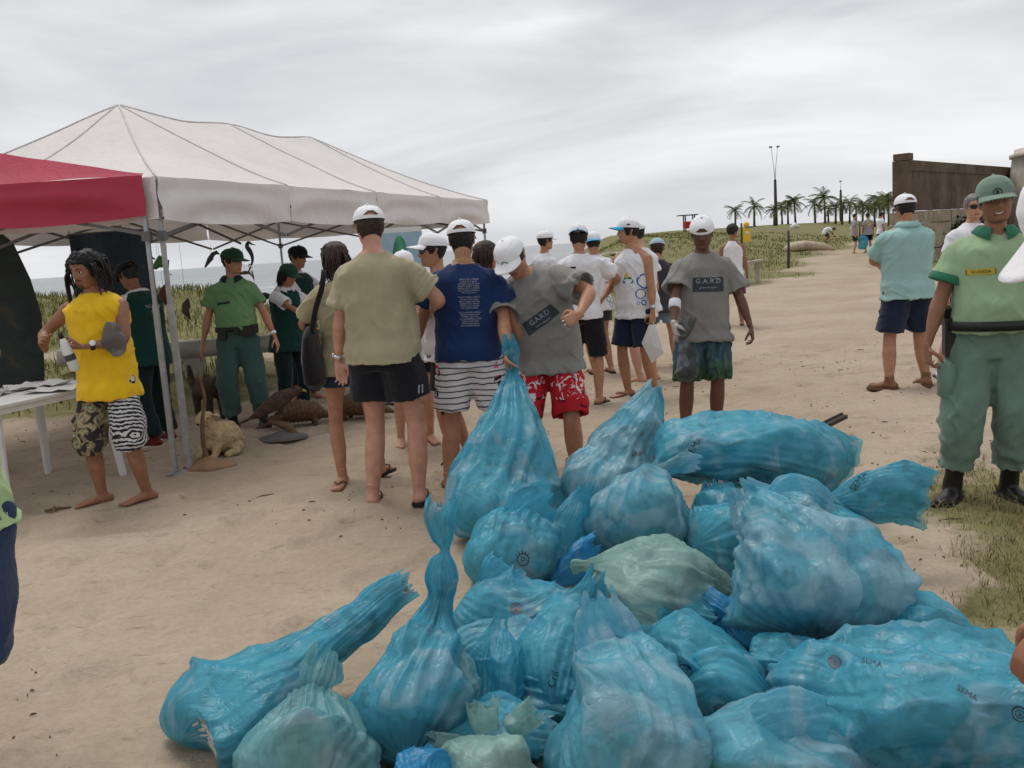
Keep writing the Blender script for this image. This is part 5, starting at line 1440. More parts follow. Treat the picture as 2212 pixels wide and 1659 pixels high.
# ---- man in white tank top
rt = person('man in white tank top with blue rings and navy shorts, holding a white packet', (1.21, 8.80), -48)
B = pose(H=1.685, head=(0, -42, 0), girth=1.02, footL=(.13, .06), footR=(-.13, -.03), yawL=-14, yawR=-26, belly=.01,
         handL=(.27, -.06, .80), hdL=(-.02, -.1, -1), curlL=.9, handR=(-.20, -.25, .95))
dress(rt, B, 'tan', .011, beard='goatee'); face(B, rt, HAIRB); hair_short(B, HAIRB, rt, back=-.05, side=-.02)
sh = shirt(B, WHITE, rt, hem=-.12, sleeve=0, top='tank', fit=.022, loose=.7, vox=.010, name='tank_top')
st = shorts(B, NAVYS, rt, hem=.90, r0=.118, r1=.116, vox=.011)
c_, Rm_ = B.at(.30)
def side_dec(shape, z, ang, mat, **k):
    c, Rm = B.at(z); d = Rm @ np.array([math.sin(R(ang)), -math.cos(R(ang)), 0]); decal(sh, shape, c + d * .6, -d, Rm @ np.array([0, 0, 1.]), mat, **k)
side_dec(decal_ring(.058, .072), .24, 74, INKB); side_dec(decal_ring(.040, .049), .12, 60, INKB)
side_dec(join2d([(decal_ring(.010, .015), (-.03, 0)), (decal_ring(.016, .027), (.02, 0))]), .035, 62, INKB)
side_dec(decal_blob([(-.055, -.03), (-.05, .005), (.05, .005), (.058, -.02), (.03, -.035)]), .26, 22, INKB)
side_dec(decal_blob([(-.045, .003), (-.03, .03), (-.01, .012), (.02, .03), (.05, .003)]), .262, 22, INKG, off=.0035)
side_dec(decal_blob([(-.04, .028), (-.022, .068), (-.005, .05), (.012, .070), (.034, .045), (.04, .026), (.0, .014)]), .265, 22, simple('yellow_print', (.7, .48, .09), .7, .15), off=.004)
cp = cap_obj(B, CAPW, rt, brim_mat=CYAN, tilt=-6, brim=.085)
decal(cp, decal_rect(.03, .014, 4, 2), B.hc + B.Rh @ np.array([.4, -.01, .062]), B.Rh @ np.array([-1, 0, 0]), B.Rh @ np.array([0, 0, 1]), INKD, 'emblem')
band(B, B.wrL, B.elL, rt, STEEL, .033, .026, .05, 'watch', ((.8, -.6, 0), STEEL))
for k in 'LR': flip_flop(B, k, rt, RUBBER, BROWNSH)
TANK_HAND = (B, rt)
# ---- man behind the tank top
rt = person('man in white cap and white t-shirt with orange print, right behind the tank top man', (1.46, 10.0), -140)
B = pose(H=1.70, head=(10, 25, 0)); dress(rt, B, 'light', .013, toes=False); face(B, rt, HAIRB); hair_short(B, HAIRB, rt, off=.005)
sh = shirt(B, WHITE, rt, vox=.012); chest_decal(B, sh, decal_rect(.12, .03, 8, 3), simple('orange_print', (.65, .16, .07), .8, .3, 60), (.02, .46), True); shorts(B, NAVYS, rt, vox=.013); cap_obj(B, CAPW, rt, arch=False)
# ---- boy in pale blue cap
rt = person('boy in pale blue cap, charcoal t-shirt and pale denim shorts with back turned', (1.78, 10.82), 172)
B = pose(H=1.48, girth=.92, head=(10, -6, 0), footL=(.10, -.02), footR=(-.16, .10), liftR=.03, handL=(.10, -.30, .9), handR=(-.10, -.30, .9)); dress(rt, B, 'tan', .012); face(B, rt, HAIRB); hair_short(B, HAIRBR, rt, back=-.08)
shirt(B, DKGREY, rt, hem=-.15, sleeve=.62, vox=.012, sl_end=.085); shorts(B, DENIM2, rt, hem=.62, vox=.012); cap_obj(B, SKYC, rt, tilt=6, arch=False)
for k in 'LR': flip_flop(B, k, rt, TANSOLE, TANSOLE)
# ---- man in grey t-shirt with dark patch, glove
rt = person('man in grey t-shirt with dark lettered patch, backwards white cap and one white glove', (1.46, 6.94), -6)
B = pose(H=1.635, girth=1.06, head=(12, -6, 0), footL=(.08, .03), footR=(-.16, -.02), roll=2.5,
         handR=(-.235, -.30, .905), poleR=(-.7, .9, -.2), hdR=(.22, -.25, -.9), pnR=(1, .2, 0), curlR=.75, handL=(.345, -.07, .82), hdL=(.12, -.15, -1), curlL=.7)
dress(rt, B, 'dark', .010); face(B, rt, HAIRB); hair_short(B, HAIRB, rt, front=.052)
sh = shirt(B, GREYT, rt, hem=-.13, sleeve=.78, fit=.026, loose=.70, amp=.008, sd=11.3, sl_end=.104, sl_r=.084)
shorts(B, pattern_reef(), rt, hem=1.0, r0=.120, r1=.112, name='printed_shorts', amp=.008)
chest_decal(B, sh, decal_rect(.225, .105, 16, 8), PATCH, (.03, .325), name='patch')
chest_decal(B, sh, join2d([(decal_text('G.A.R.D', .050, 1.1), (0.0, .025)), (decal_text('grupo de apoio', .020), (0, -.020))]), INKW, (.03, .325), off=.006)
cap_obj(B, CAPW, rt, yaw=180, tilt=-12)
band(B, B.wrR, B.elR, rt, cloth('white_towelling', (.72, .73, .78)), .047, .075, .17, 'armband')
gl = MB(); hand_geo((B.wrR, B.hand['R'][1], B.hand['R'][2], .75, -1), B.s * 1.0, gl); V, F, N = remesh(gl.V, gl.F, .005, 1)
add('glove', V + N * .004, F, cloth('glove_cotton', (.50, .48, .44), .15), rt)
GLOVE = (B, rt)
# ---- boy in white tank far right of him
rt = person('dark-haired youth in white tank top walking away near the yellow sign', (3.72, 15.2), 178)
B = pose(H=1.64, girth=.92, head=(4, -48, 0)); dress(rt, B, 'brown', .014, toes=False); hair_short(B, HAIRB, rt, off=.012); shirt(B, WHITE, rt, sleeve=0, top='tank', hem=-.16, vox=.012, name='tank_top'); shorts(B, cloth('purple_cotton', (.12, .03, .10)), rt, hem=.8, vox=.013)
# ---- man in teal polo from behind
rt = person('man in teal polo shirt, navy shorts and white cap standing with his back to us', (3.66, 8.46), 183)
B = pose(H=1.745, girth=1.14, belly=.03, head=(6, -4, 0), footL=(.20, .03), footR=(-.17, -.02), yawL=38, yawR=-8, handL=(.06, -.36, 1.12), poleL=(1.2, .2, -.5), handR=(-.06, -.36, 1.12), poleR=(-1.0, -.1, -.7))
dress(rt, B, 'tan', .011); hair_short(B, HAIRB, rt, back=-.065)
sh = shirt(B, TEALP, rt, hem=-.10, sleeve=.80, fit=.022, loose=.7, vox=.010, amp=.007, sd=3.7, name='polo_shirt', sl_end=.09)
collar(B, TEALP, rt, .068, .040)
shorts(B, NAVYS, rt, hem=.88, r0=.120, r1=.118, vox=.011, amp=.008); cap_obj(B, CAPW, rt, tilt=0)
for k in 'LR': shoe(B, k, rt, BROWNSH, TANSOLE, name='loafer')
# ---- smiling officer
rt = person('smiling guard in lime polo, sage cap, green cargo trousers and black boots at the right', (2.53, 4.82), -17)
B = pose(H=1.685, girth=1.05, belly=.04, head=(2, -4, -6), footL=(.10, .02), footR=(-.19, -.05), yawL=22, yawR=-26, roll=2,
         handR=(-.335, -.06, .80), hdR=(.05, -.10, -1), curlR=.8, poleR=(-.8, .8, 0), handL=(.36, .0, .84))
dress(rt, B, 'brown', .010, toes=False); face(B, rt, HAIRB, smile=True); hair_short(B, HAIRB, rt, off=.006)
sh = shirt(B, LIME, rt, sleeve=.62, hem=.03, loose=.72, fit=.024, amp=.008, sd=5.2, name='polo_shirt', tuck=True, sl_end=.092, sl_r=.082)
collar(B, DKCOL, rt, .070, .036, open_front=True)
for k in 'LR': sleeve_band(B, DKCOL, rt, k, .62, .092)
chest_decal(B, sh, decal_rect(.135, .030, 10, 3), simple('yellow_tape', (.50, .36, .04), .7, .1), (-.085, .355), roll=.05, name='name_tape')
chest_decal(B, sh, join2d([(decal_text('GUARDA', .022), (-.0, 0)), (decal_rect(.003, .026, 1, 2), (-.064, 0)), (decal_rect(.003, .026, 1, 2), (.064, 0))]), INKD, (-.085, .355), roll=.05, off=.006)
decal(sh, join2d([(decal_ring(.0, .026, 20), (0, 0))]), B.shR * .5 + B.elR * .5 + np.array([-.5, -.12, 0]), (1, .24, 0), (0, 0, 1), WATCHW, 'badge')
decal(sh, join2d([(decal_ring(.016, .021, 20), (0, 0)), (decal_blob([(-.008, -.008), (.008, -.008), (.0, .012)]), (0, 0))]), B.shR * .5 + B.elR * .5 + np.array([-.5, -.12, 0]), (1, .24, 0), (0, 0, 1), INKD, 'badge', off=.005)
shorts(B, KHAKI, rt, hem=1.70, r0=.120, r1=.090, r2=.106, cuff=.016, waist=.085, name='cargo_trousers', vox=.011, amp=.012)
bl = belt(B, BELT, rt, .07, .05)
c, Rm = B.at(.02); MB().box(c + Rm @ np.array([-.205, .0, -.015]), (.055, .11, .20)).obj('holster', BELT, bl); MB().box(c + Rm @ np.array([-.21, .02, .10]), (.04, .05, .08), (.3, 0, 0)).obj('pistol_grip', RUBBER, bl)
kn = B.knR * .5 + B.hjR * .5; mbp = MB()
V, F = tube([kn + np.array([-.10, -.01, z]) for z in (.10, .08, .0, -.08, -.10)], [.03, .05, .052, .05, .02], 14, rb=[.05, .075, .08, .075, .05]); add('cargo_pocket', fold(V, np.zeros_like(V), 0, 1.), F, KHAKI, rt)
cp = cap_obj(B, KHAKICAP, rt, tilt=3, brim=.085)
decal(cp, join2d([(decal_ring(.016, .021, 24), (0, 0)), (decal_blob([(-.008, -.008), (.0, -.011), (.008, -.008), (.005, .010), (-.005, .010)]), (0, 0))]), B.hc + B.Rh @ np.array([0, -.5, .083]), B.Rh @ np.array([0, 1, -.1]), B.Rh @ np.array([0, 0, 1]), INKD, 'badge')
for k in 'LR': shoe(B, k, rt, BOOT, RUBBER, .62, 'boot')
# ---- man half hidden behind him
rt = person('man in dark sunglasses and white shirt half hidden behind the smiling guard', (4.40, 8.75), 2)
B = pose(H=1.71, head=(4, -8, 0), footR=(-.30, .0)); dress(rt, B, 'light', .013, toes=False); face(B, rt, simple('grey_hair', (.16, .15, .15), .5, .3, 60), glasses='eyes'); hair_short(B, simple('grey_hair', (.16, .15, .15), .5, .3, 60), rt)
shirt(B, WHITE, rt, vox=.013); shorts(B, DENIM, rt, hem=.95, vox=.013)
for k in 'LR': shoe(B, k, rt, simple('white_sneaker', (.62, .62, .63), .6, .1), RUBBER, name='sneaker')
# ---- far group on the track
GRY2 = cloth('pale_grey_cotton', (.36, .34, .36))
def far(label, pos, deg, sk, top, bot, **k):
    rt = person(label, pos, deg, None); a = dict(H=1.68); a.update(k.pop('pose', {})); B = pose(**a)
    add('body', body_mesh(B, sk, .022, toes=False, headres=(20, 28)), None, None, rt)
    s_ = shirt(B, top, rt, vox=.02, amp=.004, **k.get('sh', {})); shorts(B, bot, rt, vox=.02, amp=.004, hem=k.get('hem', .8))
    (hair_long if k.get('long') else hair_short)(B, k.get('hair', HAIRB), rt); return B, rt, s_
far('distant man in pale grey t-shirt holding a blue sack on the track', (15.05, 40.0, .25), 70, 'light', GRY2, DKPANT, hair=HAIRBR)
b_, r_, s_ = far('distant man with yellow dot on his grey t-shirt, back turned on the track', (15.75, 40.3, .25), 182, 'tan', GRY2, BLACKC)
chest_decal(b_, s_, decal_ring(0, .085, 20), simple('yellow_print', (.7, .48, .09), .7, .15), (0, .36), True)
far('distant man in white t-shirt and dark green shorts on the track', (16.55, 40.9, .25), 100, 'tan', WHITE, VEST)
far('distant dark-haired woman in long white top on the track', (16.95, 40.6, .25), -110, 'brown', WHITE, DKGREY, pose=dict(H=1.58, female=True), sh=dict(hem=-.30, sleeve=.3), long=True, hem=.5)
far('tiny distant person in white t-shirt bent over at the edge of the grass', (20.3, 58.5, .5), 85, 'brown', WHITE, DKGREY, pose=dict(H=1.6, pitch=95, hip=(0, .15, -.22), footL=(.15, .1), footR=(-.15, .1), handL=(.1, -.5, .25), handR=(-.1, -.5, .25), head=(70, 0, 0)))
# ---- people cut by the frame
rt = person('person cut by the left edge in pale green shirt and blue denim bermudas', (-1.895, 2.74), 35)
B = pose(H=1.70, girth=.95, roll=-10, handL=(.12, .25, .92), hip=(.13, .0, -.05), footL=(.04, .02), footR=(-.30, .12), hiproll=0); dress(rt, B, 'tan', .012); face(B, rt, HAIRB); hair_short(B, HAIRB, rt)
shirt(B, cloth('pale_green_cotton', (.42, .55, .27)), rt, hem=-.10, vox=.011); shorts(B, DENIM, rt, hem=1.02, r0=.12, r1=.125, r2=.118, vox=.011, name='denim_bermudas')
rt = person('person in grey shirt behind the white table, cut by the left edge', (-4.30, 7.2), 62)
B = pose(H=1.62, handL=(.14, -.30, .98), handR=(-.10, -.36, 1.02), poleL=(.7, .7, -.5)); dress(rt, B, 'tan', .013, toes=False); face(B, rt, HAIRB); hair_short(B, HAIRB, rt)
shirt(B, cloth('mottled_grey_cotton', (.13, .13, .13), .4), rt, vox=.012, hem=-.16); shorts(B, DKGREY, rt, hem=1.9, r0=.108, r1=.085, r2=.085, vox=.013, name='trousers')
rt = person('person cut by the right edge, only white cap and brown hand in frame', (1.05, 1.62), -90)
B = pose(H=1.63, girth=.85, head=(32, 0, 0), pitch=10, hip=(0, .12, 0), footL=(.12, .14), footR=(-.12, .14), handR=(-.22, .14, .74), handL=(.29, -.30, .78), hdL=(.05, -.62, -.78), pnL=(-.4, .6, -.5), curlL=.8)
dress(rt, B, 'brown', .010); face(B, rt, HAIRB); hair_short(B, HAIRB, rt)
shirt(B, WHITE, rt, vox=.011); shorts(B, DENIM, rt, vox=.011); cap_obj(B, CAPW, rt, brim=.085, tilt=8)
EDGE_R = (B, rt)
# ================================================================== the pile of rubbish bags
def film(name, col, tint, clear, trans=.42, pale=None, dark=None, pth=.52):
    """thin frosted polythene: pale where it lies against white rubbish, deeper where folded over itself"""
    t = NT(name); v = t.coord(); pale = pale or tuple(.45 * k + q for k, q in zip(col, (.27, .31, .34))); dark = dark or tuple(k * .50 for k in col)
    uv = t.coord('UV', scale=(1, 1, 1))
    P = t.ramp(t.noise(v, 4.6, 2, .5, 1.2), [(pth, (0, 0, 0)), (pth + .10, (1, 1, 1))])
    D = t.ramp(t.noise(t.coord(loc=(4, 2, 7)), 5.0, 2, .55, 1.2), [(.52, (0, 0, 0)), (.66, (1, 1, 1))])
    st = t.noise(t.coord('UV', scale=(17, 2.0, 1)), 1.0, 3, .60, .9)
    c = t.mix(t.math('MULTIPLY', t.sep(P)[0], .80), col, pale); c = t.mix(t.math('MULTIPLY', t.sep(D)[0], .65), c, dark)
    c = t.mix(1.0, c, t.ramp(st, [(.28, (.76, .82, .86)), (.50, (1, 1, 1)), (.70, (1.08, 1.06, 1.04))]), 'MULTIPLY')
    t.color(c); t.set(rough=.32, spec=.55)
    cz = t.noise(v, 16, 2, .5, 1.2); cz = t.math('MINIMUM', t.math('MULTIPLY', t.math('ABSOLUTE', t.math('SUBTRACT', cz, .5)), 3.0), .25)
    h = t.math('ADD', t.math('MULTIPLY', st, .75), t.math('ADD', cz, t.math('MULTIPLY', t.noise(v, 70, 2, .6, 1.2), .10)))
    t.bump(h, .45, .014)
    tr = t.node('ShaderNodeBsdfTranslucent'); t.l.new(c, tr.inputs['Color'])
    tp_ = t.node('ShaderNodeBsdfTransparent'); tp_.inputs['Color'].default_value = (*tint, 1)
    m1 = t.node('ShaderNodeMixShader'); m1.inputs[0].default_value = trans; t.l.new(t.b.outputs[0], m1.inputs[1]); t.l.new(tr.outputs[0], m1.inputs[2])
    m2 = t.node('ShaderNodeMixShader'); t.l.new(t.math('MULTIPLY', t.math('SUBTRACT', 1.0, t.math('MULTIPLY', t.sep(P)[0], .6)), clear), m2.inputs[0]); t.l.new(m1.outputs[0], m2.inputs[1]); t.l.new(tp_.outputs[0], m2.inputs[2])
    t.l.new(m2.outputs[0], t.out.inputs['Surface']); return t.m
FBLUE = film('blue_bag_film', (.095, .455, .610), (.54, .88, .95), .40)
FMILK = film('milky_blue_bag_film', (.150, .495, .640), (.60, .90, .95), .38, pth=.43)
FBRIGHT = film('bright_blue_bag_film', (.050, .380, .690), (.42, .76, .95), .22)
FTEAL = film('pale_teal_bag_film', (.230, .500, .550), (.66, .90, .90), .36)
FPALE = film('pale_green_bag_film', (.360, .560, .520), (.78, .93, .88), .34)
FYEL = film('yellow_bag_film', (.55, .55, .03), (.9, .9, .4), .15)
t = NT('packed_rubbish'); v = t.coord()
vc = t.noise(v, 9, 4, .6, 1.5)
t.color(t.ramp(vc, [(.30, (.16, .19, .18)), (.38, (.40, .40, .36)), (.45, (.68, .70, .72)), (.52, (.74, .75, .76)), (.58, (.50, .54, .52)), (.64, (.36, .34, .28)), (.72, (.70, .71, .72))]))
t.set(rough=.5); t.bump(t.noise(v, 18, 5, .7), .9, .04); RUBBISH = t.m
def tri(x): return 2 * np.abs(2 * (x - np.floor(x + .5))) - 1
def bag_shell(sp, seed, n=88, m=150, crum=1.0, pleat=1.0, lump=1.0, shrink=0.0, closed=True, fac=1.0, inner=False):
    rs = np.random.RandomState(seed); S = spline(np.array(sp, float), n); P = S[:, :3]; a = np.maximum(S[:, 3], .003); b = np.maximum(S[:, 4], .003)
    T = np.gradient(P, axis=0); T /= np.linalg.norm(T, axis=1)[:, None] + 1e-9
    k = np.ones(9) / 9; T = np.stack([np.convolve(np.pad(T[:, i], 4, 'edge'), k, 'valid') for i in range(3)], -1); T /= np.linalg.norm(T, axis=1)[:, None]
    fw = np.array([0, .985, -.17]); A = np.cross(T, fw); A /= np.linalg.norm(A, axis=1)[:, None] + 1e-9
    for i in range(1, n):
        if A[i] @ A[i - 1] < 0: A[i] = -A[i]
    Bv = np.cross(T, A)
    amax = a.max(); th = -np.pi / 2 + np.arange(m) / m * 2 * np.pi; u = np.linspace(0, 1, n)
    if closed:                                  # rounded, closed bottom
        e = np.sqrt(np.clip(u / .07, 0, 1)); a = a * (.15 + .85 * e); b = b * (.15 + .85 * e); a[0] = b[0] = .002
    c, s = np.cos(th), np.sin(th)
    pl = (.045 + .24 * np.clip(1 - a / amax, 0, 1) ** 1.3) * pleat
    w = np.zeros((n, m)); tw = (vnoise(np.stack([u * 2, u * 0 + seed, u * 0], -1)) * .5)[:, None]
    for j in range(8):
        kk = rs.randint(7, 34); ph = rs.uniform(0, 6.28); dr = rs.normal() * .5
        am = .6 + .8 * vnoise(np.stack([u * 3 + seed, u * 0 + j * 3.1, u * 0], -1))[:, None]
        w += (1 - 2 * np.abs(np.sin(kk * (th[None] + tw * .5) / 2 * 1.0 + ph + dr * u[:, None]))) * am / (1 + .03 * kk)
    # sin(k*th/2) needs even k for a seamless wrap in |.|; |sin| is periodic for any integer k
    w /= 2.6
    # film stretched over the things inside: flat patches meeting in creases
    arc = np.r_[0, np.cumsum(np.linalg.norm(np.diff(P, axis=0), axis=1))] / amax; ar = arc[:, None]
    rr = np.full((n, m), 1.13)
    for j in range(int(8 + 5 * arc[-1])):
        al = rs.uniform(0, 6.28); s0 = rs.uniform(0, arc[-1]); hk = rs.uniform(.66, 1.02); tb = rs.normal() * .45
        cs = np.cos(th[None] - al + .25 * vnoise(np.stack([np.broadcast_to(th, (n, m)), np.broadcast_to(ar, (n, m)) * 1.5, np.full((n, m), j * 1.7 + seed)], -1)))
        val = np.where(cs > .25, (hk + np.abs(ar - s0) * .28 - (ar - s0) * tb * .35) / np.maximum(cs, .25), 9)
        rr = np.minimum(rr, np.maximum(val, .55))
    facet = (rr - 1) * fac * np.clip(np.minimum(a, b) / (amax * .35), 0, 1)[:, None]
    rad = 1 + pl[:, None] * w + facet - shrink
    V = P[:, None] + A[:, None] * (a[:, None] * c * rad)[..., None] + Bv[:, None] * (b[:, None] * s * rad)[..., None]
    D = A[:, None] * (c / np.maximum(a[:, None], .01))[..., None] + Bv[:, None] * (s / np.maximum(b[:, None], .01))[..., None]; D /= np.linalg.norm(D, axis=2)[..., None] + 1e-9
    body = np.clip(np.minimum(a, b * 1.6) / .12, .06, 1)[:, None]
    Q = V + .05 * np.stack([vnoise(V * 6 + seed), vnoise(V * 6 + seed + 20), vnoise(V * 6 + seed + 40)], -1)
    d = .020 * lump * fbm(V * 2.8 + seed * 1.7, 2)
    for j in range(10):
        dr = rs.normal(size=3); dr /= np.linalg.norm(dr); fq = rs.uniform(1.6, 8); msk = sstep(-.15, .45, vnoise(V * 3.2 + 7 * j + seed))
        d = d + crum * .058 / (fq + 1.2) * tri(Q @ dr * fq + rs.rand()) * msk
    d = d + crum * .009 * np.maximum(0, 1 - 5 * np.abs(vnoise(Q * np.array([5, 5, 7.]) + seed))) + crum * .005 * np.maximum(0, 1 - 6 * np.abs(vnoise(Q * 11 + seed)))
    V = V + D * (d * body)[..., None]
    if not closed or True:                       # ragged, wavy mouth
        tail = sstep(.93, 1.0, u)[:, None]; V = V + T[:, None] * (tail * .035 * (vnoise(np.stack([np.broadcast_to(th, (n, m)) * 2.2, np.full((n, m), seed * 1.0), np.zeros((n, m))], -1)) + .5 * vnoise(np.stack([np.broadcast_to(th, (n, m)) * 6.0, np.full((n, m), seed * 2.0), np.zeros((n, m))], -1))) * np.minimum(1, amax / .08))[..., None]
    gz = ground_z(V[..., 0], V[..., 1], False) - .004
    lim = gz + .010 * (1 + vnoise(V * 14)) * (1 + 2 * shrink)
    z = V[..., 2]; k_ = .03; hgt = z - lim; V[..., 2] = lim + np.where(hgt > k_, hgt, k_ * np.exp(np.minimum(hgt - k_, 0) / k_ * 1.0))
    if inner:
        k = np.clip(.84 + .13 * vnoise(V * 9 + seed), .70, .95) * np.where(a < .38 * amax, np.clip(a / (.38 * amax), 0, 1) ** 2, 1)[:, None]; W = P[:, None] + (V - P[:, None]) * k[..., None]
        W = W[::3, ::3]; return V.reshape(-1, 3), grid_faces(n, m), W.reshape(-1, 3), grid_faces(W.shape[0], W.shape[1])
    return V.reshape(-1, 3), grid_faces(n, m)
def film_obj(name, V, F, n, m, mat, parent, L=1.0):
    o = add(name, V, F, mat, parent); uv = o.data.uv_layers.new(name='UVMap'); f = F.ravel(); i = f // m; j = (f % m).astype(float); q = F.copy() % m; wrap = ((q.max(1) - q.min(1)) > m // 2); jj = (F % m).astype(float); jj[wrap] = np.where(jj[wrap] < m // 2, jj[wrap] + m, jj[wrap])
    uv.data.foreach_set('uv', np.stack([jj.ravel() / m, i / n * L], -1).astype(np.float32).ravel()); return o
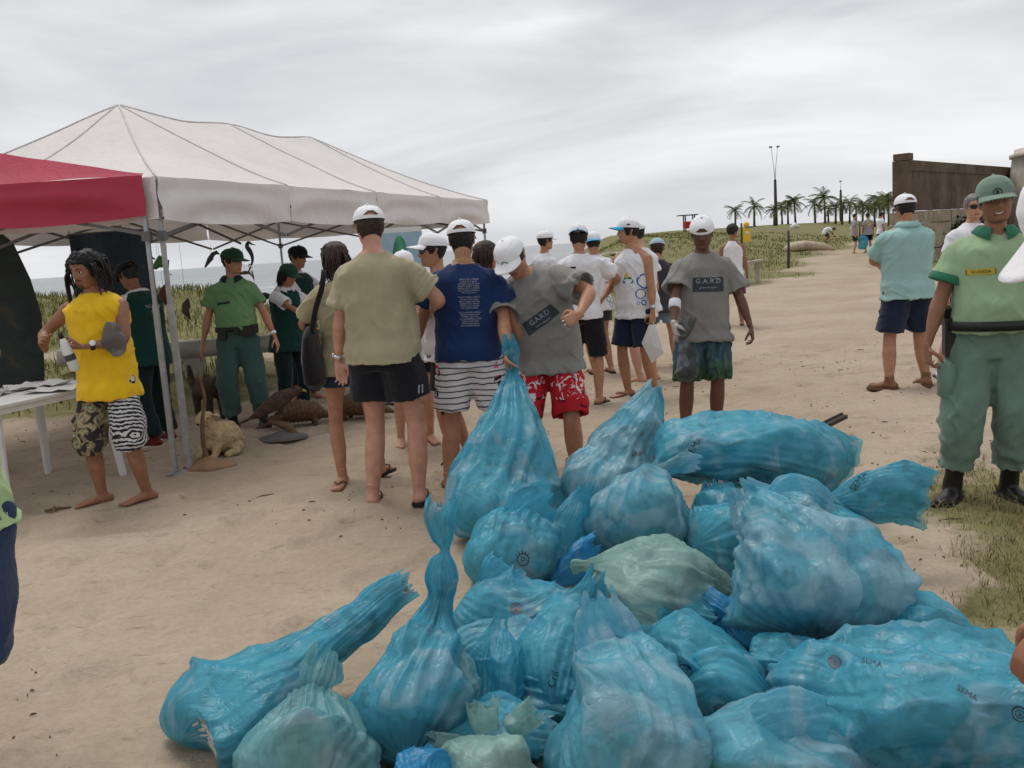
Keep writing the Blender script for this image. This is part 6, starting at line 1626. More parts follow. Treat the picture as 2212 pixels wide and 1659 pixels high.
BAGS = dict(
    B1=[(-0.115, 4.554, 0.016, 0.071, 0.079),(-0.122, 4.613, 0.089, 0.291, 0.218),(-0.116, 4.752, 0.185, 0.323, 0.247),(-0.081, 4.9, 0.349, 0.271, 0.198),(-0.044, 5.049, 0.522, 0.18, 0.129),(-0.011, 5.198, 0.679, 0.095, 0.064),(0.007, 5.445, 0.761, 0.036, 0.026),(0.012, 5.465, 0.83, 0.033, 0.018),(0.01, 5.465, 0.891, 0.044, 0.018),(0.004, 5.465, 0.961, 0.025, 0.01)],
    B2=[(0.49, 4.763, 0.026, 0.148, 0.098),(0.515, 4.822, 0.143, 0.318, 0.196),(0.587, 4.93, 0.296, 0.248, 0.167),(0.69, 5.028, 0.463, 0.159, 0.098),(0.768, 5.116, 0.581, 0.088, 0.049),(0.81, 5.175, 0.664, 0.037, 0.015)],
    B3=[(0.735, 4.75, 0.316, 0.063, 0.05),(0.804, 4.72, 0.351, 0.135, 0.14),(0.965, 4.67, 0.393, 0.177, 0.24),(1.151, 4.65, 0.383, 0.191, 0.27),(1.379, 4.7, 0.314, 0.193, 0.22),(1.527, 4.75, 0.25, 0.225, 0.16),(1.653, 4.8, 0.14, 0.242, 0.07)],
    B4=[(1.427, 3.612, 0.025, 0.095, 0.086),(1.412, 3.647, 0.083, 0.137, 0.172),(1.395, 3.724, 0.168, 0.109, 0.129),(1.373, 3.81, 0.244, 0.071, 0.086),(1.337, 3.87, 0.311, 0.028, 0.026),(1.402, 3.87, 0.335, 0.068, 0.026),(1.532, 3.87, 0.347, 0.132, 0.043),(1.652, 3.87, 0.343, 0.152, 0.052),(1.758, 3.87, 0.313, 0.144, 0.043)],
    B5=[(0.985, 3.026, 0.086, 0.096, 0.082),(0.996, 3.075, 0.149, 0.256, 0.245),(1.001, 3.19, 0.251, 0.264, 0.262),(0.982, 3.313, 0.333, 0.203, 0.196),(0.941, 3.435, 0.415, 0.132, 0.115),(0.9, 3.501, 0.464, 0.076, 0.049),(0.866, 3.517, 0.51, 0.036, 0.012)],
    B6=[(0.571, 4.095, 0.017, 0.128, 0.097),(0.584, 4.153, 0.099, 0.285, 0.272),(0.611, 4.269, 0.202, 0.26, 0.262),(0.643, 4.366, 0.287, 0.18, 0.175),(0.667, 4.415, 0.352, 0.095, 0.078),(0.684, 4.415, 0.411, 0.032, 0.019)],
    B7=[(0.19, 3.673, 0.178, 0.05, 0.028),(0.247, 3.663, 0.184, 0.019, 0.018),(0.316, 3.626, 0.176, 0.076, 0.092),(0.436, 3.553, 0.132, 0.171, 0.231),(0.576, 3.506, 0.115, 0.191, 0.258),(0.722, 3.506, 0.08, 0.132, 0.185),(0.831, 3.506, 0.049, 0.04, 0.074),(0.871, 3.506, 0.023, 0.011, 0.018)],
    B8=[(-0.071, 3.88, 0.027, 0.122, 0.076),(-0.068, 3.928, 0.069, 0.201, 0.209),(-0.052, 4.042, 0.14, 0.193, 0.238),(-0.025, 4.137, 0.218, 0.16, 0.19),(0.001, 4.184, 0.268, 0.091, 0.095),(0.018, 4.184, 0.298, 0.03, 0.029)],
    B9=[(0.108, 4.027, 0.025, 0.042, 0.049),(0.152, 4.075, 0.115, 0.076, 0.087),(0.211, 4.133, 0.225, 0.077, 0.058),(0.268, 4.172, 0.298, 0.052, 0.029),(0.32, 4.172, 0.392, 0.028, 0.01)],
    B10=[(-0.37, 2.46, 0.063, 0.093, 0.109),(-0.365, 2.514, 0.103, 0.168, 0.217),(-0.359, 2.577, 0.17, 0.189, 0.244),(-0.341, 2.668, 0.242, 0.162, 0.217),(-0.315, 2.758, 0.304, 0.116, 0.154),(-0.288, 2.804, 0.372, 0.062, 0.063),(-0.271, 2.822, 0.417, 0.044, 0.041),(-0.262, 2.822, 0.482, 0.059, 0.045),(-0.254, 2.822, 0.532, 0.04, 0.032),(-0.246, 2.822, 0.562, 0.013, 0.011),(-0.248, 2.822, 0.611, 0.032, 0.018),(-0.252, 2.822, 0.672, 0.048, 0.018),(-0.244, 2.822, 0.716, 0.051, 0.018)],
    B11=[(-1.084, 2.66, 0.072, 0.043, 0.08),(-1.062, 2.7, 0.094, 0.122, 0.2),(-0.987, 2.74, 0.105, 0.163, 0.24),(-0.903, 2.82, 0.129, 0.135, 0.2),(-0.812, 2.92, 0.15, 0.096, 0.12),(-0.706, 3.03, 0.186, 0.08, 0.06),(-0.584, 3.1, 0.241, 0.075, 0.05),(-0.478, 3.15, 0.304, 0.059, 0.03),(-0.418, 3.15, 0.336, 0.046, 0.02)],
    B12=[(-0.596, 2.277, 0.082, 0.135, 0.119),(-0.608, 2.356, 0.121, 0.209, 0.247),(-0.614, 2.426, 0.171, 0.184, 0.238),(-0.612, 2.475, 0.22, 0.111, 0.158),(-0.614, 2.524, 0.242, 0.04, 0.05),(-0.612, 2.524, 0.267, 0.032, 0.035),(-0.615, 2.524, 0.293, 0.051, 0.045),(-0.606, 2.534, 0.322, 0.059, 0.035),(-0.594, 2.544, 0.354, 0.043, 0.02)],
    B13=[(-0.275, 2.64, 0.068, 0.056, 0.06),(-0.263, 2.66, 0.135, 0.088, 0.11),(-0.26, 2.7, 0.202, 0.092, 0.12),(-0.274, 2.73, 0.244, 0.065, 0.07),(-0.283, 2.74, 0.267, 0.04, 0.02)],
    B14=[(-0.242, 3.376, 0.176, 0.064, 0.095),(-0.156, 3.328, 0.124, 0.143, 0.19),(-0.053, 3.309, 0.098, 0.165, 0.238),(0.045, 3.347, 0.112, 0.148, 0.19),(0.112, 3.405, 0.14, 0.082, 0.095)],
    B15=[(0.048, 2.718, 0.012, 0.044, 0.058),(0.063, 2.767, 0.056, 0.094, 0.144),(0.097, 2.882, 0.124, 0.122, 0.173),(0.154, 2.978, 0.208, 0.107, 0.115),(0.214, 3.026, 0.291, 0.063, 0.048),(0.25, 3.026, 0.383, 0.024, 0.01)],
    B16=[(0.194, 2.19, 0.068, 0.143, 0.096),(0.22, 2.286, 0.111, 0.187, 0.211),(0.258, 2.401, 0.177, 0.206, 0.192),(0.266, 2.546, 0.243, 0.162, 0.134),(0.253, 2.642, 0.301, 0.112, 0.067),(0.232, 2.67, 0.379, 0.067, 0.029)],
    B17=[(-0.144, 2.653, 0.016, 0.028, 0.03),(-0.124, 2.703, 0.087, 0.058, 0.059),(-0.11, 2.772, 0.175, 0.085, 0.059),(-0.1, 2.831, 0.241, 0.063, 0.04),(-0.091, 2.871, 0.29, 0.02, 0.01)],
    B18=[(-0.14, 2.2, 0.06, 0.119, 0.1),(-0.139, 2.28, 0.1, 0.135, 0.16),(-0.132, 2.34, 0.131, 0.101, 0.12),(-0.125, 2.38, 0.148, 0.043, 0.05),(-0.121, 2.4, 0.161, 0.026, 0.025)],
    B18a=[(-0.122, 2.4, 0.156, 0.018, 0.015),(-0.132, 2.4, 0.199, 0.036, 0.02),(-0.136, 2.41, 0.253, 0.044, 0.012)],
    B18b=[(-0.119, 2.4, 0.153, 0.018, 0.015),(-0.058, 2.41, 0.179, 0.039, 0.02),(0.004, 2.42, 0.22, 0.039, 0.012)],
    B18c=[(-0.125, 2.4, 0.15, 0.018, 0.015),(-0.2, 2.37, 0.156, 0.038, 0.02),(-0.287, 2.36, 0.176, 0.035, 0.01)],
    B19=[(-0.305, 2.18, 0.149, 0.071, 0.08),(-0.312, 2.27, 0.159, 0.088, 0.08),(-0.314, 2.31, 0.175, 0.05, 0.03)],
    B20=[(0.386, 2.939, 0.167, 0.031, 0.036),(0.455, 2.912, 0.15, 0.089, 0.109),(0.548, 2.849, 0.124, 0.133, 0.199),(0.631, 2.758, 0.083, 0.126, 0.199),(0.693, 2.695, 0.033, 0.066, 0.109)],
    B20a=[(0.475, 3.215, 0.012, 0.024, 0.02),(0.497, 3.254, 0.061, 0.065, 0.029),(0.512, 3.283, 0.138, 0.079, 0.015)],
    B21=[(0.65, 3.303, 0.182, 0.055, 0.018),(0.731, 3.23, 0.134, 0.061, 0.046),(0.836, 3.183, 0.075, 0.084, 0.083),(0.938, 3.137, 0.04, 0.086, 0.065),(1.033, 3.1, 0.015, 0.033, 0.018)],
    B21a=[(0.872, 3.314, 0.077, 0.031, 0.028),(0.962, 3.267, 0.063, 0.062, 0.047),(1.032, 3.22, 0.046, 0.071, 0.028),(1.1, 3.182, 0.011, 0.061, 0.011)],
    B22=[(0.781, 2.658, 0.007, 0.007, 0.009),(0.719, 2.658, 0.051, 0.043, 0.046),(0.635, 2.658, 0.106, 0.085, 0.092),(0.555, 2.676, 0.137, 0.094, 0.092),(0.5, 2.704, 0.116, 0.058, 0.055)],
    B23=[(0.8, 2.786, 0.057, 0.074, 0.096),(0.873, 2.69, 0.085, 0.151, 0.24),(1.008, 2.594, 0.109, 0.173, 0.288),(1.158, 2.498, 0.119, 0.184, 0.288),(1.281, 2.401, 0.126, 0.174, 0.269),(1.429, 2.325, 0.116, 0.125, 0.192)],
    B24=[(0.396, 2.377, 0.071, 0.046, 0.058),(0.506, 2.348, 0.094, 0.096, 0.146),(0.652, 2.329, 0.095, 0.108, 0.194),(0.783, 2.309, 0.07, 0.095, 0.146),(0.875, 2.29, 0.015, 0.037, 0.058)],
    B25=[(1.24, 3.186, 0.024, 0.061, 0.076),(1.338, 3.138, 0.073, 0.103, 0.19),(1.432, 3.091, 0.066, 0.091, 0.19),(1.539, 3.043, 0.028, 0.039, 0.095)],
    B26=[(0.371, 2.24, 0.089, 0.024, 0.04),(0.48, 2.24, 0.094, 0.048, 0.1),(0.625, 2.24, 0.07, 0.044, 0.08)],
    B27=[(0.946, 4.214, 0.013, 0.11, 0.098),(0.963, 4.273, 0.13, 0.124, 0.196),(0.973, 4.361, 0.219, 0.113, 0.118),(0.964, 4.41, 0.291, 0.05, 0.029)],
    B28=[(0.113, 3.9, 0.039, 0.033, 0.03),(0.188, 3.92, 0.069, 0.061, 0.05),(0.269, 3.95, 0.117, 0.066, 0.04),(0.331, 3.98, 0.145, 0.05, 0.02)],
    B29=[(0.748, 3.889, 0.158, 0.162, 0.181),(0.973, 3.979, 0.134, 0.227, 0.271),(1.235, 4.025, 0.123, 0.209, 0.271),(1.403, 4.025, 0.111, 0.126, 0.181)],
    B30=[(0.343, 3.43, 0.057, 0.108, 0.147),(0.463, 3.381, 0.087, 0.142, 0.196),(0.596, 3.332, 0.08, 0.123, 0.196),(0.724, 3.283, 0.055, 0.086, 0.147)],
    E6=[(0.659, 4.3, 0.39, 0.035, 0.03),(0.731, 4.3, 0.417, 0.035, 0.02),(0.794, 4.3, 0.431, 0.049, 0.015),(0.868, 4.3, 0.421, 0.04, 0.01)],
    E14=[(-0.094, 3.3, 0.141, 0.052, 0.05),(-0.072, 3.3, 0.212, 0.121, 0.05),(-0.042, 3.32, 0.26, 0.142, 0.03),(-0.014, 3.34, 0.291, 0.129, 0.015)],
    E8=[(-0.026, 4.05, 0.223, 0.063, 0.06),(0.02, 4.05, 0.285, 0.105, 0.05),(0.076, 4.07, 0.329, 0.109, 0.03),(0.131, 4.08, 0.36, 0.084, 0.012)],
    E5=[(1.03, 3.35, 0.443, 0.035, 0.05),(1.143, 3.33, 0.352, 0.08, 0.06),(1.216, 3.25, 0.231, 0.082, 0.05),(1.224, 3.1, 0.132, 0.049, 0.03)],
    E5b=[(0.922, 3.4, 0.436, 0.035, 0.04),(0.994, 3.4, 0.477, 0.077, 0.04),(1.099, 3.4, 0.475, 0.081, 0.03),(1.187, 3.4, 0.427, 0.053, 0.012)],
    E24=[(0.596, 2.3, 0.182, 0.074, 0.05),(0.671, 2.3, 0.203, 0.086, 0.04),(0.769, 2.3, 0.177, 0.074, 0.02)],
    E23=[(1.038, 2.35, 0.069, 0.076, 0.05),(1.105, 2.33, 0.116, 0.113, 0.05),(1.166, 2.3, 0.088, 0.099, 0.03),(1.218, 2.28, 0.043, 0.062, 0.012)],
    E16=[(0.26, 2.6, 0.276, 0.055, 0.05),(0.242, 2.6, 0.328, 0.096, 0.05),(0.22, 2.62, 0.386, 0.091, 0.03),(0.211, 2.64, 0.437, 0.055, 0.012)],
    E25=[(1.239, 3.1, 0.045, 0.049, 0.04),(1.289, 3.1, 0.11, 0.072, 0.05),(1.338, 3.1, 0.145, 0.065, 0.03),(1.387, 3.1, 0.169, 0.039, 0.012)],
    E3=[(1.422, 4.6, 0.414, 0.094, 0.06),(1.48, 4.6, 0.374, 0.189, 0.06),(1.568, 4.62, 0.254, 0.214, 0.04),(1.621, 4.64, 0.147, 0.168, 0.015)],
    B32=[(-0.318, 2.5, 0.093, 0.054, 0.08),(-0.211, 2.52, 0.103, 0.086, 0.14),(-0.089, 2.55, 0.1, 0.095, 0.15),(0.032, 2.55, 0.069, 0.068, 0.1)],
    B33=[(-0.251, 3.038, 0.074, 0.064, 0.098),(-0.154, 3.087, 0.096, 0.114, 0.176),(-0.025, 3.058, 0.075, 0.116, 0.176),(0.069, 3.038, 0.035, 0.064, 0.098)],
    B34=[(0.74, 2.948, 0.081, 0.062, 0.095),(0.82, 2.901, 0.081, 0.095, 0.143),(0.912, 2.853, 0.064, 0.091, 0.143),(0.971, 2.805, 0.051, 0.045, 0.076)],
    B35=[(0.077, 3.136, 0.092, 0.066, 0.098),(0.173, 3.087, 0.09, 0.114, 0.157),(0.296, 3.038, 0.07, 0.113, 0.157),(0.401, 2.989, 0.052, 0.063, 0.098)],
    B36=[(-0.555, 2.62, 0.057, 0.056, 0.1),(-0.507, 2.68, 0.065, 0.086, 0.14),(-0.443, 2.75, 0.069, 0.073, 0.12)],
    B31=[(-0.074, 2.95, 0.087, 0.094, 0.12),(0.018, 2.9, 0.072, 0.123, 0.18),(0.118, 2.8, 0.067, 0.119, 0.15),(0.216, 2.75, 0.038, 0.073, 0.12)],
)
def bag(key, label, mat, seed, fill=True, extra=(), crum=1.0, pleat=1.0, lump=1.0, n=88, m=150, group='blue rubbish bags in the pile', cat='rubbish bag'):
    sp = BAGS[key]
    if key not in ('B1', 'B4', 'B10', 'B12', 'B90', 'B91'): sp = [(x, y, z, a * 1.12, b * 1.18) for x, y, z, a, b in sp]
    base = np.array([np.mean([q[0] for q in sp]), np.mean([q[1] for q in sp]), 0.0])
    root = empty('rubbish_bag', tuple(base), 0, label, cat, group)
    n, m = int(n * .95), int(m * .92)
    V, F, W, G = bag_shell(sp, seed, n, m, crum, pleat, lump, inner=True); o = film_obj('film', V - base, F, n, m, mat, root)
    if fill: add('packed_contents', W - base, G, RUBBISH, root)
    for e in extra:
        V, F = bag_shell(BAGS[e], seed + 9, 40, 90, .8, 1.2, .3, closed=False); film_obj('tied_end', V - base, F, 40, 90, mat, root, .5)
    return root, o
BG = {}
def B_(k, lab, mat, seed, **kw): BG[k] = bag(k, lab, mat, seed, **kw)
B_('B29', 'blue bag buried under the big sagging bag at the back of the pile', FBLUE, 29); B_('B30', 'dark blue bag in the shade beneath the pale green bag', FBLUE, 30); B_('B31', 'blue bag squeezed between the tall bags in the middle front', FBLUE, 31)
B_('B32', 'flattened blue bag between the pale knotted bags at the bottom', FBLUE, 32); B_('B33', 'blue bag half hidden behind the leaf-shaped bag end', FMILK, 33); B_('B34', 'blue bag wedged between the wrinkled and the long front bag', FBLUE, 34)
B_('B35', 'blue bag pressed behind the broad open front bag', FBLUE, 35); B_('B36', 'blue bag filling the corner between pale teal and tall knotted bags', FBLUE, 36)
B_('B1', 'tall blue bag held up by its twisted neck by the bending man', FBLUE, 1, pleat=2.2, crum=.35, lump=.3, n=110, m=190)
B_('B2', 'blue bag rising to a peak behind the pile with faint printing', FMILK, 2, crum=.8, n=100, m=170)
B_('B3', 'big sagging blue bag lying on top at the back of the pile', FBLUE, 3, crum=1.1, pleat=.8, n=110, m=180)
B_('B4', 'blue bag tied at the neck with its loose end fanned out to the right', FBLUE, 4, pleat=.8, crum=.6, n=120, m=180)
B_('B6', 'domed milky blue bag at the middle of the pile below the peaked bag', FMILK, 6, extra=('E6',), crum=.9)
B_('B27', 'small blue bag wedged left of the round-printed bag', FBLUE, 27)
B_('B5', 'large light blue bag with round printed emblems right of centre', FMILK, 5, extra=('E5', 'E5b'), crum=1.5, pleat=1.3, n=110, m=190)
B_('B8', 'blue bag with printed crest directly below the lifted bag', FBLUE, 8, extra=('E8',))
B_('B9', 'narrow twisted blue bag pointing up beside the crest bag', FBLUE, 9, fill=False)
B_('B28', 'crumpled blue knot of film at the left end of the pale green bag', FBRIGHT, 28, fill=False)
B_('B7', 'pale green bag lying across the middle of the pile', FPALE, 7, crum=1.2)
B_('B14', 'blue bag with dark oval emblem behind the left knotted bag', FBLUE, 14, extra=('E14',))
B_('B20', 'wrinkled blue bag lying in front of the pale green one', FBLUE, 20, extra=('B20a',))
B_('B21', 'bright blue crumpled bag below the round-printed bag', FBRIGHT, 21, fill=False, extra=('B21a',))
B_('B25', 'blue bag lying at the right end of the pile near the dry grass', FBLUE, 25, extra=('E25',))
B_('B23', 'long blue bag with dark emblems sprawling at the front right corner', FBLUE, 23, extra=('E23',), crum=1.3, lump=1.3, n=120, m=190)
B_('B22', 'pleated blue bag gathered to a point beside the long front bag', FBLUE, 22, pleat=1.5, crum=.6)
B_('B15', 'blue bag with scrawled lettering and pointed top at centre front', FBLUE, 15)
B_('B17', 'slim leaf-shaped blue bag end standing left of the lettered bag', FBLUE, 17, fill=False)
B_('B10', 'tall knotted blue bag with flared top at the left of the pile', FBLUE, 10, pleat=1.25, crum=.6, n=130, m=190)
B_('B13', 'small whitish bag against the right side of the tall knotted bag', FTEAL, 13)
B_('B11', 'long blue bag stretched out along the left front of the pile', FBLUE, 11, pleat=.9, crum=.7, n=110, m=180)
B_('B12', 'pale teal bag tied in a thick knot at the front left', FTEAL, 12, pleat=1.4, crum=.6, n=120, m=200)
B_('B16', 'broad pale blue bag standing open at the very front', FMILK, 16, extra=('E16',), crum=.6, lump=.7, n=110, m=170)
B_('B24', 'blue bag lying along the bottom edge right of centre', FMILK, 24, extra=('E24',), crum=.8)
B_('B18', 'pale green bag tied with splayed ends at the bottom edge', FPALE, 18, extra=('B18a', 'B18b', 'B18c'), crum=.7)
B_('B19', 'small blue bag corner at the bottom edge', FBRIGHT, 19, fill=False)
B_('B26', 'yellow bag peeking out at the bottom edge', FYEL, 26, fill=False)
# printing on the films
INKBAG = simple('bag_ink', (.020, .028, .045), .7, .3, 60)
INKRED = simple('faded_red_ink', (.20, .075, .06), .8, .3, 60)
def emblem(r): return join2d([(decal_ring(r * .82, r), (0, 0)), (decal_ring(r * .45, r * .58), (0, 0)), (decal_blob([(-r * .3, -r * .25), (r * .3, -r * .25), (0, r * .35)]), (0, 0))])
def crest(r): return join2d([(decal_ring(r * .72, r * .84, 20), (0, 0)), (decal_ring(r * .2, r * .3, 12), (0, r * .1))] + [(decal_blob([(math.cos(a) * r * .8 - .004, math.sin(a) * r * .8), (math.cos(a) * r * 1.35, math.sin(a) * r * 1.35), (math.cos(a) * r * .8 + .004, math.sin(a) * r * .8)]), (0, 0)) for a in np.linspace(.3, 2.9, 7)])
_bv = {}
def bag_print(key, shape, pt, mat=INKBAG, roll=0.0):
    root, o = BG[key]
    if key not in _bv: _bv[key] = BVHTree.FromPolygons([v.co.copy() for v in o.data.vertices], [tuple(p.vertices) for p in o.data.polygons])
    d = Vector(pt) - Vector((0, -.6, 1.9)); d.normalize()
    decal(o, shape, Vector(pt) - d * .7 - root.location, d, (0, 0, 1), mat, 'print', roll, .004, _bv[key])
bag_print('B2', decal_text("IAP", .040), (0.661, 5.000, 0.314), INKRED, 0)
bag_print('B2', decal_text("SJI", .024), (0.705, 5.100, 0.408), INKRED, 0)
bag_print('B5', emblem(.024), (1.027, 3.700, 0.111), INKBAG, 0)
bag_print('B5', emblem(.020), (1.268, 3.700, 0.033), INKRED, 0)
bag_print('B5', decal_text("SEMA", .024), (1.148, 3.700, 0.052), INKBAG, 2.9)
bag_print('B5', emblem(.020), (1.127, 3.800, 0.182), INKRED, 0.4)
bag_print('B8', crest(.032), (-0.003, 4.100, 0.062), INKBAG, 0)
bag_print('B14', emblem(.022), (-0.040, 3.300, 0.159), INKRED, 0)
bag_print('B14', decal_text("SEMA", .020), (0.049, 3.300, 0.113), INKBAG, -0.6)
bag_print('B15', decal_text("Cril", .034), (0.069, 2.800, 0.118), INKBAG, 1.2)
bag_print('B20', emblem(.026), (0.512, 3.000, 0.005), INKBAG, 0.5)
bag_print('B22', decal_text("Eco", .022), (0.572, 2.700, 0.032), INKBAG, 0)
bag_print('B23', emblem(.018), (0.901, 2.600, 0.216), INKRED, 0.2)
bag_print('B23', decal_text("SEMA", .022), (0.972, 2.500, 0.255), INKBAG, -0.25)
bag_print('B23', emblem(.020), (1.282, 2.300, 0.180), INKBAG, 0)
bag_print('B23', decal_text("SEMA", .022), (1.189, 2.400, 0.195), INKBAG, -0.5)
bag_print('B3', decal_text("SEMA", .045), (0.865, 4.400, 0.483), INKBAG, 0.95)
bag_print('B4', decal_text("SEMA", .04), (1.603, 4.300, 0.262), INKBAG, 0.95)
# ================================================================== furniture, displays and small things
def gzf(x, y): return float(ground_z(np.array(float(x)), np.array(float(y))))
WPLAST = simple('white_moulded_plastic', (.66, .67, .66), .45, .06, 6)
PAPER = simple('paper', (.66, .65, .62), .9, .06, 6)
tb = empty('plastic_table', (-3.48, 6.46, 0), math.atan2(D1[1], D1[0]), 'white plastic table under the red canopy with papers on it', 'table')
def rbox(mb, w, d, z0, z1, r=.05, grow=0.0):
    P = []
    for cx, cy, a0 in ((w / 2 - r, d / 2 - r, 0), (-w / 2 + r, d / 2 - r, 90), (-w / 2 + r, -d / 2 + r, 180), (w / 2 - r, -d / 2 + r, 270)):
        for k in range(5): a = R(a0 + k * 22.5); P.append((cx + (r + grow) * math.cos(a), cy + (r + grow) * math.sin(a)))
    n = len(P); V = [(x, y, z0) for x, y in P] + [(x, y, z1) for x, y in P]
    mb.put(V, [tuple(range(n - 1, -1, -1)), tuple(range(n, 2 * n))] + [(i, (i + 1) % n, n + (i + 1) % n, n + i) for i in range(n)]); return mb
rbox(MB(), 1.16, .82, .695, .715).obj('table_top', WPLAST, tb); rbox(MB(), 1.13, .79, .655, .692).obj('apron', WPLAST, tb)
for sx in (-1, 1):
    for sy in (-1, 1):
        m_ = MB(); m_.tube([(sx * .47, sy * .31, .66), (sx * .52, sy * .36, -.005)], [.042, .030], 8, rb=[.030, .022]); m_.obj('leg', WPLAST, tb, False)
r_ = np.random.RandomState(9)
for i, (x, y, w, d, h, l) in enumerate(((-3.20, 6.45, .34, .26, .02, 'loose white papers at the near end of the plastic table'), (-3.45, 6.72, .42, .24, .05, 'crumpled white sheet at the back of the plastic table'), (-3.62, 6.35, .30, .22, .03, 'grey tray of leaflets on the plastic table'))):
    V = []; nn = 9
    for a in range(nn):
        for b in range(nn): V.append(((a / (nn - 1) - .5) * w, (b / (nn - 1) - .5) * d, .006 + h * abs(float(vnoise(np.array([[a * .7 + i * 9, b * .7, 3.]]))[0]))))
    o = add('paper_sheet', V, grid_faces(nn, nn, False), PAPER if i < 2 else simple('grey_card', (.28, .28, .28), .8), None, False); o.location = (x, y, .715); o.rotation_euler = (0, 0, i * .8); tag(o, l, 'paper')
# banners
def picture(name, stops, sc, dist=1.5):
    t = NT(name); t.color(t.ramp(t.noise(t.coord(scale=(1, 1, 1.5)), sc, 5, .6, dist), stops)); t.set(rough=.6); return t.m
fb = empty('flag_banner', (-4.75, 8.2, 0), 0, 'dark green curved flag banner at the left edge under the red canopy', 'banner')
out_ = [(-.45, .40), (.56, .42), (.60, .80), (.63, 1.18), (.58, 1.50), (.48, 1.82), (.30, 2.02), (-.10, 2.08), (-.45, 2.05)]
m_ = MB(); n = len(out_); V = [(x, -.01 + .10 * x * x, z) for x, z in out_] + [(x, .01 + .10 * x * x, z) for x, z in out_]
m_.put(V, [tuple(range(n)), tuple(range(2 * n - 1, n - 1, -1))] + [(i, n + i, n + (i + 1) % n, (i + 1) % n) for i in range(n)]); m_.obj('cloth', picture('dark_photo_print', [(.40, (.004, .012, .011)), (.58, (.010, .026, .022)), (.68, (.07, .045, .022)), (.74, (.012, .02, .018))], 2.2), fb)
MB().tube([(-.46, .02, 0), (-.46, .02, 2.1)], [.015, .012], 8).obj('pole', ALU, fb, True); MB().box((-.46, .02, .02), (.5, .4, .03)).obj('base', DKSTEEL, fb)
db = empty('hanging_banner', (-4.15, 9.95, 0), 0, 'dark blue banner with tan landscape hanging at the back of the tent', 'banner')
m_ = MB(); nn = 12; V = [(-.42 + .84 * i / nn, .02 * math.sin(i * .9), z) for z in (1.16, 1.93) for i in range(nn + 1)]; m_.put(V, [(i, i + 1, nn + 2 + i, nn + 1 + i) for i in range(nn)])
m_.obj('cloth', picture('blue_photo_print', [(.46, (.010, .026, .048)), (.56, (.016, .036, .058)), (.66, (.16, .12, .06)), (.74, (.02, .03, .04))], 2.6), db)
for x in (-.42, .42): MB().tube([(x, .02, 1.16), (x, .02, 2.15)], .006, 6).obj('cord', simple('cord', (.3, .28, .25), .9), db, True)
MB().bar((-.44, .02, 1.155), (.44, .02, 1.155), .02).obj('batten', DKSTEEL, db); MB().bar((-.44, .02, 1.935), (.44, .02, 1.935), .02).obj('batten', DKSTEEL, db)
rb_ = empty('roll_up_banner', (-1.06, 9.5, 0), .05, 'pale blue roll-up banner with a green surfboard behind the woman in white', 'banner')
MB().box((0, 0, 1.02), (.50, .012, 1.40)).obj('panel', picture('sky_photo_print', [(.35, (.22, .38, .50)), (.6, (.36, .50, .60)), (.75, (.55, .62, .66))], 1.2), rb_); MB().box((0, 0, 1.745), (.50, .018, .05)).obj('top_rail', WPLAST, rb_); MB().box((0, 0, .16), (.54, .14, .06)).obj('base', ALU, rb_)
MB().tube([(0, .05, 0.0), (0, .05, 1.75)], [.012, .012], 8).obj('support', ALU, rb_, True); MB().box((0, 0, .06), (.54, .24, .12)).obj('foot', ALU, rb_)
add('surfboard_print', *tube([(.02, -.008, 1.38), (.02, -.011, 1.38)], [.085, .085], 24, rb=[.31, .31], side=(1, 0, 0)), simple('surf_green', (.06, .26, .15), .6, .25, 8), rb_)
# low concrete beam behind the guard
cb = add('concrete_beam', *(lambda m_: (m_.V, m_.F))(rbox(MB(), 3.6, .24, 0, .2, .03)), simple('pale_concrete', (.34, .32, .29), .9, .15, 4, .5, 20)); cb.location = (-3.7, 11.4, .42); cb.rotation_euler = (0, 0, .05); tag(cb, 'pale horizontal concrete beam behind the guard in green', 'beam')
for x in (-5.2, -3.9, -2.4):
    o = MB().box((0, 0, .2), (.2, .22, .5)).obj('concrete_stub', simple('pale_concrete', (.34, .32, .29)), cb); o.location = (x + 3.7, 0, -.27)
# ---- stuffed animals
def woolly(V, N, a, f): return V + N * (a * (np.abs(vnoise(V * f)) + .5 * np.abs(vnoise(V * f * 2.1 + 5))))[:, None]
FLEECE = simple('beige_fleece', (.46, .345, .19), .95, .25, 22, .9, 90)
lm = empty('stuffed_lamb', (-2.41, 7.46, gzf(-2.41, 7.46)), R(-25), 'small beige woolly stuffed lamb sitting on the sand by the tent pole', 'stuffed animal')
m_ = MB()
for P, r in (([(.0, .16, .10), (0, .08, .14), (0, -.04, .16), (0, -.12, .18)], [.09, .13, .125, .10]), ([(0, -.10, .20), (0, -.13, .27), (0, -.14, .31)], [.075, .058, .052]), ([(0, -.11, .33), (0, -.155, .335), (0, -.20, .318), (0, -.225, .305)], [.052, .058, .045, .026]),
             ([(.07, -.10, .14), (.075, -.15, .05), (.075, -.20, .018)], [.035, .026, .022]), ([(-.07, -.10, .14), (-.075, -.15, .05), (-.075, -.20, .018)], [.035, .026, .022]), ([(.09, .08, .07), (.12, .0, .03), (.11, -.07, .018)], [.06, .035, .022]), ([(-.09, .08, .07), (-.12, .0, .03), (-.11, -.07, .018)], [.06, .035, .022]), ([(0, .22, .10), (0, .27, .08)], [.025, .015])):
    m_.tube(P, r, 12)
V, F, N = remesh(m_.V, m_.F, .009, 2); add('fleece', woolly(V, N, .010, 40), F, FLEECE, lm)
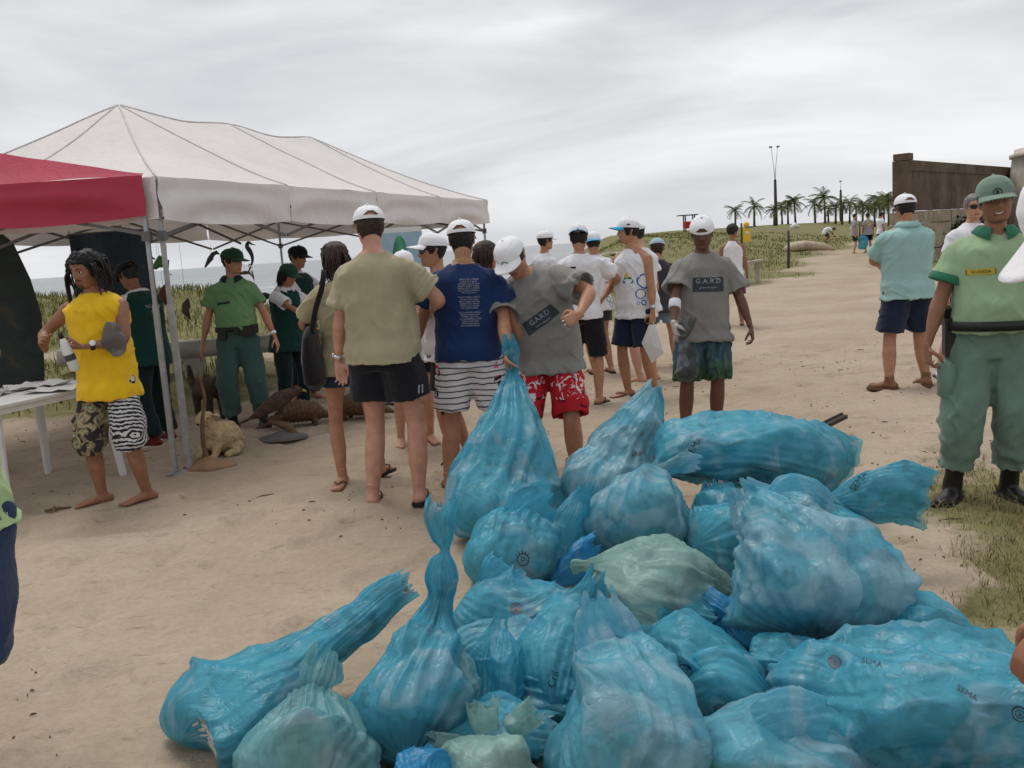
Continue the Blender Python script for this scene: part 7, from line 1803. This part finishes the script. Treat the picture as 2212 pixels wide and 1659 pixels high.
for sx in (-1, 1):
    add('ear', *tube([(sx * .045, -.12, .36), (sx * .085, -.115, .36), (sx * .12, -.12, .345)], [.014, .024, .006], 8, rb=[.008, .010, .004]), FLEECE, lm)
    add('eye', *tube([(sx * .048, -.175, .342), (sx * .056, -.178, .343)], [.011, .007], 8), simple('dark_glass', (.01, .008, .006), .15), lm)
add('nose', *tube([(0, -.222, .308), (0, -.238, .302)], [.018, .010], 8), simple('dark_glass', (.01, .008, .006)), lm)
DRIFT = simple('driftwood', (.16, .095, .058), .9, .3, 8, .6, 24); SLAB = simple('wood_slab', (.27, .155, .085), .85, .25, 8, .4, 20)
ss = empty('stick_stand', (-2.36, 6.97, gzf(-2.36, 6.97)), 0, 'crooked wooden stick standing on a round wood slab beside the tent pole', 'stand')
V, F = tube([(0, 0, -.004), (0, 0, .022)], [.21, .20], 26, rb=[.15, .145]); add('base', V, F, SLAB, ss, False)
add('stick', *tube(spline(np.array([(0, .0, .02), (-.035, .02, .18), (-.02, .02, .38), (.01, .03, .52), (-.01, .03, .72)]), 20), np.linspace(.020, .011, 20), 8), DRIFT, ss)
hk = empty('stuffed_hawk', (-2.04, 8.02, gzf(-2.04, 8.02)), R(8), 'brown stuffed hawk leaning forward on a driftwood perch', 'stuffed bird')
FEATH = simple('brown_feathers', (.070, .042, .025), .8, .5, 26, .8, 60)
V, F = tube([(0, 0, -.004), (0, 0, .02)], [.22, .21], 24, rb=[.12, .11]); add('perch_base', V, F, simple('grey_slab', (.13, .125, .125), .9), hk, False)
add('perch', *tube(spline(np.array([(.10, 0, .01), (.06, 0, .09), (-.02, .01, .13), (-.10, .02, .17), (.0, 0, .20)]), 16), np.linspace(.040, .022, 16), 10), DRIFT, hk)
m_ = MB(); m_.tube([(-.22, 0, .24), (-.12, 0, .29), (0, 0, .345), (.08, 0, .385), (.13, 0, .405)], [.02, .062, .088, .06, .038], 14, rb=[.014, .05, .075, .055, .036]); m_.tube([(.12, 0, .40), (.155, 0, .418), (.19, 0, .410)], [.038, .042, .026], 12); m_.tube([(.0, .03, .30), (.01, .03, .22)], [.028, .012], 8); m_.tube([(.0, -.03, .30), (.01, -.03, .22)], [.028, .012], 8)
m_.tube([(-.18, 0, .25), (-.30, 0, .19), (-.36, 0, .17)], [.028, .040, .035], 10, rb=[.012, .010, .006], side=(0, 1, 0))
V, F, N = remesh(m_.V, m_.F, .008, 2); add('plumage', woolly(V, N, .005, 60), F, FEATH, hk)
for sy in (-1, 1): add('wing', *tube([(.07, sy * .075, .375), (-.05, sy * .092, .32), (-.20, sy * .06, .235), (-.27, sy * .04, .205)], [.045, .062, .035, .006], 10, rb=[.012, .014, .010, .004], side=(.4, 0, 1)), FEATH, hk)
add('beak', *tube([(.205, 0, .412), (.228, 0, .405), (.236, 0, .390)], [.014, .009, .002], 8), simple('horn_yellow', (.40, .28, .06), .5), hk)
SHELL = simple('brown_scutes', (.10, .052, .024), .7, .5, 30, .9, 70)
for (x, y, rz, s, l) in ((-1.98, 8.50, .3, 1.0, 'brown stuffed armadillo nearest the hawk perch'), (-1.45, 8.62, -.2, 1.05, 'brown stuffed armadillo further right, behind the bare legs')):
    tr = empty('stuffed_armadillo', (x, y, gzf(x, y)), rz, l, 'stuffed animal', 'stuffed armadillos')
    m_ = MB(); m_.tube([(-.24 * s, 0, .08), (-.16 * s, 0, .13), (0, 0, .15), (.14 * s, 0, .125), (.20 * s, 0, .09)], np.array([.03, .10, .125, .10, .05]) * s, 16, rb=np.array([.03, .09, .11, .09, .05]) * s)
    V, F, N = remesh(m_.V, m_.F, .010, 2); V = V + N * (.004 * np.sin(V[:, 0] * 160))[:, None]; add('shell', V, F, SHELL, tr)
    add('head', *tube([(.18 * s, 0, .10), (.25 * s, 0, .085), (.32 * s, 0, .06)], [.045, .036, .012], 10), SHELL, tr); add('tail', *tube([(-.22 * s, 0, .08), (-.34 * s, .02, .04), (-.42 * s, .03, .02)], [.028, .016, .005], 8), SHELL, tr)
    for sx in (-.12, .12):
        for sy in (-.07, .07): add('leg', *tube([(sx * s, sy, .08), (sx * s, sy * 1.1, .0)], [.026, .020], 8), SHELL, tr)
dg_ = empty('stuffed_coati', (-3.02, 9.15, gzf(-3.02, 9.15)), R(40), 'dark stuffed coati with pale snout beside the guard', 'stuffed animal')
m_ = MB(); m_.tube([(0, .25, .26), (0, .1, .31), (0, -.1, .33), (0, -.2, .37)], [.07, .105, .10, .07], 12); m_.tube([(0, -.20, .38), (0, -.27, .41), (0, -.35, .38), (0, -.39, .36)], [.06, .058, .032, .018], 12)
for sx in (-.06, .06):
    for sy in (-.13, .18): m_.tube([(sx, sy, .28), (sx * 1.1, sy, .02)], [.045, .026], 8)
m_.tube([(0, .3, .26), (0, .42, .36), (0, .46, .52)], [.045, .04, .02], 10)
V, F, N = remesh(m_.V, m_.F, .011, 2); add('fur', woolly(V, N, .006, 60), F, simple('dark_fur', (.055, .036, .024), .9, .4, 20, .8, 70), dg_); add('snout', *tube([(0, -.355, .385), (0, -.40, .36)], [.026, .016], 10), simple('pale_snout', (.36, .22, .15), .8), dg_)
# ---- hanging ornaments on threads
def ornament(s, px_off, z, kind, col, label):
    p = tp(s, TW - .12, 0); rt = empty('hanging_ornament', (p[0] + px_off, p[1], z), R(20), label, 'ornament', 'ornaments hanging from the tent')
    mt = simple('ornament_' + kind, col, .6, .3, 20); m_ = MB()
    if kind == 'seahorse':
        P = spline(np.array([(.05, 0, .12), (0, 0, .15), (-.03, 0, .10), (.01, 0, .02), (.03, 0, -.08), (.0, 0, -.17), (-.03, 0, -.15)]), 26); m_.tube(P, np.interp(np.linspace(0, 1, 26), [0, .2, .45, 1], [.010, .026, .034, .006]), 8); m_.tube([(.04, 0, .125), (.09, 0, .11)], [.012, .006], 6)
    elif kind == 'crab':
        m_.tube([(-.07, 0, 0), (0, 0, .01), (.07, 0, 0)], [.02, .055, .02], 12, rb=[.015, .03, .015])
        for sx in (-1, 1):
            for k in range(4): m_.tube([(sx * .05, 0, .0), (sx * .10, 0, .03 - .03 * k), (sx * .12, 0, -.06 - .02 * k)], [.008, .007, .003], 5)
            m_.tube([(sx * .05, 0, .02), (sx * .09, 0, .08), (sx * .05, 0, .11)], [.010, .016, .004], 6)
    elif kind == 'frog':
        m_.tube([(-.05, 0, -.03), (0, 0, .02), (.03, 0, .08), (.03, 0, .12)], [.03, .05, .04, .015], 10)
        for sx in (-1, 1): m_.tube([(sx * .03, 0, -.02), (sx * .13, 0, .06), (sx * .10, 0, -.10), (sx * .15, 0, -.13)], [.016, .013, .010, .005], 6); m_.tube([(sx * .03, 0, .08), (sx * .11, 0, .15), (sx * .12, 0, .25)], [.012, .009, .004], 6)
    elif kind == 'bird':
        m_.tube([(-.10, 0, -.10), (-.03, 0, 0), (.02, 0, .07), (.07, 0, .09), (.11, 0, .06)], [.010, .035, .030, .028, .004], 10); m_.tube([(0, 0, .02), (-.07, .0, -.07)], [.03, .008], 8)
    elif kind == 'fish':
        m_.tube([(-.22, 0, .10), (-.12, 0, .02), (.0, 0, 0), (.14, 0, .01), (.20, 0, 0)], [.02, .030, .050, .055, .035], 10, rb=[.008, .02, .03, .03, .02])
    else:
        m_.tube([(.03, 0, .12), (0, 0, .04), (-.02, 0, -.04), (.03, 0, -.16)], [.012, .055, .050, .004], 8, rb=[.006, .012, .012, .003])
    m_.obj('figure', mt, rt, True); MB().tube([(.0, 0, .08), (0, 0, max(.12, EAVE - .36 - z))], .0018, 4).obj('thread', simple('thread', (.2, .2, .2), .9), rt, True)
for a in ((3.95, 0, 1.56, 'frog', (.07, .20, .05), 'green frog ornament hanging right of the tent pole'), (3.90, .06, 1.20, 'leaf', (.13, .035, .03), 'dark red leaf ornament hanging beside the tent pole'), (4.35, .03, 1.00, 'owl', (.07, .05, .04), 'brown owl ornament hanging low left of the guard'), (5.0, .02, 1.60, 'bird', (.05, .05, .06), 'small grey bird ornament hanging behind the guard\'s neck'),
          (5.85, .04, 1.66, 'seahorse', (.05, .05, .055), 'dark seahorse ornament hanging right of the guard\'s cap'), (5.75, 0, 1.38, 'crab', (.12, .06, .06), 'reddish crab ornament hanging below the seahorse'), (5.95, .0, 1.02, 'fish', (.015, .015, .02), 'black fish ornament hanging right of the guard\'s shoulder')): ornament(*a)
# ---- things in hands
def child_pt(root, p): return root.matrix_world @ Vector(p)
bpy.context.view_layer.update()
def world_of(root, p):
    M = Matrix.Translation(root.location) @ Euler(root.rotation_euler).to_matrix().to_4x4(); return M @ Vector(p)
YR = [o for o in bpy.data.objects if o.name.startswith('person') and 'dreadlocked' in o.get('label', '')][0]
w = world_of(YR, (-.07, -.285, 1.06)); bt = empty('spray_bottle', w, 0, 'small white bottle in the hands of the dreadlocked man', 'bottle')
add('bottle_body', *tube([(0, 0, -.13), (0, 0, -.12), (0, 0, .02), (0, 0, .06), (0, 0, .085)], [.020, .032, .032, .024, .014], 16), WPLAST, bt); add('cap', *tube([(0, 0, .085), (0, 0, .125)], [.015, .013], 12), simple('black_plastic', (.012, .012, .013)), bt); add('label_band', *tube([(0, 0, -.06), (0, 0, -.02)], [.0328, .0328], 16, cap=False), simple('dark_label', (.05, .05, .06), .5), bt); bt.rotation_euler = (.15, -.2, 0)
w = world_of(YR, (.20, -.20, 1.07)); V, F = tube(spline(np.array([(0, 0, .14), (-.01, .0, .08), (0, .01, 0), (.01, .02, -.05)]), 14), np.interp(np.linspace(0, 1, 14), [0, .5, 1], [.03, .075, .045]), 18, rb=.05); V = V + .014 * np.stack([vnoise(V * 22), vnoise(V * 22 + 4), vnoise(V * 22 + 8)], -1)
o = add('plastic_sack', V, F, film('grey_clear_film', (.20, .20, .21), (.8, .8, .82), .35)); o.location = w; tag(o, 'greyish plastic sack tucked under the dreadlocked man\'s arm', 'bag')
WOM = [o for o in bpy.data.objects if o.name.startswith('person') and 'shoulder bag' in o.get('label', '')][0]
w = world_of(WOM, (.24, .09, .88)); sb_ = empty('shoulder_bag', w, R(-158), 'black soft shoulder bag on the woman in olive', 'bag')
V, F = tube(spline(np.array([(0, 0, .20), (.01, 0, .15), (.01, 0, .0), (0, 0, -.17), (0, 0, -.20)]), 16), np.interp(np.linspace(0, 1, 16), [0, .2, .8, 1], [.10, .17, .20, .10]), 22, rb=np.interp(np.linspace(0, 1, 16), [0, .3, .8, 1], [.03, .06, .08, .03]), side=(.4, 1, 0)); V = V + .012 * np.stack([vnoise(V * 12), vnoise(V * 12 + 4), vnoise(V * 12 + 8)], -1)
add('pouch', V, F, cloth('black_canvas', (.014, .013, .015)), sb_)
add('strap', *tube(spline(np.array([(.02, .10, .17), (-.03, .06, .32), (-.09, .035, .46), (-.125, -.03, .565), (-.13, -.12, .50), (-.06, -.19, .33), (.02, -.10, .17)]), 40), .018, 8, rb=.003, side=(1, 0, .3)), cloth('black_canvas', (.014, .013, .015)), sb_)
OM = [o for o in bpy.data.objects if o.name.startswith('person') and 'tall man in olive' in o.get('label', '')][0]
w = world_of(OM, (-.10, -.45, .60)); cs = empty('camera_case', (-.44, 6.15, .50), .1, 'small black camera case hanging behind the tall man\'s knees', 'bag'); rbox(MB(), .10, .06, -.08, .07, .015).obj('case', cloth('black_canvas', (.014, .013, .015)), cs); MB().tube([(-.045, 0, .06), (-.03, 0, .30), (.03, 0, .45)], .004, 6).obj('strap', RUBBER, cs, True); MB().tube([(.045, 0, .06), (.04, 0, .30), (.03, 0, .45)], .004, 6).obj('strap', RUBBER, cs, True)
WP = [o for o in bpy.data.objects if o.name.startswith('person') and 'holding a phone' in o.get('label', '')][0]
w = world_of(WP, (.06, -.33, 1.13)); ph_ = empty('mobile_phone', w, .3, 'dark mobile phone in the hand of the woman in white cap', 'phone'); ph_.rotation_euler = (.5, .2, .3); rbox(MB(), .06, .012, -.055, .055, .006).obj('case', RUBBER, ph_); MB().box((0, -.0075, 0), (.05, .002, .09)).obj('screen', simple('dark_lens', (.008, .008, .01)), ph_)
TB, TR = TANK_HAND; wr, d_, n_, cu, sx = TB.hand['L']; w = world_of(TR, wr + d_ * .11)
pk = empty('white_packet', w, R(-30), 'white plastic packet hanging from the tank top man\'s hand', 'packet')
P = [(-.03, 0, .0), (.03, 0, .0), (.075, 0, -.13), (.10, 0, -.26), (-.02, 0, -.36), (-.11, 0, -.17)]; V = []; F = []
for sgn in (-1, 1):
    b = len(V); V += [(x, sgn * .012, z) for x, y, z in P] + [(0.0, sgn * .035, -.18)]; F += [(b + i, b + (i + 1) % 6, b + 6) for i in range(6)]
F += [(i, (i + 1) % 6, 7 + (i + 1) % 6, 7 + i) for i in range(6)]
add('packet_film', V, F, simple('white_plastic', (.7, .7, .68), .4, .1), pk, False); MB().tube([(-.02, 0, -.02), (0, 0, .05), (.02, 0, -.02)], .006, 6).obj('handle', simple('white_plastic', (.7, .7, .68)), pk, True)
GB, GR = GLOVE; wr, d_, n_, cu, sx = GB.hand['R']; w = world_of(GR, wr + d_ * .10)
V, F = bag_shell([(w[0] + .05, w[1] - .04, w[2] - .33, .06, .04), (w[0] + .05, w[1] - .04, w[2] - .26, .085, .06), (w[0] + .06, w[1] - .03, w[2] - .12, .075, .05), (w[0] + .03, w[1] - .02, w[2] - .02, .03, .02), (w[0] + .05, w[1] - .02, w[2] + .05, .06, .03), (w[0] + .08, w[1] - .02, w[2] + .12, .055, .02)], 77, 60, 80)
o = add('clear_sack', V - np.array(w), F, film('smoky_clear_film', (.10, .105, .105), (.78, .80, .80), .50)); o.location = w; tag(o, 'smoky clear plastic sack held by the gloved hand', 'bag')
# ---- far bags, plank, sticks
for (nm, sp, lab, sd_) in (('B90', [(15.36, 39.85, .40, .10, .08), (15.36, 39.85, .55, .20, .12), (15.36, 39.86, .85, .17, .10), (15.33, 39.88, 1.05, .05, .04)], 'blue sack hanging from the distant man\'s hand', 90), ('B91', [(16.0, 39.6, .33, .08, .08), (16.3, 39.55, .38, .18, .25), (16.8, 39.55, .36, .16, .25), (17.3, 39.6, .33, .06, .1)], 'blue bag lying on the track beside the distant group', 91)):
    BAGS[nm] = sp; bag(nm, lab, FBLUE, sd_, fill=False, n=40, m=60, group=None)
pl_ = MB(); pl_.bar((-.39, -.33, .02), (.36, .36, .09), .055, .028); pl_.bar((-.40, -.315, .03), (.35, .375, .10), .012, .035); o = pl_.obj('wooden_plank', simple('dark_wet_wood', (.040, .032, .026), .8, .3, 10, .4, 30)); o.location = (2.10, 6.42, 0); tag(o, 'dark wooden plank lying on the sand behind the bag pile', 'plank')
o = add('stick_cross', *(lambda m_: (m_.V, m_.F))(MB().tube([(-.05, .11, .01), (0, 0, .018), (.05, -.11, .01)], [.012, .014, .010], 7).tube([(-.06, .0, .018), (.01, .03, .022), (.08, .07, .014)], [.009, .010, .007], 7)), DRIFT); o.location = (-3.085, 5.98, gzf(-3.085, 5.98)); tag(o, 'small dark crossed sticks on the sand under the table', 'stick')
# ---- bicycles on the dune path
def bicycle(x, y, rz, label, frame):
    b = empty('bicycle', (x, y, gzf(x, y)), rz, label, 'bicycle', 'bicycles parked by the dune')
    for wx in (-.50, .50):
        a = np.linspace(0, 2 * np.pi, 29); P = np.stack([wx + .32 * np.cos(a), 0 * a, .34 + .32 * np.sin(a)], -1)
        wob = add('wheel', *tube(P, .020, 6, cap=False, side=(0, 1, 0)), RUBBER, b); P2 = np.stack([wx + .295 * np.cos(a), 0 * a, .34 + .295 * np.sin(a)], -1); add('rim', *tube(P2, .010, 6, cap=False, side=(0, 1, 0)), STEEL, wob)
        m_ = MB(); [m_.bar((wx, 0, .34), (wx + .29 * math.cos(k), 0, .34 + .29 * math.sin(k)), .004) for k in np.linspace(0, 6.28, 13)[:-1]]; m_.obj('spokes', STEEL, wob)['kind'] = 'stuff'
    m_ = MB(); 
    for p, q in (((-.08, 0, .32), (-.16, 0, .78)), ((-.14, 0, .72), (.36, 0, .80)), ((-.08, 0, .32), (.38, 0, .72)), ((-.08, 0, .32), (-.50, 0, .34)), ((-.15, 0, .70), (-.50, 0, .34)), ((.36, 0, .84), (.50, 0, .34))): m_.tube([p, q], .016, 8)
    m_.obj('frame', frame, b, True); MB().tube([(-.17, 0, .78), (-.18, 0, .90)], .013, 8).obj('seat_post', STEEL, b, True)
    add('saddle', *tube([(-.30, 0, .92), (-.22, 0, .93), (-.10, 0, .92), (-.04, 0, .91)], [.05, .075, .04, .015], 10, rb=[.015, .03, .02, .01], side=(0, 1, 0)), RUBBER, b)
    m_ = MB(); m_.tube([(.36, 0, .84), (.35, 0, .98)], .014, 8); m_.tube(spline(np.array([(.28, -.28, 1.0), (.36, -.14, .98), (.36, .14, .98), (.28, .28, 1.0)]), 12), .012, 8); m_.obj('handlebar', STEEL, b, True)
bicycle(2.35, 24.0, 1.15, 'white bicycle nearest the man in the tank top, by the dune', simple('white_bike_paint', (.6, .6, .58), .4)); bicycle(2.95, 24.9, 1.25, 'dark bicycle with yellow detail behind the white bicycle', simple('dark_bike_paint', (.05, .05, .05), .4))
